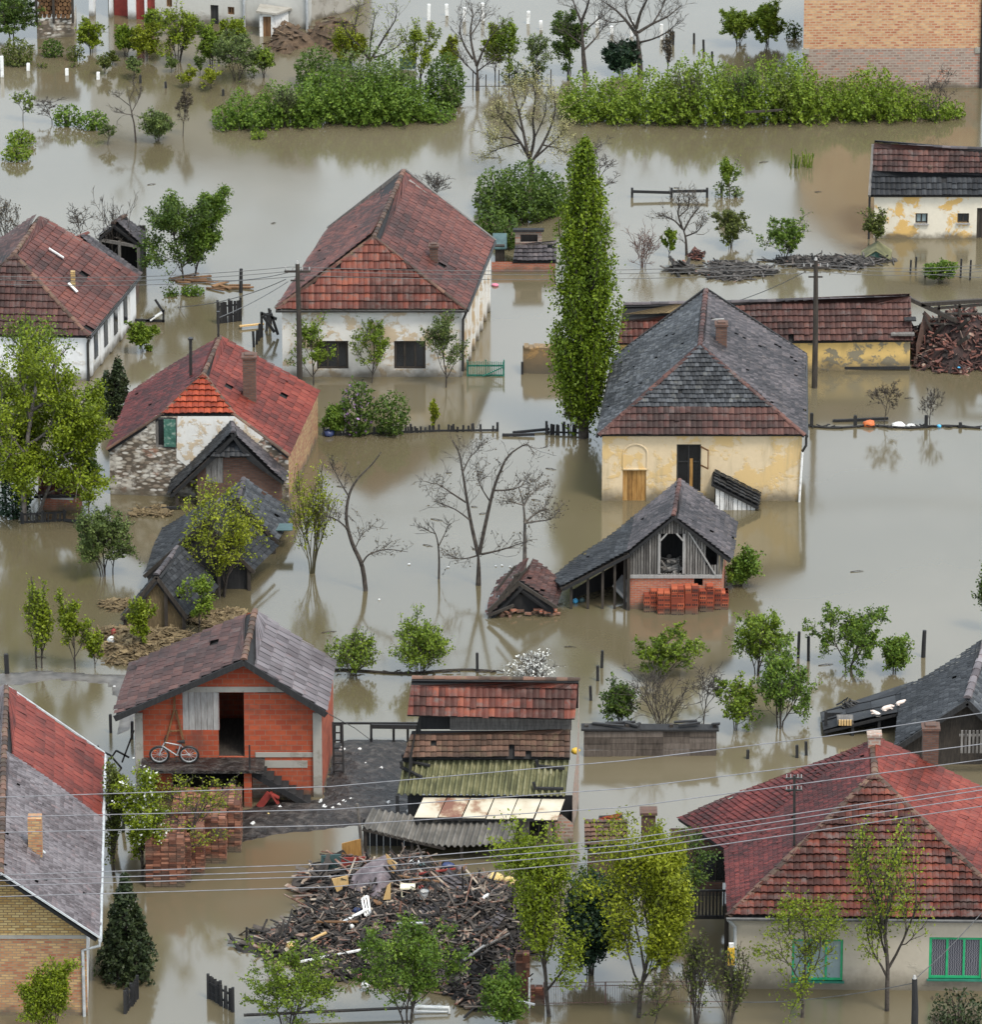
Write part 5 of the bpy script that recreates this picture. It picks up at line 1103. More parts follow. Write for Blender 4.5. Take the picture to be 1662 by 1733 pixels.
ya=at(290,1072).y; A=onY(264,972,ya); B=at(300,925,A.z); l0=onY(205,1045,ya); l1=at(247,1000,l0.z); r0=onY(316,1042,ya); r1=at(366,995,r0.z)
shed('hay_shed','broken A-frame hay shed with straw gable half buried behind the saplings','shed',A,B,l0,l1,r0,r1,['tile_black','tile_black','wood_black'],20,'straw')
yc=at(300,1000).y; A=onY(345,880,yc); B=at(372,845,A.z); l0=onY(243,972,yc); l1=at(274,893,l0.z+.4); r0=onY(430,965,yc); r1=at(470,925,r0.z)
shed('open_shed','grey tiled shed mostly hidden by the bright yellow-green tree','shed',A,B,l0,l1,r0,r1,['tile_black','tile_black','wood_black'],21,'wood_black')
yd=at(430,938).y; A=onY(402,845,yd); B=at(412,809,A.z); l0=onY(330,905,yd); l1=at(350,860,l0.z); r0=onY(470,915,yd); r1=at(497,868,r0.z)
o=shed('wrecked_shed','wrecked shed with blue-grey tiles sliding off beside the yellow-green tree','shed',A,B,l0,l1,r0,r1,['tile_grey','tile_grey','wood_black'],22,'wood_grey')
m=MB(); p=onroof(r0,r1,A,470,895,.12); m.box(p,(1.0,.75,.03)); m.build('patch_sheet','teal_sheet',o)

# ---- ruin at right edge ----
yr=at(1600,628).y; ru=E('ruined_house','collapsed house of bare rafters and tumbled red bricks at the right edge','ruin',at(1620,600))
f=heap_fn(at(1625,600).x,at(1625,600).y,2.6,2.2,1.75,5); bx_=(at(1546,600).x-.1,at(1720,600).x,yr-.4,yr+4.2); m=MB(); heapmesh(m,f,bx_,.2); scatter(m,f,bx_,1100,31,(.2,1.0),(.04,.12),(.02,.05),35,.04,.65,-.3); o=m.build('rubble','shards_red',ru); o['kind']='stuff'
m=MB(); J=lambda px,py,y:onY(px,py,y)
for a,b,w in (((1540,506),(1630,548),.16),((1560,515),(1672,508),.16),((1582,522),(1672,515),.10),((1590,512),(1590,545),.10),((1625,508),(1625,545),.10),((1600,531),(1672,531),.07),((1575,540),(1620,538),.07),((1572,548),(1620,548),.06),((1585,605),(1640,570),.16),((1575,575),(1600,548),.10),((1615,565),(1640,540),.14),((1563,530),(1578,560),.08),((1638,595),(1662,612),.12)): m.bar(J(*a,yr+1.4),J(*b,yr+1.4-(.9 if a[1]>560 else 0)),w)
m.build('rafter','wood_dark',ru)
m=MB(); wall(m,V((at(1546,628).x+.15,yr+.6,0)),V((at(1546,628).x+.95,yr+2.6,0)),[(0,1.0),(1.0,2.2),(2.1,1.5)]); m.build('wall_stub','brick_dark',ru)

# ---- white farm building, top left ----
def gwall(px,py): return at(px,py)
W0,W1=at(262,36),at(523,50); zt=7.0
wb=E('farm_building','big pale rendered building with dark red doors standing in the flood at top left','building',mid(W0,W1))
x1_=hole(W0,W1,281,-30,290,12); x2_=hole(W0,W1,385,12,396,25); d1=hole(W0,W1,356,9,369,47); d1=(d1[0],d1[1],-.5,d1[3]); x3=hole(W0,W1,340,-45,352,-5)
m=MB(); wall(m,W0,W1,zt,[x1_,x2_,d1],.25); wall(m,W1,W1+V((.5,8,0)),zt); m.build('front_wall','plaster_grey',wb)
for k in (x1_,x2_): window(wb,W0,W1,k,'wood_brown','dark_glass',(.5,),(),.07)
panel(wb,'door',W0,W1,d1,'wood_black',.15,3)
pipe(wb,[W1.lerp(W0,.42)+V((0,-.1,zt)),W1.lerp(W0,.42)+V((0,-.1,-.4))],.07,'pale_metal'); pipe(wb,[W1+V((-.1,-.1,zt)),W1+V((-.1,-.1,-.4))],.07,'pale_metal')
G0,G1=at(150,27),W0; U=(G1-G0).normalized(); n=V((U.y,-U.x,0)); L=(G1-G0).length
g=[hole(G0,G1,158,-60,182,40),hole(G0,G1,188,-60,214,40)]; g=[(a,b,-.5,zz) for a,b,_,zz in g]; r1_=hole(G0,G1,229,-40,243,44); r2_=hole(G0,G1,248,-40,261,46); r1_=(*r1_[:2],-.5,r1_[3]); r2_=(*r2_[:2],-.5,r2_[3])
m=MB(); wall(m,G0,G1,zt-.5,g+[r1_,r2_],.35); m.build('garage_wall','plaster_white_clean',wb)
panel(wb,'red_door',G0,G1,r1_,'red_paint',.15,2); panel(wb,'red_door',G0,G1,r2_,'red_paint',.15,2)
m=MB(); m.box(G0+U*((g[1][0]+g[1][1])/2)-n*.5+V((0,0,.35)),(g[1][1]-g[1][0],.06,1.3),(U,-n,V((0,0,1)))); m.build('red_gate','red_paint',wb)
m=MB(); bw=-n*3; wall(m,G0+bw,G1+bw,zt-.5); m.build('garage_back_wall','concrete',wb)
E0,E1=V((G0.x-.3,G0.y-.3,zt-.6)),V((W1.x+.4,W1.y-.3,zt-.3)); roof(wb,[([E0,E1,E1+V((0,4.5,2.4)),E0+V((0,4.5,2.4))],.3,.4,dict(m=0,lift=.05,curve=.02))],[],['tile_red','wood_black'],'tile_red',23)
# annexe with dark roof right of it
wn2=E('outbuilding','grey annexe at the right end of the pale farm building, top edge','annexe',at(560,20))
a,b=at(524,36),at(612,14); m=MB(); wall(m,a,b,2.6); wall(m,b,b+V((.4,5,0)),2.6); m.build('wall','concrete',wn2); roof(wn2,[([a+V((-.1,-.3,2.5)),b+V((.3,-.3,2.5)),b+V((.3,4,3.9)),a+V((-.1,4,3.9))],.22,.3,dict(m=0))],[],['tile_slate','wood_black'],'tile_slate',24)
# small white hut
yw_=at(455,62).y; ph=E('privy','little white shed with mono-pitch grey roof and brown door at top left','shed',at(462,55))
a,b=V((onY(439,62,yw_).x,yw_,0)),V((onY(461,62,yw_).x,yw_,0)); c_=b+V((.75,1.2,0)); zl=onY(440,20,yw_).z; zh=zl
d1=hole(a,b,445,28,458,64); d1=(d1[0],d1[1],-.5,d1[3]); m=MB(); wall(m,a,b,zl,[d1],.1); wall(m,b,c_,[(0,zl),((c_-b).length,zl-.25)]); m.build('wall','white_paint',ph); panel(ph,'door',a,b,d1,'wood_brown',.08,3)
m=MB(); m.hexa([V((a.x-.15,yw_-.2,zl)),V((b.x+.2,yw_-.2,zl-.12)),V((c_.x+.2,c_.y+.2,zl-.32)),V((a.x,c_.y+.2,zl-.1))],[V((a.x-.15,yw_-.2,zl+.1)),V((b.x+.2,yw_-.2,zl-.02)),V((c_.x+.2,c_.y+.2,zl-.22)),V((a.x,c_.y+.2,zl))]); m.build('roof','concrete',ph)
# log store
a,b=at(62,66),at(124,62); yl=a.y; st_=E('log_store','open rack packed with round cut logs on a grey rubble wall, top left corner','log store',mid(a,b))
m=MB(); z1_=hz(95,64,31); wall(m,a,b,z1_); wall(m,b,b+V((0,2.5,0)),z1_); m.build('rubble_wall','rubble_stone',st_)
z2=hz(95,64,-28); rg=random.Random(9); m=MB(); r_=.115; nx=int((b.x-a.x-.1)/(2*r_)); nz=int((z2-z1_)/(1.8*r_))
for j in range(nz):
    for i in range(nx): x=a.x+.15+r_*(2*i+(j%2)); m.tube([V((x,yl+.15+rg.uniform(-.06,.03),z1_+r_+j*1.8*r_)),V((x,yl+1.2,z1_+r_+j*1.8*r_))],r_*rg.uniform(.85,1.05),8,rg.random(),0,True)
m.build('log','wood_brown',st_)
m=MB(); 
for x in (a.x,(a.x+b.x)/2-.05,b.x): m.bar(V((x,yl+.05,z1_-.2)),V((x,yl+.05,z2+.2)),.12)
m.box(((a.x+b.x)/2,yl+.6,z2+.25),(b.x-a.x+.5,1.9,.08)); m.build('rack_frame','wood_dark',st_)
# tall brick house top right
W0,W1=at(1359,150),at(1659,148); L=(W1-W0).length; th_=proj_z=hz(1500,149,82)
tb=E('brick_house','tall windowless peach brick house wall rising out of the hedge at top right','house',mid(W0,W1)+V((0,4,0)))
m=MB(); wall(m,W0,W1,th_); m.build('lower_wall','brick_grimy',tb)
m=MB(); wall(m,W0,W1,[(0,6.6),(L/2,9.6),(L,6.6)],z0=th_+.003); m.build('gable_wall','brick_peach',tb)
m=MB(); wall(m,W1,W1+V((.6,9,0)),6.6); m.build('side_wall','brick_peach',tb); m=MB(); wall(m,W0+V((.6,9,0)),W0,6.6); m.build('side_wall','brick_peach',tb)
for q_ in (W0+V((.1,-.02,th_-.1)),W1+V((-.1,-.02,th_-.1))): m=MB(); m.box(q_,(.35,.1,.28)); m.build('concrete_block','concrete',tb)
pipe(tb,[W1+V((.05,-.1,6.4)),W1+V((.05,-.1,-.4))],.08); 
e0,e1=W0+V((-.3,-.2,6.45)),W1+V((.3,-.2,6.45)); g=mid(e0,e1)+V((0,0,3.35)); bk_=V((.6,9.2,0))
roof(tb,[([e1,e1+bk_,g+bk_,g],.3,.4,dict(m=0)),([e0+bk_,e0,g,g+bk_],.3,.4,dict(m=0))],[(g,g+bk_)],['tile_red','wood_black'],'tile_red',25)
# ======================= TREES AND PLANTS =======================
# -- far orchard, top left --
T('orchard',20,66,-18,52,'leaf_mid','big dark green tree in the top left corner beside the log store','leafy_tree','tree',cx=22,lf=1.6)
GO='young fruit trees in the flooded orchard'
for a in [(155,88,30,24,'lime','lime green young fruit tree just right of the log store'),
 (212,95,45,16,'spring','slim young fruit tree standing in front of the red doors, left one'),
 (246,100,42,24,'yellow','yellow-green young fruit tree in front of the red doors'),
 (300,106,2,34,'lime','tallest yellow-green orchard tree in front of the pale building wall'),
 (357,112,40,24,'spring','young green tree in front of the dark door of the pale building'),
 (400,136,50,36,'grey','bushy grey-green orchard tree left of the white privy'),
 (446,132,82,16,'spring','small young tree just below the white privy'),
 (262,60,18,20,'spring','half bare young tree close against the red doors'),
 (393,92,35,22,'lime','thin lime tree between the dark door and the white privy')]:
    T('orchard',a[0],a[1],a[2]-6,a[3]*1.25,'leaf_'+a[4],a[5],'fruit_tree','tree',GO,lf=.7,ls=.125)
for a in [(177,126,90,14,'olive','tiny sparse sapling below the lime tree, left of the orchard'),(190,110,85,12,'olive','tiny upright sapling above the row of white posts'),
 (228,133,92,16,'grey','thin grey-green sapling in the middle of the orchard'),(290,122,95,12,'grey','small sapling under the tallest yellow-green orchard tree'),
 (318,148,108,18,'yellow','pale yellow sapling low in the orchard'),(356,152,108,20,'yellow','pale bushy sapling in the orchard nearest the hedge'),(338,128,92,10,'grey','very thin sapling between two pale bushy orchard saplings')]:
    T('sparse',*a[:4],'leaf_'+a[4],a[5],'sapling','sapling',GO,lf=.6,ls=.11,th=.8)
blobs('shrub','rounded olive shrub at the left edge below the corner tree',[(28,112,68,27)],'leaf_olive',110,.14,'shrub',seed=31)
blobs('shrub','rounded green shrub below the rubble wall of the log store',[(88,97,68,19)],'leaf_mid',110,.14,'shrub',seed=32)
blobs('shrub','smaller olive shrub right of the rounded green one',[(127,103,76,15)],'leaf_olive',100,.13,'shrub',seed=33)
blobs('water_weed','faint low patch of weed among the white posts',[(70,115,108,12),(125,114,106,9)],'leaf_olive',40,.12,'weed',seed=34)
T('bareleaf',38,205,150,24,'leaf_spring','small dark half bare tree at the left edge','bare_tree','tree')
T('bare',88,207,163,30,None,'spreading leafless shrub behind the low green bushes','bare_shrub','shrub')
blobs('shrub','low dark green bushes lying in a row on the flood at left',[(112,214,180,24),(156,220,190,26)],'leaf_fresh',100,.15,'shrub',seed=35)
T('bareleaf',182,245,208,16,'leaf_grey','little scraggy shrub at the end of the low green bushes','bare_shrub','shrub')
HT('tall thin leafless tree standing alone in the open water, upper left',230,241,[([(230,241),(227,215),(223,195),(218,170),(214,145)],.06,.2),([(222,190),(232,172),(238,158)],.03,.3),([(220,180),(205,168),(195,160)],.03,-.3),([(225,195),(208,192),(194,190)],.025,.3),([(218,168),(226,150),(224,138)],.025,-.3)],26,'bark','bare_tree',9,None,0,.7)
T('shrub',265,238,183,32,'leaf_grey','loose green shrub between two bare trees in the open water','shrub','shrub',lf=.8)
T('bareleaf',308,230,148,16,'leaf_dull','slender leafless sapling right of the loose green shrub','bare_tree','tree',cx=314)
blobs('shrub','pair of small green bushes by the left edge in open water',[(34,248,223,24),(27,273,246,25)],'leaf_spring',110,.14,'shrub',seed=36)
blobs('water_weed','little tuft of weed in front of the left hedge',[(437,236,222,14)],'leaf_spring',90,.13,'weed',seed=37)
# -- hedges --
hb=[(380,218,188,22,1.2),(405,214,165,24,1.6),(432,218,178,26,1.6),(462,213,158,30,2.0),(495,208,160,30,2.0),(520,213,150,26,1.6),(548,205,140,34,2.4),(585,204,128,36,2.6),(620,208,135,36,2.4),(650,203,122,36,2.6),(682,207,140,34,2.2),(712,202,158,32,2.0),(742,206,182,30,1.2)]
blobs('hedge','long dense green hedge standing in the flood left of centre',hb,'leaf_fresh',80,.145,'hedge',seed=41,noise=.35,stems=4,spike=.12)
blobs('shrub','tall rounded dark shrub at the right end of the left hedge',[(753,186,102,34,1.6)],'leaf_mid',110,.15,'shrub',seed=42)
blobs('shrub','bright green shrub behind the left hedge, under the brown mound',[(535,152,92,36,1.5)],'leaf_mid',100,.16,'shrub',seed=43)
hr_=[(965,200,160,22,1.6),(990,204,146,32,2.2),(1022,200,158,30,2.0),(1052,205,148,36,2.4),(1092,203,138,34,2.6),(1128,207,150,32,2.0),(1155,204,128,36,2.8),(1195,205,122,38,3.0),(1232,203,134,34,2.6),(1262,208,146,32,2.0),(1295,203,130,36,2.6),(1328,200,120,30,2.6),(1352,203,118,32,2.8),(1388,204,146,34,2.2),(1425,200,150,32,2.0),(1455,203,140,30,2.2),(1485,199,134,32,2.2),(1515,203,152,30,1.8),(1550,200,160,30,1.6),(1588,203,172,26,1.2),(1615,199,180,20,.9)]
blobs('hedge','longest green hedge running to the foot of the peach brick house',hr_,'leaf_spring',78,.145,'hedge',seed=44,noise=.35,stems=4,spike=.12)
T('bare',1582,206,112,42,None,'leafless sapling growing at the right end of the long hedge','bare_tree','tree')
# -- trees behind the hedges --
HT('wide twisted bare tree with few yellow buds behind the left hedge',628,122,[([(628,122),(625,100)],.13,0),([(626,104),(612,80),(600,50),(605,20),(598,8)],.08,.7),([(626,104),(640,80),(655,55),(668,35),(672,15)],.08,-.7),([(618,90),(595,85),(572,70)],.06,.6),([(630,98),(655,90),(680,72),(692,55)],.06,.5),([(625,100),(628,60),(635,25)],.07,-.4),([(612,80),(590,60),(580,40)],.05,-.5)],25,'bark','bare_tree',15,'leaf_yellow',2,.9)
T('orchard',590,118,45,34,'leaf_yellow','low yellow-green tree beside the brown earth mound','fruit_tree','tree')
T('upright',712,150,28,40,'leaf_lime','leaning lime green tree above the tall rounded shrub','fruit_tree','tree',cx=708,lf=1.2)
T('leafy',762,122,55,20,'leaf_yellow','slight yellowish tree between the lime tree and big bare tree','fruit_tree','tree',lf=.6)
HT('big black leafless tree between the two hedges',808,153,[([(808,153),(808,130),(807,110)],.15,0),([(807,112),(800,85),(796,55),(800,25),(797,8)],.09,.6),([(807,112),(818,85),(832,60),(846,45)],.08,-.6),([(800,100),(785,75),(778,45),(790,20)],.07,-.6),([(797,60),(812,35),(815,15)],.05,.5),([(808,128),(790,110),(770,90)],.05,.6),([(809,120),(825,108),(840,98)],.05,-.4)],22,'bark','bare_tree',14,'leaf_dull',1,.9)
T('leafy',838,132,34,26,'leaf_lime','lime green tree immediately right of the big black leafless tree','fruit_tree','tree')
T('upright',862,142,25,20,'leaf_spring','thin fresh green tree second right of the black leafless tree','fruit_tree','tree')
T('sparse',912,142,48,28,'leaf_grey','slender sparse sapling left of the dark leafy tree','sapling','sapling')
T('dense',968,124,12,36,'leaf_mid','dark green leafy tree left of the tallest bare trunk','leafy_tree','tree',cx=960,lf=.7)
HT('tall dark leafless tree rising past the top edge near centre',993,134,[([(993,134),(988,100),(986,65),(985,30)],.18,0),([(985,40),(975,15),(965,-15)],.09,.6),([(985,35),(996,5),(1000,-25)],.09,-.6),([(988,85),(1008,65),(1022,45)],.07,.6),([(987,75),(965,60),(950,45)],.06,-.6),([(986,55),(1010,35),(1030,20)],.06,-.5)],24,'bark','bare_tree',13,None,0,1.0)
HT('broad spreading leafless tree right of the dark green weeping shrub',1082,128,[([(1084,128),(1083,100),(1080,70),(1076,45)],.20,0),([(1078,60),(1060,35),(1040,15),(1020,2)],.11,.9),([(1077,48),(1085,20),(1095,0),(1100,-20)],.11,-.7),([(1080,55),(1105,40),(1130,28),(1152,10)],.10,.8),([(1081,72),(1105,66),(1128,55),(1145,40)],.07,-.8),([(1076,48),(1062,22),(1058,-5)],.08,-.6),([(1082,90),(1060,80),(1040,72)],.06,.6),([(1105,40),(1120,15),(1128,-8)],.06,.5),([(1060,35),(1035,38),(1018,32)],.05,-.4)],23,'bark','bare_tree',16,None,0,1.1)
T('shrub',1052,126,68,34,'leaf_deep','dark blue-green shrub beneath the broad leafless tree','shrub','shrub',lf=2.2,ls=.17)
T('upright',1130,128,45,12,'leaf_dull','wispy bare stem beside the broad leafless tree','sapling','sapling',lf=.3)
blobs('shrub','grey leaved low shrub between the two hedges',[(872,142,108,24),(905,138,112,16)],'leaf_grey',60,.14,'shrub',seed=45)
T('orchard',1250,78,3,34,'leaf_spring','left one of the two round green trees in open water at the top','leafy_tree','tree',lf=1.3)
T('orchard',1300,74,0,38,'leaf_spring','right one of the two round green trees in open water at the top','leafy_tree','tree',lf=1.8)
blobs('shrub','small shrub against the left corner of the peach brick house',[(1345,64,40,14)],'leaf_mid',80,.14,'shrub',seed=46)
# -- blossom tree and neighbours --
HT('cream blossoming tree with dark trunk in front of the long hedge',900,298,[([(900,300),(899,280),(892,262)],.20,0),([(895,266),(880,240),(862,215),(845,195),(838,172)],.09,.8),([(894,264),(886,225),(878,190),(868,155),(862,142)],.10,-.6),([(897,268),(904,235),(902,200),(906,165),(902,142)],.10,.4),([(900,275),(918,245),(932,215),(940,185),(938,160)],.09,-.8),([(902,270),(925,250),(945,232),(957,215)],.07,.9),([(880,240),(855,232),(836,236),(822,228)],.06,-.9),([(886,225),(860,190),(835,200)],.05,.6),([(904,235),(922,195),(925,165)],.05,-.5),([(918,245),(940,250),(955,258)],.05,.5),([(878,190),(890,165),(886,146)],.05,.5),([(880,242),(850,250),(828,258)],.05,.4)],21,'bark','blossom_tree',17,'blossom_cream',7,.9)
blobs('shrub','dense dark green thicket under the cream blossoming tree',[(845,368,302,42,2.0),(890,372,294,50,2.4),(930,362,310,30,2.0)],'leaf_mid',95,.16,'shrub',seed=47)
T('twiggy',830,350,312,34,None,'grey leafless thicket left of the dark green one','bare_shrub','shrub')
blobs('shrub','green bush squeezed between the red roof and the ruined hut',[(830,398,360,28,1.0),(862,420,372,20,1.0)],'leaf_mid',90,.16,'shrub',seed=48)
T('bare',1010,338,225,48,None,'leafless tree half hidden behind the poplar','bare_tree','tree')
T('twiggy',735,330,288,38,None,'leafless twigs showing behind the ridge of the white farmhouse','bare_shrub','shrub')
poplar('poplar','tall narrow green poplar beside the yellow house',988,740,236,'leaf_poplar',[(0,10),(.08,22),(.2,44),(.36,58),(.5,56),(.66,46),(.8,34),(.92,18),(1,3)],210,170,.15,5,'tree')
T('bareleaf',968,738,672,18,'leaf_dull','short bare sapling at the foot of the poplar','sapling','sapling')
# -- right middle --
T('sparse',1236,336,264,22,'leaf_spring','thin sapling with a bushy foot beside the rail fence','sapling','sapling')
blobs('shrub','small bush at the foot of the thin sapling by the rail fence',[(1222,334,305,14),(1245,334,316,14)],'leaf_grey',60,.13,'shrub',seed=49)
m=MB(); rg=random.Random(3); p=at(1358,281)
for i in range(34): a=p+V((rg.uniform(-.5,.55),rg.uniform(-.4,.4),-.2)); m.bar(a,a+V((rg.gauss(0,.12),rg.gauss(0,.1),rg.uniform(.4,.95))),.05,.015,rg.random())
tag(m.build('reed_tuft','leaf_spring'),'tuft of green reeds alone in open water','reeds')
HT('dark leafless orchard tree between the reddish shrub and the sparse olive tree',1163,432,[([(1163,432),(1161,405),(1155,385)],.10,0),([(1156,388),(1140,372),(1122,365)],.06,.5),([(1155,386),(1148,362),(1150,345),(1146,335)],.06,-.5),([(1158,390),(1170,368),(1182,352),(1180,340)],.06,.5),([(1160,400),(1180,392),(1190,380)],.05,-.5),([(1148,368),(1165,352),(1166,338)],.04,.3)],27,'bark','bare_tree',16,'leaf_dull',1,.8)
T('twiggy',1088,452,372,38,None,'reddish leafless shrub fanning out of the water right of the poplar','bare_shrub','shrub',bark='bark_red')
T('upright',1132,436,383,14,'leaf_spring','slim green sapling between the reddish shrub and dark leafless tree','sapling','sapling')
T('orchard',1237,418,354,38,'leaf_olive','sparse olive fruit tree right of the dark leafless tree','fruit_tree','tree',lf=.7)
T('orchard',1328,440,362,48,'leaf_fresh','vivid green fruit tree above the floating grey wreckage','fruit_tree','tree',lf=.6)
T('sparse',1484,424,344,26,'leaf_olive','thin sapling at the corner of the peeling cottage','sapling','sapling',cx=1474)
T('shrub',1592,478,435,34,'leaf_fresh','low green shrub tangled in the wire fence below the peeling cottage','shrub','shrub',lf=.7)
T('bareleaf',1497,722,640,34,'leaf_dull','black leafless shrub growing out of the debris line at right','bare_shrub','shrub',lf=.3)
T('bare',1575,722,655,24,None,'smaller grey leafless shrub right of the white floats','bare_shrub','shrub')
T('shrub',1252,990,922,36,'leaf_fresh','green shrub squeezed against the right side of the timber barn','shrub','shrub',cx=1262,lf=.8)
# -- left middle --
T('dense',312,478,315,68,'leaf_mid','large dark green tree beside the open shed','leafy_tree','tree',cx=300,lf=1.0,cl=1.2)
T('dense',325,470,312,34,'leaf_fresh','lighter green tree crown leaning right of the large dark tree','leafy_tree','tree',cx=362)
T('bare',190,470,322,50,None,'leafless tree behind the open shed','bare_tree','tree',cx=205)
T('bare',140,420,338,28,None,'small leafless tree behind the dark red ridge','bare_tree','tree')
T('bareleaf',12,480,325,36,'leaf_dull','brownish leafless tree cut by the left edge behind the dark red roof','bare_tree','tree')
blobs('water_weed','small green island of weed below the large dark tree',[(325,500,486,20,.5)],'leaf_fresh',110,.13,'weed',seed=50)
T('orchard',240,596,540,28,'leaf_spring','little spreading tree alone in the flooded yard','fruit_tree','tree',lf=1.1)
columnar('conifer','dark conifer with two points behind the willow',195,704,612,'leaf_conifer',[(0,30),(.3,27),(.7,15),(1,3)],260,.15,[(6,1.0,.85),(-14,.78,.7)],8,'tree',el=.25)
T('dense',40,880,556,112,'leaf_lime','huge yellow-green willow hiding the white house at left','willow','tree',cx=62,lf=1.7,th=1.6,bark='bark_grey',seed=77,ls=.14,cl=.95)
T('dense',58,872,640,88,'leaf_lime','lower yellow-green willow limb mass leaning against the red roofed house','willow','tree',cx=138,lf=1.5,th=1.2,bark='bark_grey',seed=78,ls=.14,cl=.95)
T('willow',62,790,520,72,'leaf_spring','greener tree top behind the yellow-green willow, against the red roof','leafy_tree','tree',cx=75,lf=.5)
T('leafy',8,865,690,52,'leaf_olive','olive tree at the left edge below the willow','leafy_tree','tree',cx=15,lf=.6)
blobs('shrub','dark green bush at the left edge beside the black fence panel',[(24,878,812,28)],'leaf_deep',110,.15,'shrub',seed=51)
T('leafy',150,858,745,28,'leaf_mid','green sapling between the tiny outhouse and the stone gable','sapling','sapling',lf=.7)
T('orchard',176,975,852,54,'leaf_grey','spreading pale grey-green orchard tree below the black fence','fruit_tree','tree',lf=1.3)
T('sparse',190,972,868,40,'leaf_grey','slimmer twin of the pale orchard tree, on its right','fruit_tree','tree',lf=.9)
T('orchard',373,1010,805,86,'leaf_yellow','brightest yellow-green tree growing through the wrecked sheds','leafy_tree','tree',lf=.95,th=1.2,cl=.9,seed=55)
for a in [(62,1132,968,26,'lime','tallest thin pole-stemmed sapling at the left, left of the pair',.5),(70,1130,985,24,'lime','thin pole-stemmed sapling leaning right at the left edge',.5),
 (127,1132,995,36,'lime','lime sapling with round crown right of the two pole saplings',.9),(240,1108,1005,26,'lime','bright sapling in front of the hay shed gable',1.3),(335,1072,968,36,'spring','green sapling in front of the grey slope of the hay shed',.8),(160,1130,1060,18,'lime','short sapling beside the straw heap',.6)]:
    T('upright',*a[:4],'leaf_'+a[4],a[5],'sapling','sapling','saplings round the hay shed',lf=a[6],ls=.12)
GW='three small fruit trees before the white wall'
T('upright',530,652,530,46,'leaf_spring','left of three small fruit trees before the white farmhouse wall','fruit_tree','tree',GW,lf=.9,bark='bark')
T('upright',628,648,540,40,'leaf_spring','middle of three small fruit trees before the white farmhouse wall','fruit_tree','tree',GW,lf=.75)
T('upright',754,656,528,44,'leaf_grey','right of three small fruit trees before the white farmhouse wall','fruit_tree','tree',GW,lf=.9)
blobs('lilac_bush','flowering lilac bush with mauve tips in front of the fallen picket fence',[(605,738,652,30,1.0,-.1)],'leaf_mid',100,.15,'shrub',leaf2='blossom_lilac',l2=.09,seed=52)
blobs('shrub','dark green bush right of the lilac by the picket fence',[(662,738,672,32,1.0,-.1)],'leaf_mid',80,.16,'shrub',seed=53)
T('shrub',565,735,682,24,'leaf_fresh','loose green shrub left of the lilac','shrub','shrub',lf=.8)
T('upright',735,730,672,10,'leaf_yellow','thin yellow sapling above the picket fence','sapling','sapling',lf=.5)
# -- centre bare trees --
T('vase',528,970,770,56,'leaf_yellow','feathery yellow-green willow shrub in front of the brick wall','willow_shrub','shrub',lf=.55,bark='bark_olive')
HT('curved bare tree leaning left beside the willow shrub',620,1000,[([(620,1000),(613,960),(596,920),(586,880),(590,840),(604,812),(630,785),(645,765)],.12,.6),([(588,895),(570,880),(548,872)],.05,-.6),([(590,840),(575,815),(560,785)],.05,.5),([(612,955),(625,938),(655,930),(690,934)],.05,-.3),([(600,930),(612,905),(625,895)],.03,.4)],11,'bark','bare_tree',11,'leaf_dull',2,.8)
HT('largest leafless tree with forked trunk alone in central water',810,990,[([(809,990),(810,962),(809,935)],.16,0),([(809,938),(798,890),(790,845),(783,800),(776,765),(765,745)],.10,.9),([(811,938),(822,885),(835,830),(848,795),(862,770),(890,752),(900,762)],.10,-.8),([(788,850),(765,835),(742,820),(730,818)],.05,-.7),([(795,880),(770,862),(745,852)],.045,.8),([(836,830),(868,828),(890,818)],.05,.6),([(783,800),(795,775),(812,758)],.045,.5),([(830,850),(812,820),(806,790)],.04,-.5),([(809,940),(790,945),(772,945)],.05,-.3),([(815,938),(850,930),(885,918)],.06,.5)],12,'bark','bare_tree',13,'leaf_dull',1,1.0)
HT('smallest leafless tree left of the largest one',742,980,[([(742,980),(743,950),(741,920),(735,900),(722,885)],.06,.2),([(742,925),(752,905),(760,890)],.035,.3),([(737,903),(728,900),(712,892)],.03,-.3)],13,'bark','bare_tree',9,None,0,.6)
HT('dark bare tree rising from the collapsed tiled roof',886,985,[([(886,985),(888,950),(888,915),(888,880),(885,850),(878,825)],.12,.2),([(888,885),(905,870),(920,862),(925,845)],.06,.5),([(888,885),(910,882),(932,878),(948,862)],.055,-.4),([(886,858),(898,838),(915,822)],.045,.4),([(886,855),(868,850),(858,848)],.04,-.3)],14,'bark_grey','bare_tree',14,'leaf_dull',3,.7)
T('broom',597,1142,1058,56,'leaf_spring','left one of two light green shrubs above the stacked shed','shrub','shrub',lf=.55)
T('broom',712,1140,1038,58,'leaf_spring','right, denser one of two light green shrubs above the stacked shed','shrub','shrub',lf=1.3)
T('shrub',903,1160,1094,56,'blossom_white','white blossoming bush behind the red tiled top of the shed','blossom_bush','shrub',lf=.09,ls=.11)
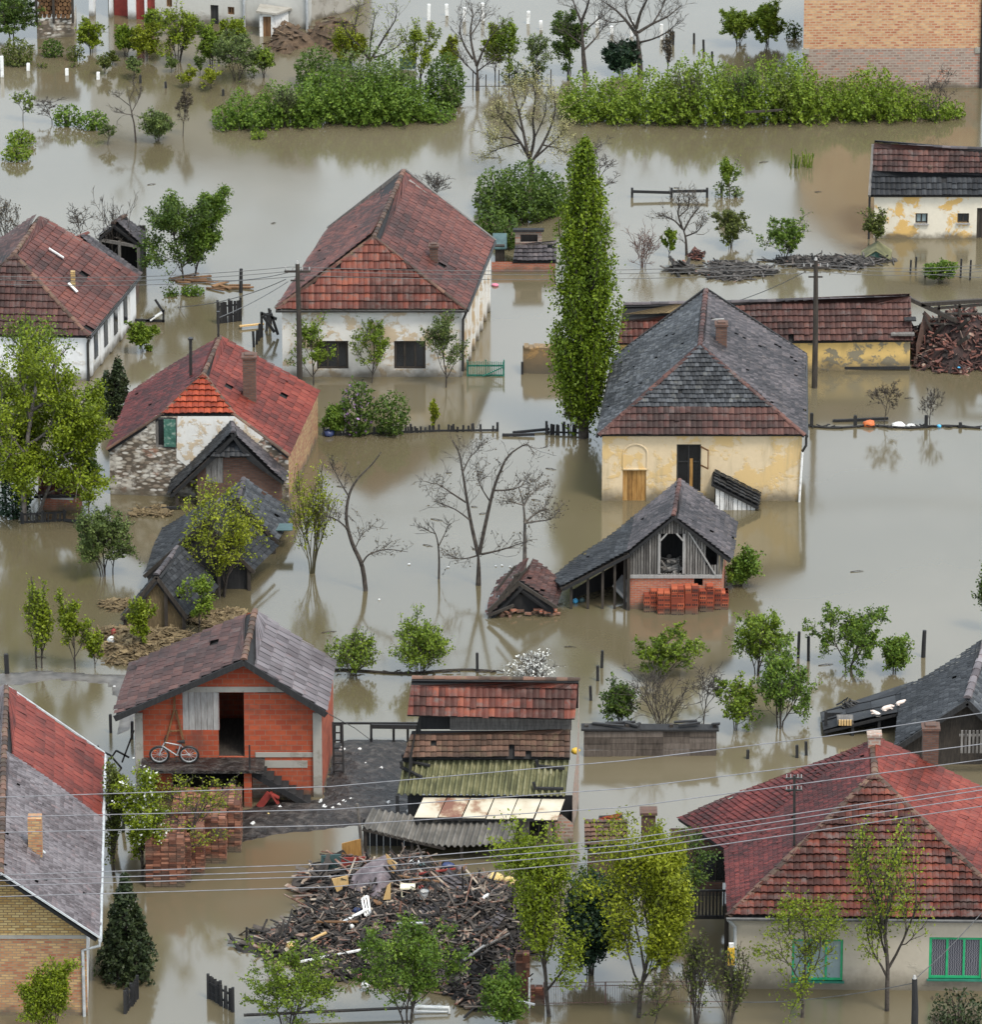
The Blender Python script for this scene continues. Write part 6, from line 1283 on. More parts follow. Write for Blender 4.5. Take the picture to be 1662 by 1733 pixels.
# -- right fruit trees --
T('orchard',1118,1145,1048,70,'leaf_spring','spreading fruit tree in front of the brick stacks','fruit_tree','tree',cx=1135,lf=.9,flat=.7)
T('orchard',1282,1142,1022,62,'leaf_spring','left one of two round fruit trees above the grey barn wing','fruit_tree','tree',lf=1.1,cx=1285)
T('orchard',1436,1132,1022,72,'leaf_fresh','right one of two round fruit trees above the grey barn wing','fruit_tree','tree',lf=1.1,th=1.3)
T('shrub',1515,1138,1072,32,'leaf_fresh','shrubby end tree right of the two round fruit trees','shrub','shrub',lf=.6)
T('orchard',1320,1232,1085,62,'leaf_fresh','leaning fruit tree in front, between barn wing and bare brushwood','fruit_tree','tree',cx=1318,lf=1.1)
T('orchard',1245,1235,1140,36,'leaf_spring','thin leafy tree left of the leaning fruit tree','fruit_tree','tree',lf=.6)
T('twiggy',1120,1240,1098,86,None,'wide thicket of leafless brushwood behind the low plank wall','bare_shrub','shrub')
T('shrub',1050,1225,1140,36,'leaf_mid','green bush beside the gable of the stacked shed','shrub','shrub',lf=.6)
T('bare',1190,1225,1120,40,None,'leafless stems at the right end of the brushwood','bare_shrub','shrub')
T('sparse',1672,1070,945,26,'leaf_mid','green twigs reaching in at the right edge above the barn','fruit_tree','tree')
# -- foreground --
T('upright',238,1490,1282,62,'leaf_lime','yellow-green fruit tree with white blossom in front of the brick house','blossom_tree','tree',lf=4.0,leaf2='blossom_white',l2=.10,th=1.2)
T('bareleaf',300,1480,1285,88,'leaf_yellow','mostly bare tree spreading over the red brick stacks','fruit_tree','tree',cx=330,lf=2.4,th=1.1)
T('leafy',192,1480,1285,22,'leaf_olive','olive shrub in the gap behind the lower left house','shrub','shrub',lf=.5)
columnar('conifer','dark cone shaped cypress beside the lower left brick house',214,1655,1484,'leaf_conifer',[(0,52),(.12,56),(.35,44),(.62,28),(.85,13),(1,2)],420,.16,[(0,1.0,1.0),(-16,.62,.75),(18,.68,.75)],9,'tree',el=.22,zst=1.6)
T('vase',85,1760,1610,54,'leaf_lime','upright lime green bush in the lower left corner','shrub','shrub',lf=2.4,bark='bark_olive')
T('orchard',486,1740,1572,105,'leaf_spring','left one of two low green trees in front of the debris heap','fruit_tree','tree',lf=1.05,flat=.7)
T('orchard',690,1740,1555,108,'leaf_fresh','right, fuller one of two low green trees in front of the debris heap','fruit_tree','tree',lf=1.7,flat=.7,cl=1.1)
T('shrub',855,1742,1628,48,'leaf_fresh','green bush at the right end of the debris heap','shrub','shrub',lf=1.1)
T('willow',932,1720,1386,104,'leaf_lime','left one of two feathery yellow-green willows beside the debris heap','willow','tree',lf=1.35,cx=918,seed=61)
T('willow',1080,1722,1366,98,'leaf_yellow','right one of two feathery yellow-green willows, partly before the red roof','willow','tree',lf=1.6,cx=1080,seed=66)
T('shrub',1000,1650,1470,72,'leaf_deep','dark glossy shrub between the two feathery willows','shrub','shrub',lf=2.4,ls=.17)
T('orchard',1125,1615,1378,92,'leaf_mid','dark spreading tree behind the right feathery willow, by the porch','leafy_tree','tree',lf=1.7,cx=1120)
T('leafy',1128,1640,1495,40,'leaf_lime','small lime tree before the dark porch','fruit_tree','tree',lf=.7)
for a in [(1180,1738,1560,46,'olive','brownish thin leaved shrub below the porch, left',.22),(1235,1740,1590,44,'olive','brownish thin leaved shrub below the porch, right',.22)]:
    T('vase',*a[:4],'leaf_'+a[4],a[5],'shrub','shrub',lf=a[6])
T('bareleaf',1100,1745,1640,56,'leaf_olive','bare lower twigs under the right feathery willow','shrub','shrub',lf=.6)
T('sparse',1357,1722,1500,92,'leaf_lime','wide thin leaved tree before the left green window','fruit_tree','tree',lf=1.9,th=1.2)
T('sparse',1502,1710,1365,82,'leaf_lime','tall thin leaved tree before the red hip roof','fruit_tree','tree',lf=2.0,th=1.1)
blobs('shrub','dark bush with reddish tips in the lower right corner',[(1625,1745,1690,46,1.0)],'leaf_conifer',70,.15,'shrub',leaf2='leaf_dull',l2=.2,seed=54)
blobs('shrub','tall grey green scrub rising behind the left hedge',[(592,196,106,34,1.6),(640,194,100,34,1.8),(678,196,112,26,1.4)],'leaf_grey',60,.13,'shrub',seed=61,noise=.4,spike=.3)
T('broom',480,214,135,34,'leaf_grey','feathery grey shoots sticking out of the left half of the left hedge','shrub','shrub',lf=.5)
T('twiggy',1168,206,112,44,None,'brown dead stems standing in the middle of the long hedge','bare_shrub','shrub')
blobs('shrub','olive brown scrub patch inside the long hedge',[(1150,208,138,26,1.2),(1330,207,132,28,1.2)],'leaf_olive',70,.13,'shrub',seed=62,noise=.4,spike=.3)
T('broom',1255,206,104,36,'leaf_fresh','upright green shoots above the right half of the long hedge','shrub','shrub',lf=.5)
# ======================= MUD, DEBRIS, FENCES, SMALL THINGS =======================
mud('mud_bank',[(560,1258),(600,1250),(690,1252),(700,1345),(690,1400),(640,1395),(560,1402),(480,1412),(410,1425),(395,1400),(400,1372),(470,1352),(545,1352)],'wet_mud',.22,3,.18)
mud('silt_mat',[(-20,1140),(60,1134),(140,1138),(215,1140),(232,1180),(225,1235),(190,1250),(205,1205),(180,1160),(90,1150),(30,1162),(-20,1160)],'silt',.025,4,.2,edge=.3,rough=.4)
# white concrete posts
GP='row of white concrete posts in the flood'
for i,(x,y,t,l) in enumerate([(3,130,96,'white post at the very left edge of the flooded orchard'),(47,119,108,'white post stub below the rounded olive shrub'),(113,127,117,'white post stub below the faint weed patch'),(165,134,123,'white post stub nearest the tiny sapling'),
 (563,14,-10,'white post beside the grey annexe'),(725,34,8,'white post above the lime tree'),(757,26,8,'white post right of the one above the lime tree'),(785,36,14,'white post left of the big black leafless tree top'),(818,34,6,'white post behind the big black leafless tree'),
 (893,40,20,'white post above the slender sparse sapling'),(917,50,36,'short white post beside the dark leafy tree'),(1010,46,28,'white post behind the tall dark leafless tree'),(1037,58,45,'short white post below the broad bare crown'),(1068,62,36,'white post behind the broad leafless tree'),(1121,66,42,'white post at the right of the broad leafless tree')]):
    post(x,y,t,.16,'white_paint',l,'concrete_post',GP,lean=.05*math.sin(i*3),cat='post')
for i,(x,y,t,l) in enumerate([(237,141,128,'short dark stake under the thin orchard sapling'),(281,149,139,'short dark stake in the middle of the orchard'),(378,162,152,'short dark stake left of the hedge'),(961,136,118,'dark stake with crossbar between the hedges'),
 (1139,76,54,'dark stake with white rag, left of a pair'),(1175,74,57,'dark stake with white rag, right of a pair'),(1192,88,68,'thin pale stake above the long hedge'),(1206,102,88,'short dark stake just above the long hedge'),
 (407,495,455,'lone dark wooden post right of the large dark tree'),(1018,1130,1102,'dark stake topmost of the leaning row by the white blossom'),(1012,1152,1128,'dark stake in the middle of the leaning row'),(1001,1185,1162,'lowest dark stake of the leaning row'),
 (808,1136,1106,'thin stake between the green shrubs and white blossom'),(1563,1112,1067,'tall dark post in the open water above the barn roof'),(1351,1113,1070,'dark stake between the two round fruit trees'),(1369,1118,1078,'second dark stake between the two round fruit trees'),
 (12,1140,1108,'square black post at the left edge'),(187,1240,1210,'thin stake beside the brick house, left'),(222,1250,1222,'black post at the left corner of the brick house'),(1265,1284,1270,'short dark stump left of the red roof'),(1350,1282,1262,'dark stump with rope, right of a pair near the red roof'),(1366,1278,1256,'dark stump nearest the grey barn wing'),
 (1398,1240,1205,'thin pole at the end of the barn wing'),(740,490,455,'thin stake')][:-1]):
    post(x,y,t,.11 if i not in (8,16,13) else .17,'wood_black',l,'wooden_post',None,lean=.04*math.sin(i*5),cat='post',rnd=i in (8,13))
# utility poles and wires
def upole(name,label,bx,by,ty,arm=True,mat='wood_dark'):
    p=at(bx,by); H=hz(bx,by,ty); o=E(name,label,'utility pole',p); m=MB(); m.tube([p-V((0,0,.5)),p+V((0,0,H*.5)),p+V((-.04,0,H))],[.13,.115,.09],9,.5,0,True); m.build('pole',mat,o)
    t=p+V((-.04,0,H))
    if arm:
        m=MB(); m.bar(t+V((-.55,0,-.35)),t+V((.55,0,-.35)),.08); m.bar(t+V((-.3,0,-.75)),t+V((.3,0,-.75)),.06); m.build('crossarm',mat,o)
        for dx in (-.5,-.2,.2,.5): m=MB(); b=t+V((dx,0,-.31)); m.tube([b,b+V((0,0,.06)),b+V((0,0,.16))],[.02,.035,.022],7,.9,0,True); m.build('insulator','wood_pale',o)
    m=MB(); m.tube([t,t+V((0,0,.12))],[.08,.04],8,.9,0,True); m.build('cap','wood_pale',o)
    return t
t1=upole('utility_pole','wooden utility pole with crossarm before the left of the white farmhouse',507,668,446)
t2=upole('utility_pole','wooden utility pole standing right of the yellow house',1379,656,440)
upole('utility_pole','short black pole at the bottom edge below the beige wall',1548,1760,1656,False,'wood_black')
def wire(label,pts,r=.022,mat='wire_metal',sagm=0.0,group=None):
    q=[]
    for (a,b) in zip(pts,pts[1:]):
        for k in range(13):
            f=k/12; p=a.lerp(b,f); q.append(p-V((0,0,4*sagm*f*(1-f))))
    m=MB(); m.tube(q,r,5,.5); return m.build('overhead_wire',mat,None,label,'wire',group)
for i,(ya,yb_,dz,l) in enumerate([(466,443,0,'upper wire'),(472,448,-.3,'middle wire'),(479,452,-.7,'lower wire')]):
    A_=onY(-40,ya,t1.y); Z_=onY(1720,yb_,t2.y); o=V((.3*(i-1),0,-.15+dz*.55))
    wire(['topmost thin wire across the white farmhouse roof between the two poles','second thin wire across the white farmhouse roof between the two poles','lowest thin wire across the white farmhouse roof between the two poles'][i],[A_,t1+o,t2+o,Z_],.014,'dark_wire',.25,'thin wires between the two poles')
wire('service wire running from the left pole down to the large dark tree',[t1+V((-.4,0,-.4)),at(350,474,3.0)],.016,'dark_wire',.15)
wire('service wire sagging from the left pole towards the white side wall',[t1+V((-.5,0,-.7)),onY(270,520,at(215,520).y+2)],.018,'dark_wire',.35)
wire('service wire from the left pole down to the stove pipe of the red roof',[t1+V((-.4,0,-.8)),onY(369,538,lerp(at(180,760,2).y,at(219,665,2).y,.97))],.018,'dark_wire',.1)
wire('slack wire from the right pole down to the yellow house ridge',[t2+V((-.4,0,-.5)),onY(1240,512,t2.y+4)],.016,'dark_wire',.1)
YW=at(800,1790).y
for i,(p,l) in enumerate([([(-60,1351),(560,1331),(1060,1287),(1400,1246),(1720,1198)],'highest bare street wire crossing the picture, over the brick house'),([(-60,1384),(560,1370),(1060,1334),(1720,1252)],'second bare street wire from the top, under the brick house'),([(-60,1410),(560,1397),(1060,1366),(1720,1278)],'third bare street wire from the top, over the red brick stacks'),
 ([(-60,1483),(560,1462),(1060,1420),(1720,1322)],'uppermost of four close street wires over the debris heap'),([(-60,1492),(560,1473),(1060,1430),(1720,1328)],'second of four close street wires over the debris heap'),([(-60,1501),(560,1483),(1060,1440),(1720,1340)],'third of four close street wires over the debris heap'),([(-60,1519),(560,1501),(1060,1453),(1720,1356)],'lowest of four close street wires over the debris heap')]):
    wire(l,[onY(x,y,YW-.3*i) for x,y in p],.017,'wire_metal',.0,'bare street wires across the foreground')
wire('cable sagging from the short pole up to the right green window',[onY(1548,1658,at(1548,1760).y),onY(1662,1545,at(1662,1670).y-.5)],.015,'dark_wire',.1)
wire('cable from the short pole running left just above the water',[onY(1545,1664,at(1548,1760).y),onY(1380,1690,at(1380,1730).y),onY(1255,1696,at(1255,1730).y)],.018,'dark_wire',.05)
# fences
def fence(name,label,pts,n,hgt,w,mat,rails=(.3,.8),posts=True,seed=1,broken=0.0,cat='fence',lean=.05,gap=0,pw=.10):
    """pickets along photo points at the waterline"""
    P=[at(*p) for p in pts]; rg=random.Random(seed); o=E(name,label,cat,P[0]); L=[(b-a).length for a,b in zip(P,P[1:])]; T_=sum(L)
    def along(s):
        for a,b,l in zip(P,P[1:],L):
            if s<=l+1e-6: return a.lerp(b,s/l)
            s-=l
        return P[-1]
    m=MB()
    for i in range(n):
        if rg.random()<broken: continue
        p=along(T_*(i+.5)/n); h=hgt*rg.uniform(1-.5*min(1,broken*2),1.05); q=p+V((rg.gauss(0,lean),rg.gauss(0,lean),h)); m.bar(p-V((0,0,.4)),q,w,.025,rg.random(),0,V((0,1,0)))
    m.build('pickets',mat,o); m=MB()
    for r in rails:
        for i in range(6): m.bar(along(T_*i/6)+V((0,.03,hgt*r)),along(T_*(i+1)/6)+V((0,.03,hgt*r)),.04,.07,.3)
    if rails: m.build('rail',mat,o)
    if posts:
        for s in (0,.5,1): m=MB(); p=along(T_*s); m.bar(p-V((0,0,.5)),p+V((0,.05,hgt*1.12)),pw); m.build('post',mat,o)
    return o
fence('picket_fence','broken black picket fence just above water in front of the lilac',[(548,738),(640,735),(740,731),(842,730)],58,.34,.09,'wood_black',(.15,),True,3,.35,lean=.04)
fence('picket_fence','broken dark pickets around the foot of the poplar',[(925,735),(985,737)],13,.5,.1,'wood_black',(.2,),True,4,.2,lean=.08)
fence('picket_fence','black wooden fence panel by the tiny brick outhouse',[(36,886),(108,882)],17,.42,.06,'wood_black',(.1,.9),True,5)
fence('fence_panel','dark slatted gate leaf standing in the flooded yard',[(368,548),(407,543)],9,.95,.12,'wood_black',(.35,.8),True,6,lean=.03)
fence('gate','open half of a black picket gate, left leaf at the bottom',[(211,1716),(232,1690)],7,.75,.12,'wood_black',(.3,.8),True,7)
fence('gate','open half of a black picket gate, right leaf at the bottom',[(352,1690),(394,1713)],10,.80,.10,'wood_black',(.3,.75),True,8)
g=fence('gate','green metal gate with diagonal brace beside the white farmhouse',[(791,637),(853,637)],17,.66,.035,'green_paint',(.06,.72),True,9,lean=0,pw=.05)
a,b=at(793,637),at(853,637); m=MB(); m.bar(a.lerp(b,.4)+V((0,-.05,.03)),b+V((0,-.05,.45)),.05,.04); m.build('brace','green_paint',g)
m=MB(); A_,B_=at(885,632),at(960,634); m2=E('garden_wall','low ochre earth wall running behind the poplar','wall',A_); wall(m,A_,B_,[(0,1.12),(.9,1.16),(1.4,1.05),((B_-A_).length,1.1)]); wall(m,B_+V((.1,.45,0)),A_+V((0,.45,0)),1.1); wall(m,A_+V((0,.45,0)),A_,1.12)
m.build('wall','earth_wall',m2); m=MB(); rg=random.Random(2)
for i in range(9): m.box((A_.x+.15+i*.21,A_.y+.22,1.12+rg.uniform(-.03,.04)),(.2,.55,.08),None,rg.random())
m.build('coping','earth_wall',m2)
m=MB(); m.bar(V((A_.x-.03,A_.y-.1,-.4)),V((A_.x-.03,A_.y-.1,.55)),.1); m.build('post','wood_black',m2)
o=E('rail_fence','dark two-post rail fence alone in open water, upper right','fence',at(1132,334)); y=at(1132,334).y
for x in (1070,1137,1197): m=MB(); a=onY(x,335,y); m.bar(V((a.x,y,-.5)),V((a.x,y,hz(x,334,318))),.11); m.build('post','wood_black',o)
for a,b in ((1068,1137),(1137,1197)): m=MB(); m.bar(onY(a,324,y-.08),onY(b,326 if b==1137 else 323,y-.08),.05,.13); m.build('rail','wood_black',o)
o=E('wire_fence','wire fence on thin posts in the water below the peeling cottage','fence',at(1590,478)); y=at(1590,477).y
for x,yy,t in ((1541,462,440),(1550,455,435),(1566,470,446),(1626,470,438),(1642,474,440)):
    m=MB(); p=at(x,yy); m.bar(p-V((0,0,.4)),p+V((.03,0,hz(x,yy,t))),.08); m.build('post','wood_black',o)
m=MB(); m.tube([at(1541,460,.6),at(1590,466,.55),at(1662,470,.6)],.015,4); m.tube([at(1541,460,.3),at(1590,466,.25),at(1662,470,.3)],.012,4); m.build('wire','dark_wire',o)
fence('picket_fence','scattered black stakes and posts left of the white farmhouse wall',[(428,590),(447,560),(462,545)],9,.75,.11,'wood_black',(),False,12,.1,lean=.12)
# leaning dark frame near the white house wall
o=E('broken_gate','broken dark gate frame leaning on the left corner of the white farmhouse','gate',at(455,570)); m=MB(); y=at(455,570).y
for a,b in (((443,575),(442,528)),((442,530),(468,540)),((445,535),(464,562)),((458,530),(470,566))): m.bar(onY(*a,y),onY(*b,y),.11)
m.build('timber','wood_black',o)
o=E('broken_board','tipped yellow-white board on dark timbers in the flooded yard','board',at(263,545)); y=at(263,545).y
m=MB(); a,b=onY(254,541,y),onY(274,528,y); m.bar(a,b,.30,.04,.9); m.build('pale_board','yellow_plastic' if False else 'white_paint',o); m=MB()
for a,b in (((218,541),(278,543)),((276,548),(276,524)),((262,507),(276,528)),((246,544),(262,536))): m.bar(onY(*a,y),onY(*b,y),.09)
m.build('timber','wood_black',o)
plank(at(405,552,.12),at(446,548,.12),.12,.06,'wood_fresh','pale floating plank beside the slatted gate leaf')
for i,(a,b,l) in enumerate([((232,862),(310,858),'dark rail floating right of the black fence panel'),((108,880),(150,884),'dark board trailing from the black fence panel'),((868,732),(930,726),'dark beam floating between the picket fence and the poplar'),((850,736),(905,735),'second dark board floating left of the poplar'),((1410,712),(1504,708),'long dark beam floating above the orange float')]):
    plank(at(*a,.06),at(*b,.1),.11,.09,'wood_black',l)
m=MB(); 
for a,b in (((240,858),(240,845)),((222,868),(232,850))): pass
# rope-like debris line on the right
m=MB(); q=[at(1362,718,.05)]+[at(x,722+2*math.sin(x*.05),.04) for x in range(1380,1680,20)]; m.tube(q,.05,5,.3); rg=random.Random(6)
for i in range(40): x=rg.uniform(1375,1660); p=at(x,722,.05); m.bar(p,p+V((rg.uniform(-.4,.4),rg.uniform(-.15,.15),rg.uniform(0,.08))),.05,.03,rg.random())
tag(m.build('floating_boom','wood_black'),'dark line of floating sticks stretching right of the yellow house','debris line')
m=MB(); q=[at(x,1136+3*math.sin(x*.03),.03) for x in range(560,860,20)]; m.tube(q,.05,4,.3); rg=random.Random(7)
for i in range(30): x=rg.uniform(560,860); p=at(x,1137,.05); m.bar(p,p+V((rg.uniform(-.3,.3),rg.uniform(-.1,.1),.04)),.05,.03,rg.random())
tag(m.build('floating_twigs','wood_dark'),'dark line of floating twigs beneath the two light green shrubs','debris line')
for x,y,t,l in ((1374,722,700,'short dark stake at the left end of the floating line'),(1448,722,704,'dark stake left of the orange float'),(1568,724,704,'dark stake right of the white floats'),(1626,724,716,'stub at the right end of the floating line')): post(x,y,t,.14,'wood_black',l,'wooden_post',None,cat='post')
def lump(name,px,py,w,h,mat,label,seed=1,cat=None,sq=1.0,z=0.0,y=None,n=10,base=None):
    """soft bag: a creased closed lump"""
    rg=random.Random(seed); p=base if base is not None else at(px,py,z); m=MB(); rows=7; idx=[]; ph=[rg.uniform(0,6.3) for _ in range(6)]
    for j in range(rows+1):
        t=math.pi*j/rows; row=[]
        for i in range(n):
            a=2*math.pi*i/n; k=1+.16*math.sin(3*a+ph[0]+j)+.12*math.sin(5*a+ph[1]-j*1.3)+rg.uniform(-.07,.07)
            row.append(len(m.v)); m.v.append((p.x+math.sin(t)*math.cos(a)*w*.5*k,p.y+math.sin(t)*math.sin(a)*w*.4*sq*k,p.z+h*.35+math.cos(t)*-h*.65*(.8+.2*k))); m.t.append(rg.random())
        idx.append(row)
    for j in range(rows):
        for i in range(n): m.f.append([idx[j][i],idx[j][(i+1)%n],idx[j+1][(i+1)%n],idx[j+1][i]]); m.m.append(0)
    m.tube([p+V((0,0,h*.9)),p+V((w*.08,0,h*1.12))],[w*.08,w*.03],5,.6)
    return m.build(name,mat,None,label,cat or name.replace('_',' '),smooth=True)
lump('plastic_float',1472,721,.50,.26,'orange_plastic','orange plastic float lying on the floating line',1,'float')
lump('plastic_bag',1521,722,.55,.2,'white_paint','white plastic bag right of the orange float',2,'bag'); lump('plastic_bag',1543,722,.4,.12,'white_paint','smaller white bag right of the white plastic bag',3,'bag'); lump('plastic_scrap',1590,723,.2,.12,'blue_plastic','small blue scrap on the floating line',4,'bag')
lump('plastic_bag',974,1020,.22,.18,'blue_plastic','bright blue bag floating under the barn roof, left of two',5,'bag'); lump('plastic_bag',985,1018,.24,.16,'teal_sheet','teal bag floating under the barn roof, right of two',6,'bag')
lump('bundle',838,484,.32,.12,'pink_cloth','pink bundle floating at the back corner of the white farmhouse',7,'bundle'); lump('plastic_bag',1622,628,.28,.2,'blue_plastic','bright blue bag at the foot of the ruined house',8,'bag')
lump('foam_block',453,1386,.46,.22,'sponge','yellow foam block lying on the mud bank',9,'foam'); lump('rag',974,1274,.34,.2,'yellow_plastic','yellow rag on the gable side of the stacked shed',10,'rag',z=1.6)
lump('barrel',556,737,.55,.28,'navy_plastic','dark blue barrel floating by the brick corner of the stone house',11,'barrel'); lump('plastic_bag',620,1440,.2,.1,'white_paint','hidden scrap',12,'bag') if False else None
rg=random.Random(12); GL='white scraps littering the mud bank and flood'
for i,(x,y) in enumerate([(570,1364),(578,1358),(540,1357),(470,1368),(590,1355),(605,1270),(637,1382),(425,1395),(560,1370),(615,1295),(642,1302),(575,1268),(655,1500-140),(545,1366)]):
    p=at(x,y,.16); m=MB(); m.bar(p,p+V((rg.uniform(.08,.2),rg.uniform(-.1,.1),.05)),.12,.05,.9); m.bar(p+V((.02,.02,.04)),p+V((.1,.05,.09)),.06,.03,.7)
    m.build('litter','white_paint',None,'small white scrap of litter lying on the dark mud bank','litter',GL)
for i,(x,y) in enumerate([(690,955),(756,960),(838,958),(848,957),(862,959),(640,1015),(191,1162),(493,1506),(1158,200),(1430,204),(1512,201)]):
    p=at(x,y,.02); m=MB(); m.bar(p,p+V((rg.uniform(.05,.10),.02,.01)),.06,.03,.9); m.tube([p+V((.03,0,.01)),p+V((.03,0,.04))],.02,5,.8,0,True)
    m.build('floating_litter','white_paint',None,'tiny white scrap floating on open water','litter','white scraps floating on the open water')
# wreckage floating, right middle
debris('floating_wreckage','grey raft of broken boards floating left of the vivid green fruit tree',1245,460,56,1.1,.2,'shards_grey',300,51,dz=.0,shard=.35,lw=(.2,1.3),ww=(.02,.08),tilt=9)
debris('floating_wreckage','long grey raft of reeds and boards floating right of the vivid green tree',1408,445,92,.8,.14,'shards_grey',330,52,dz=.0,shard=.35,lw=(.2,1.2),ww=(.02,.08),tilt=8)
debris('floating_wreckage','small brown clump of boards floating right of the reddish shrub',1152,458,24,.5,.15,'shards_grey',40,53,shard=.3); debris('floating_wreckage','small reddish brick clump floating above the reddish shrub',1180,437,11,.35,.22,'shards_red',36,54,lw=(.15,.4))
o=E('roof_gable','small green sheet metal roof top sticking out of the floating wreckage','roof',at(1482,440)); y=at(1482,442).y; a,b,c_=onY(1456,441,y),onY(1483,424,y),onY(1508,440,y); m=MB(); d=V((.15,1.4,0))
for u,v in ((a,b),(b,c_)): m.hexa([u-V((0,0,.03)),v-V((0,0,.03)),v+d-V((0,0,.03)),u+d-V((0,0,.03))],[u,v,v+d,u+d])
m.build('sheet','corrugated_moss',o); m=MB(); m.face([V((a.x+.1,y+.15,-.3)),V((c_.x-.1,y+.15,-.3)),c_+V((-.1,.15,-.04)),b+V((0,.15,-.05)),a+V((.1,.15,-.04))]); m.build('gable','old_green_paint',o)
m=MB(); rg=random.Random(21)
for i in range(16): x=rg.uniform(282,395); p=at(x,474+rg.uniform(-4,6)+8*(x>345),.04); a=rg.gauss(0,.3); m.bar(p,p+V((math.cos(a)*rg.uniform(.3,1.5),math.sin(a),.04)),rg.uniform(.06,.2),.05,rg.random())
tag(m.build('floating_boards','wood_brown'),'scattered brown boards floating below the large dark green tree','debris')
# straw island, left
f_=debris('straw_heap','heap of pale straw and boards in front of the hay shed','222' and 232,1092,88,1.7,.55,'straw',900,55,'straw heap',shard=.3,lw=(.15,.7),ww=(.015,.05),hh=(.01,.03),dz=.0,tilt=15)
debris('straw_heap','low trail of straw and reeds right of the hay shed',372,1050,48,1.1,.2,'straw',400,56,'straw heap',shard=.3,lw=(.15,.6),ww=(.015,.05),dz=0,tilt=12)
debris('straw_heap','thin raft of straw at the left tip of the hay shed',198,1026,26,.5,.10,'straw',140,57,'straw heap',shard=.3,lw=(.15,.6),ww=(.015,.05),dz=0,tilt=10); debris('straw_heap','thin raft of straw under the pale orchard tree',258,868,34,.5,.06,'straw',120,58,'straw heap',shard=.3,lw=(.15,.6),ww=(.015,.05),dz=0,tilt=8)
lump('plastic_bag',188,1088,.3,.28,'white_paint','white bag on the left tip of the straw heap',13,'bag',z=.25); lump('rag',192,1076,.22,.3,'red_paint','dark red rag above the white bag on the straw heap',14,'rag',z=.35); lump('rag',214,1108,.24,.1,'pink_cloth','pink rag at the lower edge of the straw heap',15,'rag',z=.1)
# collapsed tiled roof left of the barn
o=E('collapsed_roof','collapsed tiled roof sinking in the water left of the timber barn','ruin',at(888,1045)); y=at(888,1046).y
A_=onY(878,985,y+.5); l0=onY(823,1040,y); l1=at(845,985,l0.z+.2); r0=onY(940,1030,y); r1=at(956,985,r0.z+.3); B_=A_+V((.5,2.0,.1))
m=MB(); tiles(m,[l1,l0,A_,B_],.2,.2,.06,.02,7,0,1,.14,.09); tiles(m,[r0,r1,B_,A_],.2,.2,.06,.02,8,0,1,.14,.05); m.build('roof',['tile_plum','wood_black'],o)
m=MB(); L=r0.x-l0.x; wall(m,V((l0.x+.2,y+.55,0)),V((r0.x-.1,y+.55,0)),[(0,.1),(A_.x-l0.x-.2,A_.z-.5),(L-.3,.4)]); m.build('gable','wood_black',o)
m=MB(); rg=random.Random(5)
for i in range(30): x=rg.uniform(l0.x+.6,r0.x+.1); p=V((x,y+rg.uniform(.1,.5),rg.uniform(-.05,.25))); m.box(p,(.25,.12,.08),(V((math.cos(i),math.sin(i),0)),V((-math.sin(i),math.cos(i),0)),V((0,0,1))),rg.random())
m.build('fallen_brick','brick_red',o); m=MB()
for a,b,w in (((826,1035),(880,985),.14),((880,988),(942,1028),.12),((840,1000),(872,958),.08),((846,1012),(880,968),.08),((858,1000),(892,962),.09),((868,975),(888,968),.08),((826,1042),(870,1024),.10)): m.bar(onY(*a,y-.1),onY(*b,y-.05),w)
m.build('rafter','wood_dark',o)
f=heap_fn(at(895,1000).x,at(895,1000).y,1.1,1.2,1.1,3); m=MB(); scatter(m,f,(at(850,1000).x,at(940,1000).x,y+.3,y+2.6),150,8,(.2,.8),(.08,.2),(.02,.05),35,.04,.6,-.3); oo=m.build('rubble','shards_red',o); oo['kind']='stuff'
# boat under the barn wing
o=E('rowing_boat','pale grey boat poking out from under the barn wing','boat',at(1052,1012)); y=at(1052,1022).y; a=onY(1038,992,y+.6); b=onY(1063,1018,y); m=MB()
d=(b-a).normalized(); s=V((.35,.5,.25)); m.hexa([a-V((0,0,.1)),b-V((0,0,.1)),b+s*.6-V((0,0,.15)),a+s*.6-V((0,0,.15))],[a,b,b+s+V((0,0,.05)),a+s+V((0,0,.05))]); m.build('hull','pale_metal',o); m=MB(); m.bar(a+V((0,-.03,.04)),b+V((0,-.03,.04)),.06,.08); m.build('gunwale','white_paint',o)
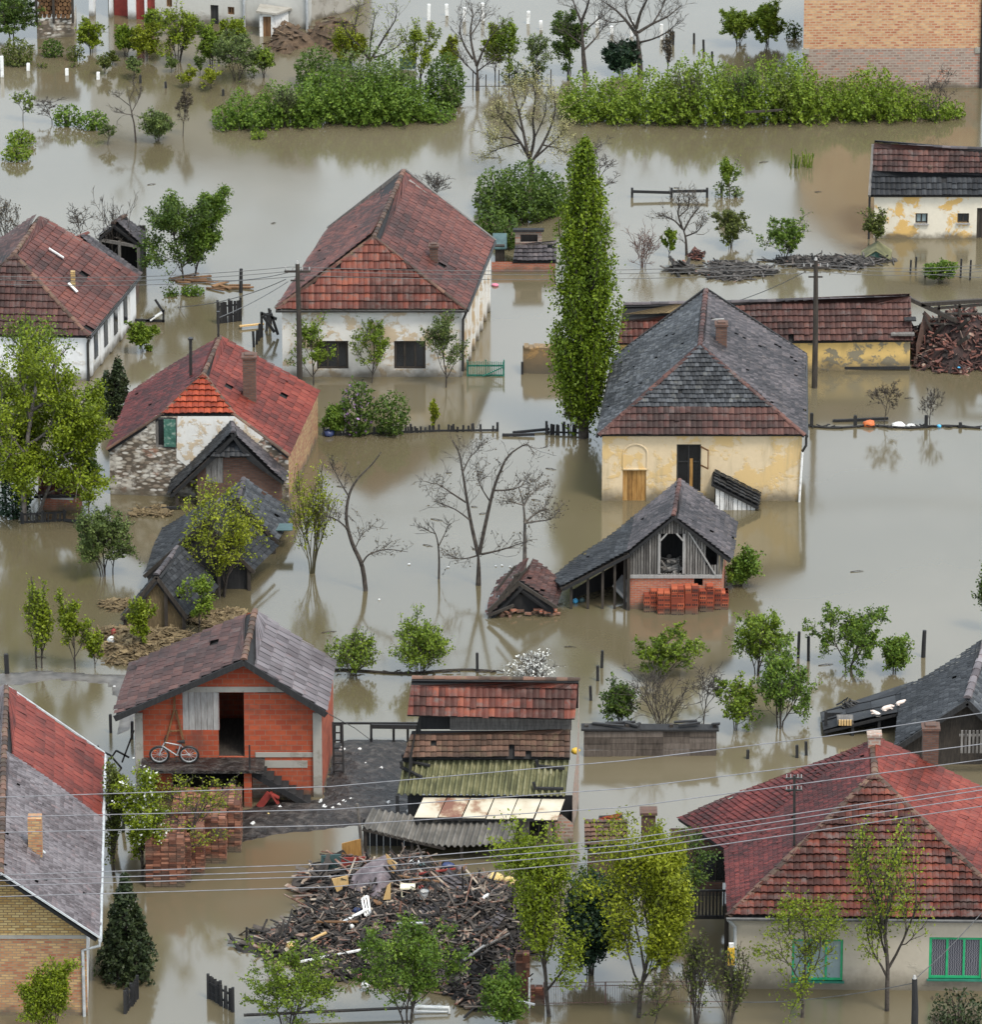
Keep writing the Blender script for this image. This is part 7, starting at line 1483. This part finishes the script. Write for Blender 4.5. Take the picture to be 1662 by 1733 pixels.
# ---- brick piles ----
def brickpile(name,label,x0,x1,yb_,ty,dep,group,seed,mat='brick_red',bw=.25,bh=.09,bd=.12,ragged=.25,hollow=False):
    a=at(x0,yb_);b=at(x1,yb_); W_=b.x-a.x; H=hz((x0+x1)/2,yb_,ty); nx=max(1,round(W_/bw)); nz=max(2,round((H+.3)/bh)); rg=random.Random(seed); m=MB(); ny=max(1,int(dep/bd))
    o=E(name,label,'brick stack',V(((a.x+b.x)/2,a.y+dep/2,0)),group)
    m.box(((a.x+b.x)/2,a.y+dep/2,(H-bh-.35)/2),(W_*.96,dep*.96,H-bh+.3),None,.2)
    for k in range(nz):
        z=-.3+bh*(k+.5)
        for i in range(nx):
            if k==nz-1 and rg.random()<ragged: continue
            for j in (range(ny) if k>=nz-2 else (0,ny-1)):
                x=a.x+W_*(i+.5)/nx+rg.uniform(-.012,.012); yy=a.y+dep*(j+.5)/ny+rg.uniform(-.015,.015)
                m.box((x,yy,z),(W_/nx*.93,dep/ny*.93,bh*.88),None,rg.random())
                if hollow and j==0:
                    for hx in (-.28,0,.28): m.box((x+hx*W_/nx,yy-dep/ny*.47,z),(W_/nx*.16,.012,bh*.4),None,0.0,1)
        if k<nz-1:
            for j in range(ny):
                m.box((b.x-.05+rg.uniform(-.012,.012),a.y+dep*(j+.5)/ny,z),(.12,dep/ny*.93,bh*.88),None,rg.random())
    m.build('bricks',[mat,'wood_black'],o); return o
NT('stack_brick'); t=NT.__new__(NT); m_=MAT['stack_brick']; t.t=m_.node_tree; t.b=t.t.nodes['Principled BSDF']; t.out=t.t.nodes['Material Output']
t.fin(damp(t,t.mix(t.math('MULTIPLY',t.g(t.noise(1.6,6),.45,.65),.55),t.ramp(t.attr(),[(.0,(.05,.022,.015)),(.3,(.10,.036,.021)),(.6,(.185,.066,.038)),(.95,(.32,.145,.09))]),(.12,.08,.06)),h=.4),.9,t.noise(14,4),.5,.02)
NT('stack_hollow'); t=NT.__new__(NT); m_=MAT['stack_hollow']; t.t=m_.node_tree; t.b=t.t.nodes['Principled BSDF']; t.out=t.t.nodes['Material Output']
t.fin(damp(t,t.ramp(t.attr(),[(.0,(.13,.026,.014)),(.5,(.29,.058,.026)),(.95,(.40,.10,.045))]),h=.35),.9,t.noise(14,4),.4,.02)
GB='old brick stacks beside the brick house'
for i,a in enumerate([(246,312,1502,1418,1.9,'nearest old brick stack, left in front of the bare spreading tree'),(300,322,1494,1420,1.6,'narrow old brick stack tucked behind the nearest one'),(316,345,1482,1405,1.6,'third old brick stack counted from the nearest'),(345,382,1462,1385,1.6,'fourth old brick stack counted from the nearest'),(376,407,1443,1358,1.7,'farthest old brick stack, right at the edge of the mud bank'),(290,384,1412,1372,2.2,'broad low brick stack behind, beneath the balcony')]):
    brickpile('brick_stack',a[5],*a[:5],GB,i+3,'stack_brick',.25,.085)
GH='hollow block stacks before the timber barn'
for i,a in enumerate([(1064,1088,1026,1000,'leftmost low heap of hollow blocks before the barn'),(1090,1112,1036,998,'second hollow block stack from the left before the barn'),(1113,1135,1040,1001,'third hollow block stack from the left before the barn'),(1136,1158,1041,1000,'fourth hollow block stack from the left before the barn'),(1159,1182,1040,996,'fifth hollow block stack from the left before the barn'),(1184,1208,1036,992,'sixth hollow block stack from the left before the barn'),(1209,1233,1032,998,'rightmost hollow block stack before the barn')]):
    brickpile('block_stack',a[4],*a[:4],.55,GH,i+20,'stack_hollow',.26,.20,.27,.3,True)
brickpile('brick_pier','short red brick pier with a white post beside the debris heap',893,919,1702,1674,.35,None,40,'stack_brick',.25,.085)
brickpile('brick_pier','taller grimy brick pier behind the short red one',873,896,1690,1615,.35,None,41,'stack_brick',.25,.085)
# ---- bicycle on the balcony ----
wy,zs=BKW
def bicycle(label,pr,pf):
    """rear hub, front hub (world)"""
    o=E('bicycle',label,'bicycle',V(((pr.x+pf.x)/2,pr.y,zs+.01))); r=.34; X=(pf-pr).normalized(); Z=V((0,-.16,1)).normalized(); Y=X.cross(Z)
    for h_ in (pr,pf):
        m=MB(); m.ring(h_,X,Z,r,.042,28); w=m.build('wheel','black_iron',o,smooth=True); m=MB(); m.ring(h_,X,Z,r-.045,.022,28); m.build('rim','pale_metal',w,smooth=True); m=MB()
        for k in range(12): a=math.pi*2*k/12; m.tube([h_,h_+X*math.cos(a)*(r-.05)+Z*math.sin(a)*(r-.05)],.006,3)
        m.tube([h_-Y*.05,h_+Y*.05],.03,7,.5,0,True); m.build('spokes','pale_metal',w); m=MB()
        for a in (.8,2.9): m.box(h_+X*math.cos(a)*.24+Z*math.sin(a)*.24,(.09,.03,.04)); 
        m.build('reflector','orange_plastic',w)
    Wb=(pf-pr).length; bb=pr+X*.42*Wb/1.02-Z*.03; st_=bb-X*.16+Z*.48; hd=pf-X*.20+Z*.52; hl_=pf-X*.13+Z*.36
    m=MB()
    for a,b,w in ((bb,st_,.022),(st_-Z*.06,hd,.022),(bb,hl_,.026),(pr,bb,.016),(pr,st_-Z*.05,.014),(hd,hl_,.026)): m.tube([a,b],w,7)
    m.build('frame','pale_metal',o,smooth=True); m=MB(); m.tube([hl_,hl_.lerp(pf,.4)+Y*.05,pf+Y*.06],.022,7); m.tube([hl_,hl_.lerp(pf,.4)-Y*.05,pf-Y*.06],.022,7); m.build('fork','pale_metal',o)
    m=MB(); sp=st_+Z*.1; m.tube([st_,sp],.016,6); m.tube([sp-X*.14,sp,sp+X*.15],[.075,.05,.022],8,.3,0,True); m.build('saddle','black_iron',o)
    m=MB(); hp=hd+Z*.12; m.tube([hd,hp],.018,6); m.tube([hp-Y*.28-X*.04,hp-Y*.1,hp+Y*.1,hp+Y*.28-X*.04],.016,6,.3,0,True); m.build('handlebar','black_iron',o)
    m=MB(); m.ring(bb,X,Z,.09,.012,14); m.tube([bb-Z*.17-Y*.07,bb-Y*.05,bb+Y*.05,bb+Z*.17+Y*.07],.014,5); m.box(bb-Z*.17-Y*.1,(.10,.08,.03)); m.box(bb+Z*.17+Y*.1,(.10,.08,.03)); m.build('crank','black_iron',o)
yb_=wy-.62; cr=onY(319,1266,yb_); cl_=onY(269,1268,yb_); z=zs+.375; bicycle('silver bicycle with orange reflectors leaning on the brick house balcony',V((cr.x,yb_,z)),V((cl_.x,yb_,z)))
o=E('trestle','dark A-shaped trestle leaning on the red wall behind the bicycle','trestle',V((onY(292,1280,wy-.2).x,wy-.2,zs))); m=MB(); tp=onY(295,1200,wy-.06)
for a,b in (((277,1268),(294,1202)),((312,1262),(297,1202)),((294,1202),(295,1178))): m.bar(onY(*a,wy-.14),onY(*b,wy-.05),.06)
m.bar(onY(285,1238,wy-.1),onY(304,1236,wy-.1),.045); m.build('leg','wood_brown',o)
o=E('ladder','dark wooden ladder standing right of the brick house','ladder',at(573,1312)); y=at(573,1312).y; m=MB()
for x in (564,580): m.bar(onY(x+1,1314,y),onY(x-1,1222,y+.5),.07)
for k in range(7): yy=1305-k*13; m.bar(onY(564,yy,y+.08*k),onY(580,yy,y+.08*k),.045)
m.build('rails_and_rungs','wood_black',o)
o=E('scaffold_rail','dark timber railing between the brick house and the stacked shed','railing',at(630,1262)); y=at(630,1256).y; m=MB()
m.bar(onY(552,1224,y),onY(712,1224,y),.07); m.bar(onY(628,1229,y-.4),onY(705,1230,y-.2),.10,.16); m.build('beam','wood_black',o)
for x,b in ((566,1262),(577,1256),(628,1256),(666,1254),(690,1250)): m=MB(); m.bar(onY(x,b,y)-V((0,0,.3)),onY(x,1225,y),.09); m.build('post','wood_black',o)
m=MB(); m.tube([onY(552,1206,at(552,1206,3.4).y),onY(600,1232,y),onY(640,1262,y)],.015,4); m.build('cable','dark_wire',o)
o=E('trestle','red folded metal trestle lying by the outside stair','trestle',at(455,1372)); y=at(455,1366).y; m=MB()
m.bar(onY(438,1366,y),onY(456,1342,y),.06,.25); m.bar(onY(472,1362,y),onY(458,1341,y),.30,.05); m.bar(onY(456,1342,y),onY(472,1350,y),.2,.05); m.build('frame','red_paint',o)
m=MB(); rg=random.Random(14); y0_=at(205,1450).y
for i in range(9): p=onY(rg.uniform(186,206),rg.uniform(1420,1460),y0_+i*.35); m.bar(p,p+V((rg.uniform(-.1,.25),.2,rg.uniform(.8,1.5))),.12,.05,rg.random())
tag(m.build('leaning_boards','wood_black'),'dark boards leaning in the gap beside the lower left house','boards')
# left yard clutter by the brick house
o=E('scrap_metal','dark bent metal frame left of the brick house balcony','scrap',at(195,1300)); y=at(195,1300).y; m=MB()
for a,b in (((143,1258),(186,1278)),((186,1278),(205,1300)),((186,1285),(196,1270)),((196,1270),(218,1282)),((206,1290),(226,1236)),((180,1300),(184,1282)),((165,1262),(168,1280))): m.bar(onY(*a,y),onY(*b,y),.06)
m.build('bars','black_iron',o)
# ---- low plank wall right of stacked shed ----
o=E('plank_wall','low grey plank wall half under water right of the stacked shed','wall',at(1100,1278)); A_,B_=at(988,1280),at(1212,1278); m=MB(); rg=random.Random(3); L=B_-A_
for k in range(4):
    for i in range(5): p=A_+L*(i+.5)/5; m.box((p.x,p.y+rg.uniform(-.03,.03),.12+.25*k),(L.x/5*1.0,.06,.235),None,rg.random())
m.build('planks','wood_plank_wall',o); m=MB(); m.hexa([A_+V((-.1,-.1,1.05)),B_+V((.1,-.1,.98)),B_+V((.1,.35,1.02)),A_+V((-.1,.35,1.1))],[A_+V((-.1,-.1,1.12)),B_+V((.1,-.1,1.05)),B_+V((.1,.35,1.09)),A_+V((-.1,.35,1.17))])
for i in range(7): p=A_+L*rg.random(); m.bar(p+V((0,rg.uniform(-.1,.35),1.2)),p+V((rg.uniform(-1.2,1.2),rg.uniform(-.1,.35),1.24)),.12,.06,rg.random())
m.build('top_boards','wood_black',o); m=MB(); 
for f in (.02,.33,.66,.99): p=A_+L*f; m.bar(p+V((0,.15,-.5)),p+V((0,.15,1.2)),.14)
m.build('post','wood_dark',o)
# ---- pigs on the barn wing ----
def pig(label,px,py,yaw,sc=1.0,tuck=0,flip=1):
    O,e1_,e0_=GBW; n=(e1_-O).cross(e0_-O).normalized(); C_=V((0,0,CAMZ)); d=ray(px,py); p=C_+d*((O-C_).dot(n)/d.dot(n)); o=E('pig',label,'pig',p,'pigs stranded on the barn roof')
    ux=(e1_-O).normalized()*flip; rot=Matrix.Rotation(yaw,3,'Z'); X=(rot@ux).normalized(); Y=V((0,0,1)).cross(X).normalized(); Z=X.cross(Y)
    bm_v=[(-.36,.17,.10),(-.28,.20,.155),(-.12,.21,.175),(.06,.21,.17),(.20,.22,.15),(.30,.235,.125),(.38,.225,.10),(.45,.20,.065),(.49,.185,.05)]
    m=MB(); nn=12; i0=0
    for (x,z,r) in bm_v:
        for k in range(nn):
            a=2*math.pi*k/nn; q_=p+(X*x+Y*math.cos(a)*r*.92+Z*(z-.03+math.sin(a)*r))*sc; m.v.append(tuple(q_)); m.t.append(.6)
    for s in range(len(bm_v)-1):
        for k in range(nn): m.f.append([s*nn+k,s*nn+(k+1)%nn,(s+1)*nn+(k+1)%nn,(s+1)*nn+k]); m.m.append(0)
    m.f.append(list(range(nn))[::-1]); m.m.append(0); m.f.append([(len(bm_v)-1)*nn+k for k in range(nn)]); m.m.append(0)
    P_=lambda x,y,z: p+(X*x+Y*y+Z*z)*sc
    for sy in (-1,1):
        m.tube([P_(.18,sy*.09,.14),P_(.28,sy*.12,.06),P_(.36,sy*.12,.03)],[.06*sc,.045*sc,.03*sc],6,.6,0,True); m.tube([P_(-.24,sy*.10,.14),P_(-.16,sy*.15,.07),P_(-.05,sy*.15,.03)],[.08*sc,.055*sc,.03*sc],6,.6,0,True)
    m.tube([P_(-.36,0,.19),P_(-.42,.03,.22),P_(-.43,.06,.17)],[.018*sc,.012*sc,.008*sc],5,.4)
    b=m.build('body','pig_skin',o,smooth=True); m=MB()
    for sy in (-1,1): c_=P_(.30,sy*.09,.34); m.face([c_+(-X*.03)*sc,P_(.36,sy*.07,.31),P_(.40,sy*.13,.26),P_(.32,sy*.14,.30)],.3)
    m.tube([P_(.485,0,.185),P_(.505,0,.183)],[.052*sc,.05*sc],9,.2,0,True); m.build('ears_and_snout','pig_skin',o)
pig('white pig curled up on the sheet of the barn wing, leftmost of three',1483,1211,2.6,.50); pig('white pig lying on the barn wing sheet, middle of three',1503,1202,.15,.56); pig('white pig lying nearest the dark grey roof, rightmost of three',1527,1193,.1,.54)
o=E('wooden_crate','small crate with pale slats at the low end of the barn wing','crate',at(1430,1225)); O,e1_,e0_=GBW
y=O.y-.02; a=onY(1420,1228,y); m=MB()
for i in range(5): m.box(a+V((.04+i*.1,0,.12)),(.07,.05,.22),None,.8)
m.build('slat','wood_fresh',o); m=MB(); m.box(a+V((.25,.28,.12)),(.6,.5,.2)); m.build('box','wood_grey',o)
m=MB(); rg=random.Random(4); p=e0_+V((1.05,-.35,.28))
for i in range(14): a=p+V((rg.uniform(-.25,.3),rg.uniform(-.1,.3),rg.uniform(-.1,.1))); m.tube([a,a+V((rg.uniform(-.2,.2),.1,rg.uniform(.05,.2))),a+V((rg.uniform(-.3,.3),.1,-.05))],.035,5,rg.random())
tag(m.build('tangled_scrap','black_iron'),'tangle of black scrap lying on the end of the barn wing','scrap')
# ---- the great debris heap ----
hc=at(672,1580)
def hf(x,y,_f=[heap_fn(at(655,1565).x,at(655,1565).y,3.5,5.2,.8,61),heap_fn(at(785,1590).x,at(785,1590).y,3.0,4.6,1.25,62)]): return max(g_(x,y) for g_ in _f)
bx_=(at(395,1580).x,at(905,1580).x,at(672,1725).y,at(672,1438).y); m=MB(); heapmesh(m,hf,bx_,.2); scatter(m,hf,bx_,260,64,(.8,2.2),(.03,.08),(.02,.05),24,.08,0,-.02); scatter(m,hf,bx_,4600,63,(.15,1.1),(.025,.10),(.015,.04),28,.03,.55,-.02)
tag(m.build('debris_heap','shards'),'great dark heap of broken boards and rubbish in the foreground','debris heap',None,'stuff')
def H3(px,py,dz=.12):
    z=.5
    for _ in range(8): p=at(px,py,z); z=.5*z+.5*(max(0,hf(p.x,p.y))+dz)
    return at(px,py,z)
# grey tiled roof sheet slid on the heap
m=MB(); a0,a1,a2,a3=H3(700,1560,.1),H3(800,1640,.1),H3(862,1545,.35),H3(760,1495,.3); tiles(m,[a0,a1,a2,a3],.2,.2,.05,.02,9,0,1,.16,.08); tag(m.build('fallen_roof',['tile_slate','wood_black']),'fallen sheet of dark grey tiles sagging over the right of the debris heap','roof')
GPK='loose planks strewn over the debris heap'
for i,(a,b,w,mat,l) in enumerate([((505,1628),(624,1605),.10,'white_paint','long white painted pole lying across the lower left of the heap'),((578,1562),(622,1538),.12,'white_paint','white board slanting up the left side of the heap'),((494,1572),(580,1532),.12,'wood_dark','long dark plank sticking out left over the water'),((670,1482),(800,1500),.10,'wood_brown','long reddish brown plank across the top of the heap'),((598,1492),(642,1530),.22,'wood_brown','wide brown plank tilted under the purple sheet'),((672,1562),(728,1562),.09,'white_paint','white rail in the middle of the heap behind the green tree'),((526,1590),(552,1578),.10,'wood_fresh','short fresh plank at the left edge of the heap'),((760,1498),(790,1462),.08,'wood_brown','thin brown stick standing out of the heap top'),((412,1718),(700,1705),.14,'wood_dark','long dark beam floating before the two low green trees'),((817,1520),(850,1498),.12,'white_paint','white splintered board near the cream cushions'),((535,1560),(606,1560),.09,'wood_brown','brown plank under the white slanting board'),((820,1602),(862,1580),.08,'wood_grey','grey stick on the right slope of the heap'),((785,1625),(820,1600),.09,'wood_pale','pale stick low on the right slope of the heap'),((840,1665),(880,1640),.10,'wood_grey','grey board beside the taller brick pier'),((700,1450+30),(770,1470),.09,'red_paint','red painted lath on the heap behind the blue rags'),((820,1680),(905,1700),.08,'white_paint','pale pole running from the heap to the brick pier')]):
    plank(H3(*a,.22),H3(*b,.26),w,.05,mat,l,'plank','plank',GPK)
def sheetobj(name,label,px,z,mat,th=.03,cat='board'):
    P=[H3(x,y,z+dz) for x,y,dz in px]; n=(P[1]-P[0]).cross(P[-1]-P[0]).normalized()*th; m=MB(); i0=0; k=len(P); m.face(P); m.face([p-n for p in P][::-1])
    for i in range(k): m.face([P[i],P[(i+1)%k],P[(i+1)%k]-n,P[i]-n])
    return m.build(name,mat,None,label,cat)
sheetobj('plastic_sheet','purple grey tarpaulin draped over the top left of the heap',[(590,1502,.1),(640,1520,.1),(662,1490,.25),(652,1446,1.0),(620,1462,.7),(597,1480,.4)],.1,'shards_tarp' if False else 'tarp_purple',.03,'tarpaulin')
y=H3(652,1480).y
def vsheet(name,label,px,yy,mat,cat='board',th=.04):
    P=[onY(x,q_,yy) for x,q_ in px]; m=MB(); d=V((0,th,0)); m.face(P); m.face([p+d for p in P][::-1]); k=len(P)
    for i in range(k): m.face([P[i],P[i]+d,P[(i+1)%k]+d,P[(i+1)%k]])
    return m.build(name,mat,None,label,cat)
vsheet('plywood_sheet','orange plywood corner standing up beside the purple tarpaulin',[(653,1445),(671,1462),(667,1480),(655,1470)],y-.2,'wood_fresh')
vsheet('plywood_sheet','pale plywood panel wedged below the purple tarpaulin',[(655,1500),(661,1494),(661,1522),(648,1523)],H3(655,1520).y-.2,'wood_fresh')
vsheet('plywood_sheet','tan chipboard panel at the left end of the heap',[(561,1488),(588,1482),(590,1498),(570,1510)],H3(575,1510).y,'wood_fresh')
vsheet('door','orange brown door leaf leaning on the dark lean-to',[(578,1428),(610,1420),(612,1452),(579,1456)],at(595,1456).y,'wood_ochre'); vsheet('sheet_metal','teal sheet standing in the water left of the lean-to',[(543,1448),(577,1446),(577,1480),(543,1482)],at(560,1482).y,'teal_sheet'); vsheet('sheet_metal','dark red sheet between the teal sheet and the orange door',[(577,1452),(622,1450),(624,1480),(577,1482)],at(600,1482).y,'red_paint')
m=MB(); p=at(615,1452); m.tube([p-V((0,0,.4)),p+V((-.1,0,.9)),onY(604,1360,p.y)],[.07,.065,.05],7,.5,0,True); m.build('leaning_pole','bark_grey',None,'pale forked pole standing left of the sagging corrugated sheet','pole')
def chair(px,py):
    p=H3(px,py,.1); o=E('stool','cream painted stool standing on the debris heap','stool',p); m=MB()
    for dx in (0,.36):
        for dy in (0,.3): m=MB(); m.bar(p+V((dx,dy,0)),p+V((dx,dy,.42)),.045); m.build('leg','cream_paint',o)
    m=MB(); m.box(p+V((.2,.15,.44)),(.52,.42,.05)); m.build('seat','cream_paint',o); m=MB(); m.bar(p+V((0,0,.12)),p+V((.36,0,.12)),.03); m.build('stretcher','cream_paint',o)
chair(680,1523)
o=E('bucket','white plastic bucket lying on the heap right of the cream stool','bucket',H3(716,1522)); p=H3(716,1520,.15); m=MB(); m.tube([p,p+V((.05,-.05,.3))],[.12,.16],14,.6); m.build('tub','white_paint',o,smooth=True); m=MB(); m.ring(p+V((.05,-.05,.3)),V((1,0,0)),V((0,1,.15)),.16,.015,16); m.build('rim','black_iron',o); m=MB(); m.ring(p+V((.02,-.02,.15)),V((1,0,0)),V((0,1,.15)),.142,.012,16); m.build('band','black_iron',o)
o=E('window_frame','white window frame tipped on the left of the heap','window frame',H3(618,1530)); m=MB(); q_=[H3(612,1522,.5),H3(622,1516,.55),H3(626,1545,.2),H3(618,1550,.15)]
for i in range(4): m.bar(q_[i],q_[(i+1)%4],.07,.06)
m.build('frame','white_paint',o); m=MB(); m.bar(q_[0].lerp(q_[1],.5),q_[2].lerp(q_[3],.5),.05); m.build('bar','white_paint',o)
for (x,y,w,h_,mat,l,s_) in [(702,1462,.42,.16,'white_paint','white box lying behind the purple tarpaulin',1),(716,1466,.28,.14,'teal_sheet','turquoise rag beside the white box',2),(757,1468,.5,.2,'navy_plastic','dark blue rag on the back of the heap',3),(780,1474,.45,.22,'tarp_purple','grey bundle on the back of the heap',4),(838,1492,.62,.34,'sponge','cream cushion on the right top of the heap, left one',5),(862,1497,.5,.3,'sponge','cream cushion on the right top of the heap, right one',6),(846,1508,.55,.2,'cream_paint','pale cushion below the two cream cushions',7),(712,1504,.2,.14,'red_paint','red scrap near the cream stool',8),(604,1545,.3,.2,'navy_plastic','blue bag at the left of the heap',9),(595,1571,.18,.16,'white_paint','white bottle on the left slope of the heap',10),(492,1604,.34,.2,'wood_fresh','ochre scrap behind the left low green tree',11),(618,1672,.3,.26,'white_paint','white scrap between the two low green trees',12),(610,1655,.2,.16,'pink_cloth','pale scrap above the white one between the low trees',13),(1100,1598,.2,.12,'white_paint','white scrap caught in the dark glossy shrub',14)]:
    lump('rag' if 'rag' in l else 'bundle',x,y,w,h_,mat,l,s_+30,'rag' if 'rag' in l else 'bundle',base=H3(x,y,.1))
debris('floating_wreckage','dark sticks and foam drifting left of the great heap',458,1598,62,1.0,.12,'shards',60,71,shard=.2,lw=(.3,1.0)); debris('floating_wreckage','dark boards drifting at the upper left tip of the great heap',545,1500,52,1.0,.3,'shards',80,72,shard=.2)
o=E('tubular_frame','white tubular frame floating upright at the bottom edge','frame',at(728,1715)); y=at(728,1716).y; m=MB(); q_=[onY(697,1716,y),onY(701,1706,y),onY(708,1703,y+.1),onY(760,1705,y+.1),onY(760,1716,y)]; m.tube(q_,.055,7,.8,0,True); m.tube([onY(699,1711,y+.1),onY(758,1712,y+.1)],.03,6,.8); m.build('tube','white_paint',o,smooth=True)
o=E('wire_fence','thin rusty wire fence in the water between the willows and porch','fence',at(990,1700)); m=MB(); y=at(1000,1700).y
for x in (921,1025,1110,1170): m=MB(); p=onY(x,1702,y); m.bar(p-V((0,0,.4)),onY(x,1662,y),.05); m.build('post','bark_red',o)
m=MB()
for yy in (1664,1670,1698): m.tube([onY(921,yy,y),onY(1025,yy-2,y),onY(1240,yy-3,y)],.016,4)
for i in range(60): x=921+i*4; m.tube([onY(x,1666,y),onY(x,1702,y)],.006,3)
m.build('mesh','bark_red',o)
m=MB(); p=at(896,1705); m.bar(p-V((0,0,.2)),onY(896,1655,p.y),.07); m.build('thin_post','white_paint',None,'thin white post in front of the brick pier','post')
# small red tiled hut roof and meter box near the porch
yq=at(1030,1455).y; o=E('outhouse','tiny outhouse roof of bright red tiles behind the feathery willows','outhouse',at(1030,1450)); e0,e1_=onY(1012,1409,yq),onY(1052,1409,yq); r0_,r1_=at(1014,1379,e0.z+.45),at(1054,1377,e0.z+.45)
roof(o,[([e0,e1_,r1_,r0_],.24,.26,dict(m=0,lift=.06,curve=.045))],[],['tile_orange','wood_black'],'tile_orange',31); m=MB(); a,b=V((e0.x+.1,yq+.2,0)),V((e1_.x-.05,yq+.2,0)); wall(m,a,b,e0.z); wall(m,b,b+V((0,1.0,0)),e0.z+.3); wall(m,a+V((0,1.0,0)),a,e0.z+.3); m.build('wall','brick_grimy',o)
yq=at(1102,1460).y; o=E('brick_chimney','squat brick chimney poking up behind the feathery willows','chimney',at(1100,1440)); a=onY(1086,1405,yq);b=onY(1110,1380,yq); m=MB(); m.box(((a.x+b.x)/2,yq+.25,b.z/2),(b.x-a.x,.5,b.z)); m.build('shaft','brick_dark',o); m=MB(); m.box(((a.x+b.x)/2,yq+.25,b.z+.06),(b.x-a.x+.12,.62,.1)); m.build('cap','brick_dark',o)
yq=at(1005,1500).y; a=onY(990,1432,yq);b=onY(1062,1412,yq+1.2); o=E('shed','low shed roof of brown tiles between the two feathery willows','shed',V(((a.x+b.x)/2,yq+.6,0))); e0,e1_=a,V((b.x,yq,a.z)); roof(o,[([e0,e1_,e1_+V((0,1.5,.35)),e0+V((0,1.5,.35))],.22,.24,dict(m=0))],[],['tile_mossy','wood_black'],'tile_mossy',32); m=MB(); wall(m,V((e0.x+.1,yq+.15,0)),V((e1_.x-.1,yq+.15,0)),a.z); m.build('wall','brick_dark',o)
o=E('meter_box','yellow meter box on a post at the left corner of the beige house','box',at(1240,1640)); y=at(1240,1690).y; a=onY(1232,1632,y);b=onY(1244,1604,y); m=MB(); m.box(((a.x+b.x)/2,y,(a.z+b.z)/2),(b.x-a.x,.2,b.z-a.z)); m.build('box','yellow_plastic',o); m=MB(); m.bar(V(((a.x+b.x)/2,y+.12,-.4)),V(((a.x+b.x)/2,y+.12,b.z)),.07); m.build('post','wood_dark',o); m=MB(); m.box(((a.x+b.x)/2,y,b.z+.1),(.16,.12,.14)); m.build('insulator','white_paint',o)
# brown earth mounds, teal sheets
debris('earth_mound','brown earth mound right of the little white shed',490,70,38,1.9,.7,'soil',40,73,'mound','stuff',shard=.9); debris('earth_mound','second brown earth mound by the grey annexe',562,64,42,1.9,.85,'soil',40,74,'mound','stuff',shard=.9)
o=vsheet('sheet_metal','teal sheet fencing behind the left hedge',[(565,116),(596,112),(596,98),(565,100)],at(580,116).y,'teal_sheet'); vsheet('sheet_metal','second teal sheet behind the left hedge, nearer the lime tree',[(676,118),(704,116),(704,96),(676,98)],at(690,118).y,'teal_sheet')
m=MB(); 
for k in range(12): p=at(690+k*22,146,0); m.bar(p-V((0,0,.3)),p+V((.02,0,.7+.15*math.sin(k*3))),.06,.05,.3)
m.tube([at(690,146,.55),at(930,146,.5)],.02,4); m.build('wire_fence','wood_dark',None,'thin dark fence strung between the two hedges','fence')
plank(at(1262,190,.9),at(1325,186,.9),.06,.10,'wood_dark','brown rail half buried in the long green hedge')

rg=random.Random(77); GT='dark twigs drifting on the open water'
for i in range(46):
    x,y=rg.uniform(20,1640),rg.uniform(230,1150)
    if (470<x<840 and 280<y<650) or (1010<x<1370 and 480<y<1050) or (180<x<540 and 560<y<1200) or (1440<x and y<640) or x<240 and 360<y<900: continue
    p=at(x,y,.015); a=rg.uniform(-.5,.5); d=V((math.cos(a),math.sin(a),0)); m=MB(); L=rg.uniform(.2,.6); m.tube([p,p+d*L*.5+V((0,.02,.02)),p+d*L],[.02,.016,.01],4,.3)
    for _ in range(2): q=p+d*L*rg.uniform(.3,.8); m.tube([q,q+V((rg.uniform(-.12,.12),rg.uniform(-.12,.12),.02))],[.012,.006],3,.3)
    m.build('floating_twig','bark',None,'small dark twig drifting on the open flood water','twig',GT)
